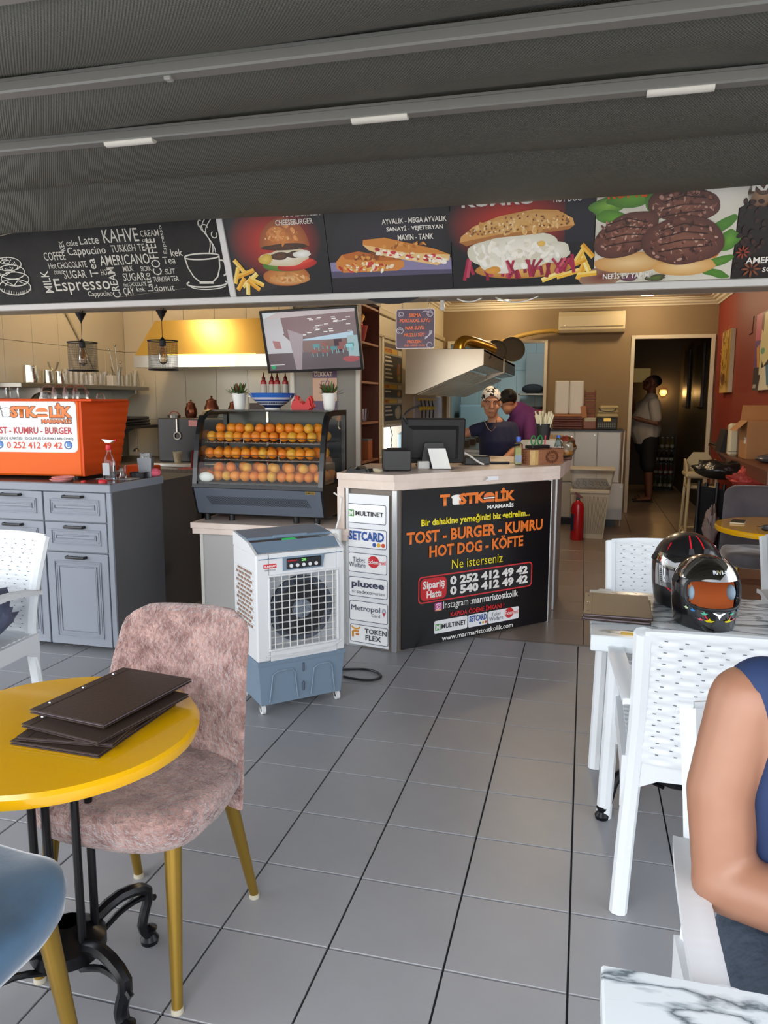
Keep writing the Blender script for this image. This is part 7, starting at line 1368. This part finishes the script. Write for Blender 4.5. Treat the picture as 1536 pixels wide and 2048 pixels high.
# ------------------------------------------------------------------ helmets
def helmet(lab, loc, rz, s, shell, liner, up, kind):
    t = thing('helmet', lab, 'helmet', loc, rz)
    def S(th, ph, k=1.0):    # ph: 0 = front (-y); th from top
        x = .118*sin(th)*sin(ph); y = -.138*sin(th)*cos(ph); z = .135+.128*cos(th)
        if th > pi/2: q = (th-pi/2)/(pi/2); z = .135-.135*min(1, q*2.0); f = 1-.12*(q*2)**2; x = .118*sin(ph)*f; y = -.138*cos(ph)*f-(.02*q*2 if cos(ph) > .3 else 0)*cos(ph)
        return Vector((x*k, y*k, .13+(z-.13)*k))*s
    def port(th, ph, g_=0): a = (ph+pi) % (2*pi)-pi; return ((a/(1.02+g_))**4+((th-1.5)/(.36+g_))**4) < 1
    g = G(); nu, nv = 96, 60; T0 = pi*.75
    for j in range(nv):
        for i in range(nu):
            th = .02+(T0-.02)*(j+.5)/nv; ph = 2*pi*(i+.5)/nu
            if port(th, ph): continue
            q = [S(.02+(T0-.02)*(j+b)/nv, 2*pi*(i+a)/nu) for a, b in ((0, 0), (1, 0), (1, 1), (0, 1))]; g.add(q, [(0, 3, 2, 1)])
    me = g.build('shell', shell, t, smooth=60); bm = bmesh.new(); bm.from_mesh(me.data); bmesh.ops.remove_doubles(bm, verts=bm.verts, dist=.0004); bmesh.ops.recalc_face_normals(bm, faces=bm.faces); bm.to_mesh(me.data); bm.free(); me.data.shade_smooth(); md = me.modifiers.new('wall', 'SOLIDIFY'); md.thickness = .012*s; md.offset = -1
    g = G()
    g.grid(lambda u, v: S(.03+(T0-.05)*v, pi*.30+2*pi*.70*u, .86), 48, 30); g.build('lining', liner, t, smooth=60)
    # port gasket
    pts = []
    for k in range(48):
        a = 2*pi*k/48; c_, s_ = cos(a), sin(a); r_ = (abs(c_)**4+abs(s_)**4)**-.25; pts.append(S(1.5+.37*r_*s_, 1.03*r_*c_, 1.005))
    G().tube(pts, .006*s, 8, closed=True).build('port_gasket', m_bp2, t)
    if kind == 'kids':
        for sgn in (-1, 1): G().sphere(S(1.6, sgn*1.02, .76), (.012*s, .03*s, .03*s), 12, 8).build('cheek_pad', M('grey_pad', '8aa0b0', .8), t)
    v0, v1 = (1.12, 1.9) if not up else (.52, 1.18)
    g = G(); g.grid(lambda u, v: S(v0+(v1-v0)*v, -1.35+2.7*u, 1.05+(.09*(1-v) if up else 0)*cos(-1.35+2.7*u)), 40, 12); g.build('visor', MG('visor_clear' if up else 'visor_smoke', 'd9d2b4' if up else '8a8e92', .12), t, smooth=60)
    for sgn in (-1, 1): c = S(1.25, sgn*1.5, 1.03); G().cyl(c*.985, c*1.03+Vector((0, 0, -.004)), .018*s, n=16).build('visor_hinge', m_bp2, t)
    return t, S
t, S = helmet('large black motorcycle helmet with red stripes on the marble table', (.366, 2.82, .6905), R(12), .96, M('carbon_black', '141416', .3, coat=.6, var=(220, .4)), M('black_lining', '141416', .9), False, 'full'); s = .96
m_rs = M('stripe_red', 'd0202c', .3)
for a in (-.28, .28):
    g = G(); g.grid(lambda u, v, a=a: S(.35+.62*v, a*(1-.15*v)-.055*(1-.6*v)+.11*u*(1-.6*v), 1.008), 2, 8); g.build('red_stripe', m_rs, t)
for a in (-.95, .95):
    for k in range(2):
        g = G(); g.grid(lambda u, v, a=a, k=k: S(1.92+.22*v, a*(1-.5*v)-.03+.06*u+k*.18*(1 if a < 0 else -1), 1.008), 2, 6); g.build('red_stripe', m_rs, t)
    g = G(); g.grid(lambda u, v, a=a: S(.75+.3*v, a*1.15-.04*(1-v)+.08*u*(1-v), 1.008), 2, 5); g.build('red_stripe', m_rs, t)
for a in (-.28, .28): G().prism([(-.01, 0), (.01, 0), (.007, .022), (-.007, .022)], S(1.06, a*.9, 1.0), (1, 0, 0), (0, .35, .93), (0, -.006, .003)).build('air_vent', m_bp2, t, smooth=0)
t, S = helmet('small black helmet with star stickers and raised visor', (.393, 2.57, .6905), R(14), .84, M('gloss_black_shell', '0f0f12', .2, coat=.7), M('orange_lining', 'e88444', .85), True, 'kids')
def star(th, ph, r_, hx):
    c = S(th, ph, 1.012); n_ = (S(th, ph, 1.05)-S(th, ph, 1.0)).normalized(); e1 = (S(th, ph+.02)-S(th, ph-.02)).normalized(); e2 = n_.cross(e1)
    pts = [c+e1*((r_ if k % 2 == 0 else r_*.45)*sin(pi*k/5))+e2*((r_ if k % 2 == 0 else r_*.45)*cos(pi*k/5)) for k in range(10)]
    G().add(pts, [tuple(range(10))]).build('star_sticker', M('sticker_'+hx, hx, .4), t, smooth=0)
for sg in (-1, 1):
    for th, ph, r_, hx in ((1.97, .45, .012, '5cc0a0'), (2.12, .3, .016, 'e8d820'), (2.1, .55, .011, 'e86a80'), (1.93, .78, .011, '3a8ad0'), (1.9, .98, .01, 'c8d8b0')): star(th, sg*ph, r_, hx)
    g = G(); g.grid(lambda u, v: S(1.99+.1*v, sg*(.44-.1*v)-.02+.04*u, 1.01), 2, 4); g.build('comet_tail', m_rs, t)
c = [S(1.93, -.2, 1.012), S(1.93, .2, 1.012), S(1.99, .06, 1.012), S(2.07, 0, 1.014), S(1.99, -.06, 1.012)]; G().add(c, [(0, 4, 3, 2, 1)]).build('chin_badge', m_chrome, t, smooth=0)
fr = Frame(S(1.0, -.28, 1.03), (S(1.0, .28)-S(1.0, -.28)), (S(.9, 0)-S(1.05, 0))); text('RIVI-S', fr, [.005, 0, .05, .014], M('silver_ink', 'c8ccd0', .3), t, bold=.05, z=.009)
G().tube([S(2.25, -.5), S(2.3, -.35, 1.06), S(2.3, -.15, 1.1)], .007, 8).build('chin_strap', m_bp2, t)
# ------------------------------------------------------------------ people
m_sk = M('skin_tan', 'bc8464', .5, var=(9, .06)); m_sk2 = M('skin_warm', '986c55', .45, var=(7, .07)); m_sk3 = M('skin_deep', '7c4e3a', .5, var=(8, .06))
def limb(g, pts, rad, flat=None, n=14):
    """rounded tapering limb through the joints (closed volume)"""
    P = [Vector(p) for p in pts]; Rr = [r_ if isinstance(r_, tuple) else (r_, r_) for r_ in rad]
    d0 = (P[0]-P[1]).normalized(); d1 = (P[-1]-P[-2]).normalized(); q = []; rr = []
    for k in (.98, .75, .4): q.append(P[0]+d0*min(Rr[0])*k); rr.append(tuple(x*math.sqrt(1-k*k) for x in Rr[0]))
    q += P; rr += Rr
    for k in (.4, .75, .98): q.append(P[-1]+d1*min(Rr[-1])*k); rr.append(tuple(x*math.sqrt(1-k*k) for x in Rr[-1]))
    g.tube(q, rr, n, flat=flat)
def remeshed(g, name, mat, parent, vox=.008, it=6, label=None):
    me = bpy.data.meshes.new('tmp'); me.from_pydata(g.v, [], g.f); ob = bpy.data.objects.new('tmp', me); COL.objects.link(ob)
    md = ob.modifiers.new('r', 'REMESH'); md.mode = 'VOXEL'; md.voxel_size = vox; md = ob.modifiers.new('s', 'SMOOTH'); md.factor = .5; md.iterations = it
    dg = bpy.context.evaluated_depsgraph_get(); m2 = bpy.data.meshes.new_from_object(ob.evaluated_get(dg)); bpy.data.objects.remove(ob)
    m2.name = name; m2.materials.clear(); m2.materials.append(mat); m2.shade_smooth(); o = bpy.data.objects.new(name, m2); COL.objects.link(o); o.parent = parent
    if label: o['label'] = label
    return o
def hand(g, w, d, n, curl=.5, s=1.0, flip=1):
    """palm and five fingers; w wrist, d direction, n back-of-hand normal"""
    w = Vector(w); d = Vector(d).normalized(); n = (Vector(n)-d*Vector(n).dot(d)).normalized(); r_ = d.cross(n)*flip
    limb(g, [w, w+d*.04*s, w+d*.085*s], [(.03*s, .018*s), (.038*s, .017*s), (.038*s, .013*s)], flat=r_)
    for k, L_ in enumerate((.068, .078, .072, .056)):
        b = w+d*.088*s+r_*(.03-.02*k)*s; p = [b]; a = 0
        for q in range(3): a += curl*.6; p.append(p[-1]+(d*cos(a)-n*sin(a))*L_*s/3*1.15)
        limb(g, p, [.0092*s, .0088*s, .0082*s, .0072*s], n=8)
    b = w+d*.03*s+r_*.032*s; limb(g, [b, b+(d*.6+r_*.7)*.035*s, b+(d*.6+r_*.7)*.035*s+(d*.9+r_*.2-n*.3)*.03*s], [.0125*s, .011*s, .009*s], n=8)
def head(g, c, f, s=1.0):
    """head volume centred at c looking along f"""
    c = Vector(c); f = Vector(f).normalized(); r_ = f.cross(Vector((0, 0, 1))).normalized(); u = r_.cross(f); M3 = Matrix((r_, f, u)).transposed()
    B = lambda x, y, z: c+M3 @ Vector((x*s, y*s, z*s))
    def E(p, r3, n=18): g.sphere(B(*p), tuple(q*s for q in r3), n, 12, M=M3)
    E((0, -.012, .03), (.074, .092, .086)); E((0, .025, -.035), (.06, .062, .075)); E((0, .05, -.085), (.034, .032, .026)); E((0, .07, .035), (.055, .02, .02))
    limb(g, [B(0, .085, .015), B(0, .104, -.022)], [.009*s, .0155*s], n=10); E((-.012, .094, -.027), (.009, .011, .008)); E((.012, .094, -.027), (.009, .011, .008))
    E((0, .083, -.056), (.024, .011, .0065)); E((0, .081, -.066), (.02, .011, .0075))
    for q in (-1, 1): E((q*.076, -.01, -.0), (.009, .018, .032)); E((q*.042, .055, -.025), (.024, .022, .022)); E((q*.03, .078, .028), (.02, .01, .008))
    return B, M3
def face_parts(t, B, M3, s, brow='2a1c16', frown=0):
    for q, nm in ((-1, 'eye'), (1, 'eye')):
        e = G(); e.sphere(B(q*.031, .0765, .007), (.0115*s, .008*s, .006*s), 12, 8); o = e.build(nm, M('eye_white', 'd8d0c8', .2), t); G().sphere(B(q*.031, .0825, .007), .0052*s, 10, 8).build('iris', M('iris_dark', '20140e', .15), o)
        G().tube([B(q*.052, .075, .028+.002*(1-frown)), B(q*.033, .086, .034), B(q*.013, .09, .03-.006*frown)], [(.004*s, .003*s)]*3, 6).build('eyebrow', M('brow_'+brow, brow, .8), t)
    G().tube([B(-.024, .085, -.062), B(0, .0955, -.0605), B(.024, .085, -.062)], [(.004*s, .0025*s)]*3, 6).build('lips', M('lip_tone', '8c4a40', .45), t)
def flare(pts, rad, d): return [(r_[0]+d, r_[1]+d) if isinstance(r_, tuple) else r_+d for r_ in rad]
# --- the cook in navy
t = thing('person', 'person in navy t-shirt and black and white spotted headscarf behind the counter', 'person', (-.74, 6.72, 0)); O = Vector((-.74, 6.72, 0)); g = G()
V3 = lambda x, y, z: Vector((x, y, z))
tor = [V3(0, .02, .72), V3(0, .0, .9), V3(0, -.01, 1.05), V3(-.01, -.01, 1.17), V3(-.015, -.01, 1.21)]; torr = [(.145, .12), (.135, .12), (.14, .125), (.13, .095), (.075, .06)]
limb(g, tor, torr, flat=(1, .1, 0)); limb(g, [V3(-.02, -.01, 1.19), V3(-.04, -.03, 1.3)], [.05, .046])
ra = [V3(-.125, -.01, 1.165), V3(-.29, -.04, 1.115), V3(-.5, -.08, 1.13)]; la = [V3(.125, .0, 1.165), V3(.165, -.04, .98), V3(.09, -.22, .905)]
limb(g, ra, [.046, .038, .028]); limb(g, la, [.05, .043, .031]); hand(g, ra[-1], (-1, -.3, -.05), (0, 0, 1), .4, .95); hand(g, la[-1], (-.5, -.8, -.1), (0, 0, 1), .4, .95, -1)
for q in (-1, 1): limb(g, [V3(q*.085, .02, .72), V3(q*.085, .03, .42), V3(q*.09, .06, .08)], [.088, .06, .042]); limb(g, [V3(q*.09, .07, .035), V3(q*.1, -.09, .03)], [.035, .03])
B, M3 = head(g, V3(-.05, -.05, 1.375), (.2, -1, -.06), 1.03)
remeshed(g, 'body', m_sk, t, .0065, 3)
m_nvy = M('navy_cotton', '1f2340', .85, bump=(9, .35), bumps=.02); g = G(); limb(g, tor[:-2]+[V3(-.01, -.005, 1.165), V3(-.015, .012, 1.2)], flare(tor, torr, .013), flat=(1, .1, 0)); limb(g, [ra[0]+V3(.01, 0, .005), V3(0, .01, 1.185), la[0]+V3(-.01, 0, .005)], [.055, .05, .057]); limb(g, [ra[0], ra[0].lerp(ra[1], .45)], [.058, .056]); limb(g, [la[0], la[0].lerp(la[1], .65)], [.062, .06]); remeshed(g, 'tshirt', m_nvy, t, .01, 5)
g = G()
for q in (-1, 1): limb(g, [V3(q*.085, .02, .72), V3(q*.085, .03, .42), V3(q*.09, .06, .1)], [.1, .075, .06])
remeshed(g, 'trousers', M('black_cotton', '18181c', .85), t, .012, 4)
face_parts(t, B, M3, .97, frown=1)
def spots(name, c1, c2, sc):
    m = M(name, c1, .8); nt = m.node_tree; b = nt.nodes['Principled BSDF']; tc = nt.nodes.new('ShaderNodeTexCoord'); v = nt.nodes.new('ShaderNodeTexNoise'); v.inputs['Scale'].default_value = sc; v.inputs['Detail'].default_value = 1; r = nt.nodes.new('ShaderNodeValToRGB'); r.color_ramp.interpolation = 'CONSTANT'; e = r.color_ramp.elements; e[0].color = (*lin(c1), 1); e[1].position = .54; e[1].color = (*lin(c2), 1)
    nt.links.new(tc.outputs['Object'], v.inputs['Vector']); nt.links.new(v.outputs['Fac'], r.inputs['Fac']); nt.links.new(r.outputs['Color'], b.inputs['Base Color']); return m
g = G(); g.sphere(B(0, -.012, .062), (.086, .103, .083), 20, 14, M=M3); g.sphere(B(0, -.075, .09), (.06, .055, .06), 14, 10, M=M3); g.sphere(B(0, -.1, .02), (.035, .035, .05), 12, 8, M=M3); sc = remeshed(g, 'headscarf', spots('cow_print', 'e8e4de', '121214', 26), t, .006, 3)
bm = bmesh.new(); bm.from_mesh(sc.data); cut = B(0, .06, .045); nn = M3 @ Vector((0, -.75, .66)); bmesh.ops.bisect_plane(bm, geom=bm.verts[:]+bm.edges[:]+bm.faces[:], plane_co=cut, plane_no=nn, clear_inner=True); bm.to_mesh(sc.data); bm.free()
G().tube(smoothp([B(-.05, .03, -.13), B(-.03, .09, -.19), B(.0, .115, -.215), B(.03, .09, -.19), B(.055, .03, -.13)], 3), .003, 6).build('necklace', m_chrome, t)
# --- kitchen hand in purple, bending
t = thing('person', 'person in purple top bending behind the cook', 'person', (-.5, 7.75, 0)); g = G()
tor = [V3(.08, .05, .8), V3(.06, .0, .95), V3(0, -.05, 1.1), V3(-.09, -.1, 1.25), V3(-.13, -.12, 1.3)]; torr = [(.15, .13), (.15, .13), (.16, .13), (.14, .1), (.09, .08)]
limb(g, tor, torr, flat=(.6, .8, 0)); limb(g, [tor[-1], V3(-.19, -.16, 1.36)], [.05, .05])
a1 = [V3(-.02, -.18, 1.22), V3(.0, -.3, 1.02), V3(-.12, -.4, .95)]; a2 = [V3(-.18, .05, 1.22), V3(-.3, .1, 1.05), V3(-.4, 0, .95)]
for a in (a1, a2): limb(g, a, [.05, .04, .03]); hand(g, a[-1], a[-1]-a[-2], (0, 0, 1), .5, .9)
for q in (-1, 1): limb(g, [V3(.08+q*.06, .05+q*.05, .78), V3(.08+q*.06, .05+q*.06, .42), V3(.1+q*.06, .1+q*.06, .06)], [.09, .06, .045]); limb(g, [V3(.1+q*.06, .1+q*.06, .035), V3(-.04+q*.06, .02+q*.06, .03)], [.035, .03])
B, M3 = head(g, V3(-.23, -.2, 1.39), (-.35, .9, -.45), .95); remeshed(g, 'body', m_sk, t, .008, 3)
g = G(); limb(g, tor, flare(tor, torr, .016), flat=(.6, .8, 0)); limb(g, a1[:2], [.064, .056]); limb(g, a2[:2], [.064, .056]); remeshed(g, 'purple_top', M('purple_cotton', '5c2460', .85, bump=(9, .3), bumps=.02), t, .011, 5)
g = G()
for q in (-1, 1): limb(g, [V3(.08+q*.06, .05+q*.05, .78), V3(.08+q*.06, .05+q*.06, .42), V3(.1+q*.06, .1+q*.06, .1)], [.105, .075, .06])
remeshed(g, 'trousers', M('black_cotton'), t, .012, 4); g = G(); g.sphere(B(0, -.02, .045), (.086, .1, .085), 18, 12, M=M3); g.sphere(B(0, -.1, .04), (.04, .05, .04), 12, 8, M=M3); remeshed(g, 'hair', M('dark_hair', '140f0e', .6), t, .008, 2); G().sphere(B(.08, -.02, .03), .014, 8, 6).build('hair_clip', M('pink_plastic'), t)
face_parts(t, B, M3, .95)
# --- man in the corridor
t = thing('person', 'person in white t-shirt and black shorts looking up in the doorway', 'person', (.86, 11.4, 0)); g = G()
tor = [V3(.0, 0, .84), V3(-.03, 0, 1.0), V3(-.03, 0, 1.18), V3(.02, 0, 1.38), V3(.03, 0, 1.44)]; torr = [(.17, .15), (.175, .2), (.17, .17), (.17, .12), (.09, .08)]
limb(g, tor, torr, flat=(0, 1, 0)); limb(g, [tor[-1], V3(.03, 0, 1.56)], [.062, .06])
a1 = [V3(.06, -.2, 1.38), V3(.1, -.26, 1.1), V3(-.16, -.22, 1.17)]; a2 = [V3(.0, .2, 1.38), V3(-.18, .18, 1.3), V3(-.24, .08, 1.52)]
for k, a in enumerate((a1, a2)): limb(g, a, [.06, .048, .034]); hand(g, a[-1], a[-1]-a[-2], (0, 0, 1) if k == 0 else (-1, 0, 0), .5)
for q in (-1, 1): limb(g, [V3(.02, q*.1, .84), V3(.03, q*.11, .48), V3(.06, q*.11, .1)], [.1, .062, .044]); limb(g, [V3(.07, q*.11, .045), V3(-.1, q*.13, .03)], [(.04, .03), (.045, .022)], flat=(0, 1, 0))
B, M3 = head(g, V3(.02, 0, 1.655), (-1, -.1, .45), 1.04); remeshed(g, 'body', m_sk3, t, .008, 3)
g = G(); limb(g, [V3(-.01, 0, .86)]+tor[1:], flare(tor, torr, .018), flat=(0, 1, 0)); limb(g, [a1[0], a1[0].lerp(a1[1], .7)], [.08, .075]); limb(g, [a2[0], a2[0].lerp(a2[1], .7)], [.08, .075]); remeshed(g, 'tshirt', M('white_cotton', 'b9b0a6', .85, bump=(8, .4), bumps=.02), t, .011, 5)
g = G(); limb(g, [V3(0, 0, .9), V3(0, 0, .8)], [(.185, .17), (.18, .17)], flat=(0, 1, 0))
for q in (-1, 1): limb(g, [V3(.02, q*.1, .84), V3(.03, q*.11, .5)], [.118, .1])
remeshed(g, 'shorts', M('black_cotton'), t, .012, 4); g = G(); g.sphere(B(0, -.03, .055), (.08, .095, .075), 18, 12, M=M3); remeshed(g, 'hair', M('dark_hair'), t, .008, 2); face_parts(t, B, M3, 1.04)
for q in (-1, 1): f_ = G().box((-.16, q*.115-.045, 0), (.12, q*.115+.045, .014), .006).build('flip_flop', m_bp2, t, smooth=0); G().tube([(-.03, q*.115-.045, .014), (-.08, q*.115, .07), (-.03, q*.115+.045, .014)], .006, 6).build('strap', m_bp2, f_)
# --- person in navy vest, close on the right
t = thing('person', 'person in navy sleeveless vest and dark shorts at the near right table', 'person', (.43, 1.16, 0)); g = G()
tor = [V3(.0, .06, .52), V3(0, .07, .66), V3(0, .05, .82), V3(0, .04, .95), V3(0, .04, 1.0)]; torr = [(.16, .12), (.155, .12), (.165, .115), (.16, .09), (.08, .07)]
limb(g, tor, torr, flat=(1, 0, 0)); limb(g, [tor[-1], V3(0, .0, 1.1)], [.058, .055])
a1 = [V3(-.175, .055, .94), V3(-.207, .03, .8), V3(-.2, .0, .672), V3(-.05, -.1, .69), V3(.06, -.16, .71)]; a2 = [V3(.165, .04, .955), V3(.21, .0, .7), V3(.12, -.2, .735)]
limb(g, a1[:3], [.055, .051, .045]); limb(g, a1[2:], [.048, .044, .03]); limb(g, a2, [.055, .046, .032]); hand(g, a1[-1], a1[-1]-a1[-2], (0, 0, 1), .7); hand(g, a2[-1], (-.6, -.8, 0), (0, 0, 1), .5, 1, -1)
for q in (-1, 1):
    limb(g, [V3(q*.1, .06, .51), V3(q*.115, -.33, .51)], [.085, .066]); limb(g, [V3(q*.115, -.34, .5), V3(q*.12, -.3, .1)], [.062, .044]); limb(g, [V3(q*.12, -.29, .04), V3(q*.13, -.45, .03)], [.04, .035])
B, M3 = head(g, V3(.03, -.03, 1.215), (-.1, -1, -.3), .98); remeshed(g, 'body', m_sk2, t, .0065, 6)
g = G(); limb(g, tor[:-1]+[V3(0, .045, .975)], flare(tor, [(.16, .12), (.155, .12), (.165, .115), (.135, .088), (.09, .07)], .015), flat=(1, 0, 0))
for q in (-1, 1): limb(g, [V3(q*.1, .05, .92), V3(q*.15, .06, .955)], [.07, .056])
remeshed(g, 'vest', M('navy_jersey', '1d3158', .8, bump=(7, .35), bumps=.02), t, .008, 5)
g = G(); limb(g, [V3(0, .07, .53), V3(0, .06, .56)], [(.178, .14), (.172, .135)], flat=(1, 0, 0))
for q in (-1, 1): limb(g, [V3(q*.1, .06, .515), V3(q*.115, -.31, .515)], [.105, .09])
remeshed(g, 'shorts', M('slate_denim', '3c4858', .85, bump=(11, .9), bumps=.03), t, .009, 3)
g = G(); g.sphere(B(0, -.02, .05), (.08, .1, .085), 18, 12, M=M3); g.sphere(B(0, -.07, -.02), (.07, .05, .1), 14, 10, M=M3); remeshed(g, 'hair', M('brown_hair', '2a1a12', .6), t, .009, 2); face_parts(t, B, M3, .98)
g = G()
for q in (-1, 1): g.box((q*.125-.045, -.47, 0), (q*.125+.045, -.24, .014), .006)
g.build('sandals', m_bp2, t, smooth=0)
# --- person in black at the right edge
t = thing('person', 'person in black t-shirt sitting at the far end of the marble table', 'person', (1.0, 3.18, 0)); g = G()
tor = [V3(0, .06, .52), V3(0, .07, .66), V3(0, .05, .86), V3(0, .03, 1.02), V3(0, .03, 1.07)]; torr = [(.17, .13), (.17, .13), (.18, .12), (.17, .1), (.08, .07)]
limb(g, tor, torr, flat=(1, 0, 0)); limb(g, [tor[-1], V3(0, -.01, 1.17)], [.06, .056]); a1 = [V3(-.19, .04, 1.01), V3(-.235, .03, .76), V3(-.12, -.28, .735)]; a2 = [V3(.19, .04, 1.01), V3(.24, .0, .74), V3(.1, -.28, .735)]
for a in (a1, a2): limb(g, a, [.058, .048, .034]); hand(g, a[-1], a[-1]-a[-2], (0, 0, 1), .3)
for q in (-1, 1): limb(g, [V3(q*.1, .06, .51), V3(q*.12, -.36, .52)], [.09, .07]); limb(g, [V3(q*.12, -.37, .51), V3(q*.12, -.33, .1)], [.064, .046]); limb(g, [V3(q*.12, -.32, .04), V3(q*.13, -.48, .03)], [.04, .036])
B, M3 = head(g, V3(0, -.04, 1.28), (-.2, -1, -.1), 1.0); remeshed(g, 'body', m_sk3, t, .008, 3)
g = G(); limb(g, tor[:-1]+[V3(0, .03, 1.06)], flare(tor, torr, .016), flat=(1, 0, 0))
for a in (a1, a2): limb(g, [a[0], a[0].lerp(a[1], .62)], [.076, .07])
remeshed(g, 'tshirt', M('black_jersey', '121216', .85, bump=(8, .3), bumps=.02), t, .01, 5)
g = G(); limb(g, [V3(0, .07, .53), V3(0, .06, .56)], [(.185, .15), (.18, .145)], flat=(1, 0, 0))
for q in (-1, 1): limb(g, [V3(q*.1, .06, .515), V3(q*.12, -.33, .52)], [.108, .092])
remeshed(g, 'shorts', M('black_cotton'), t, .012, 3); g = G(); g.sphere(B(0, -.03, .05), (.08, .095, .08), 18, 12, M=M3); remeshed(g, 'hair', M('dark_hair'), t, .009, 2); face_parts(t, B, M3, 1.0)
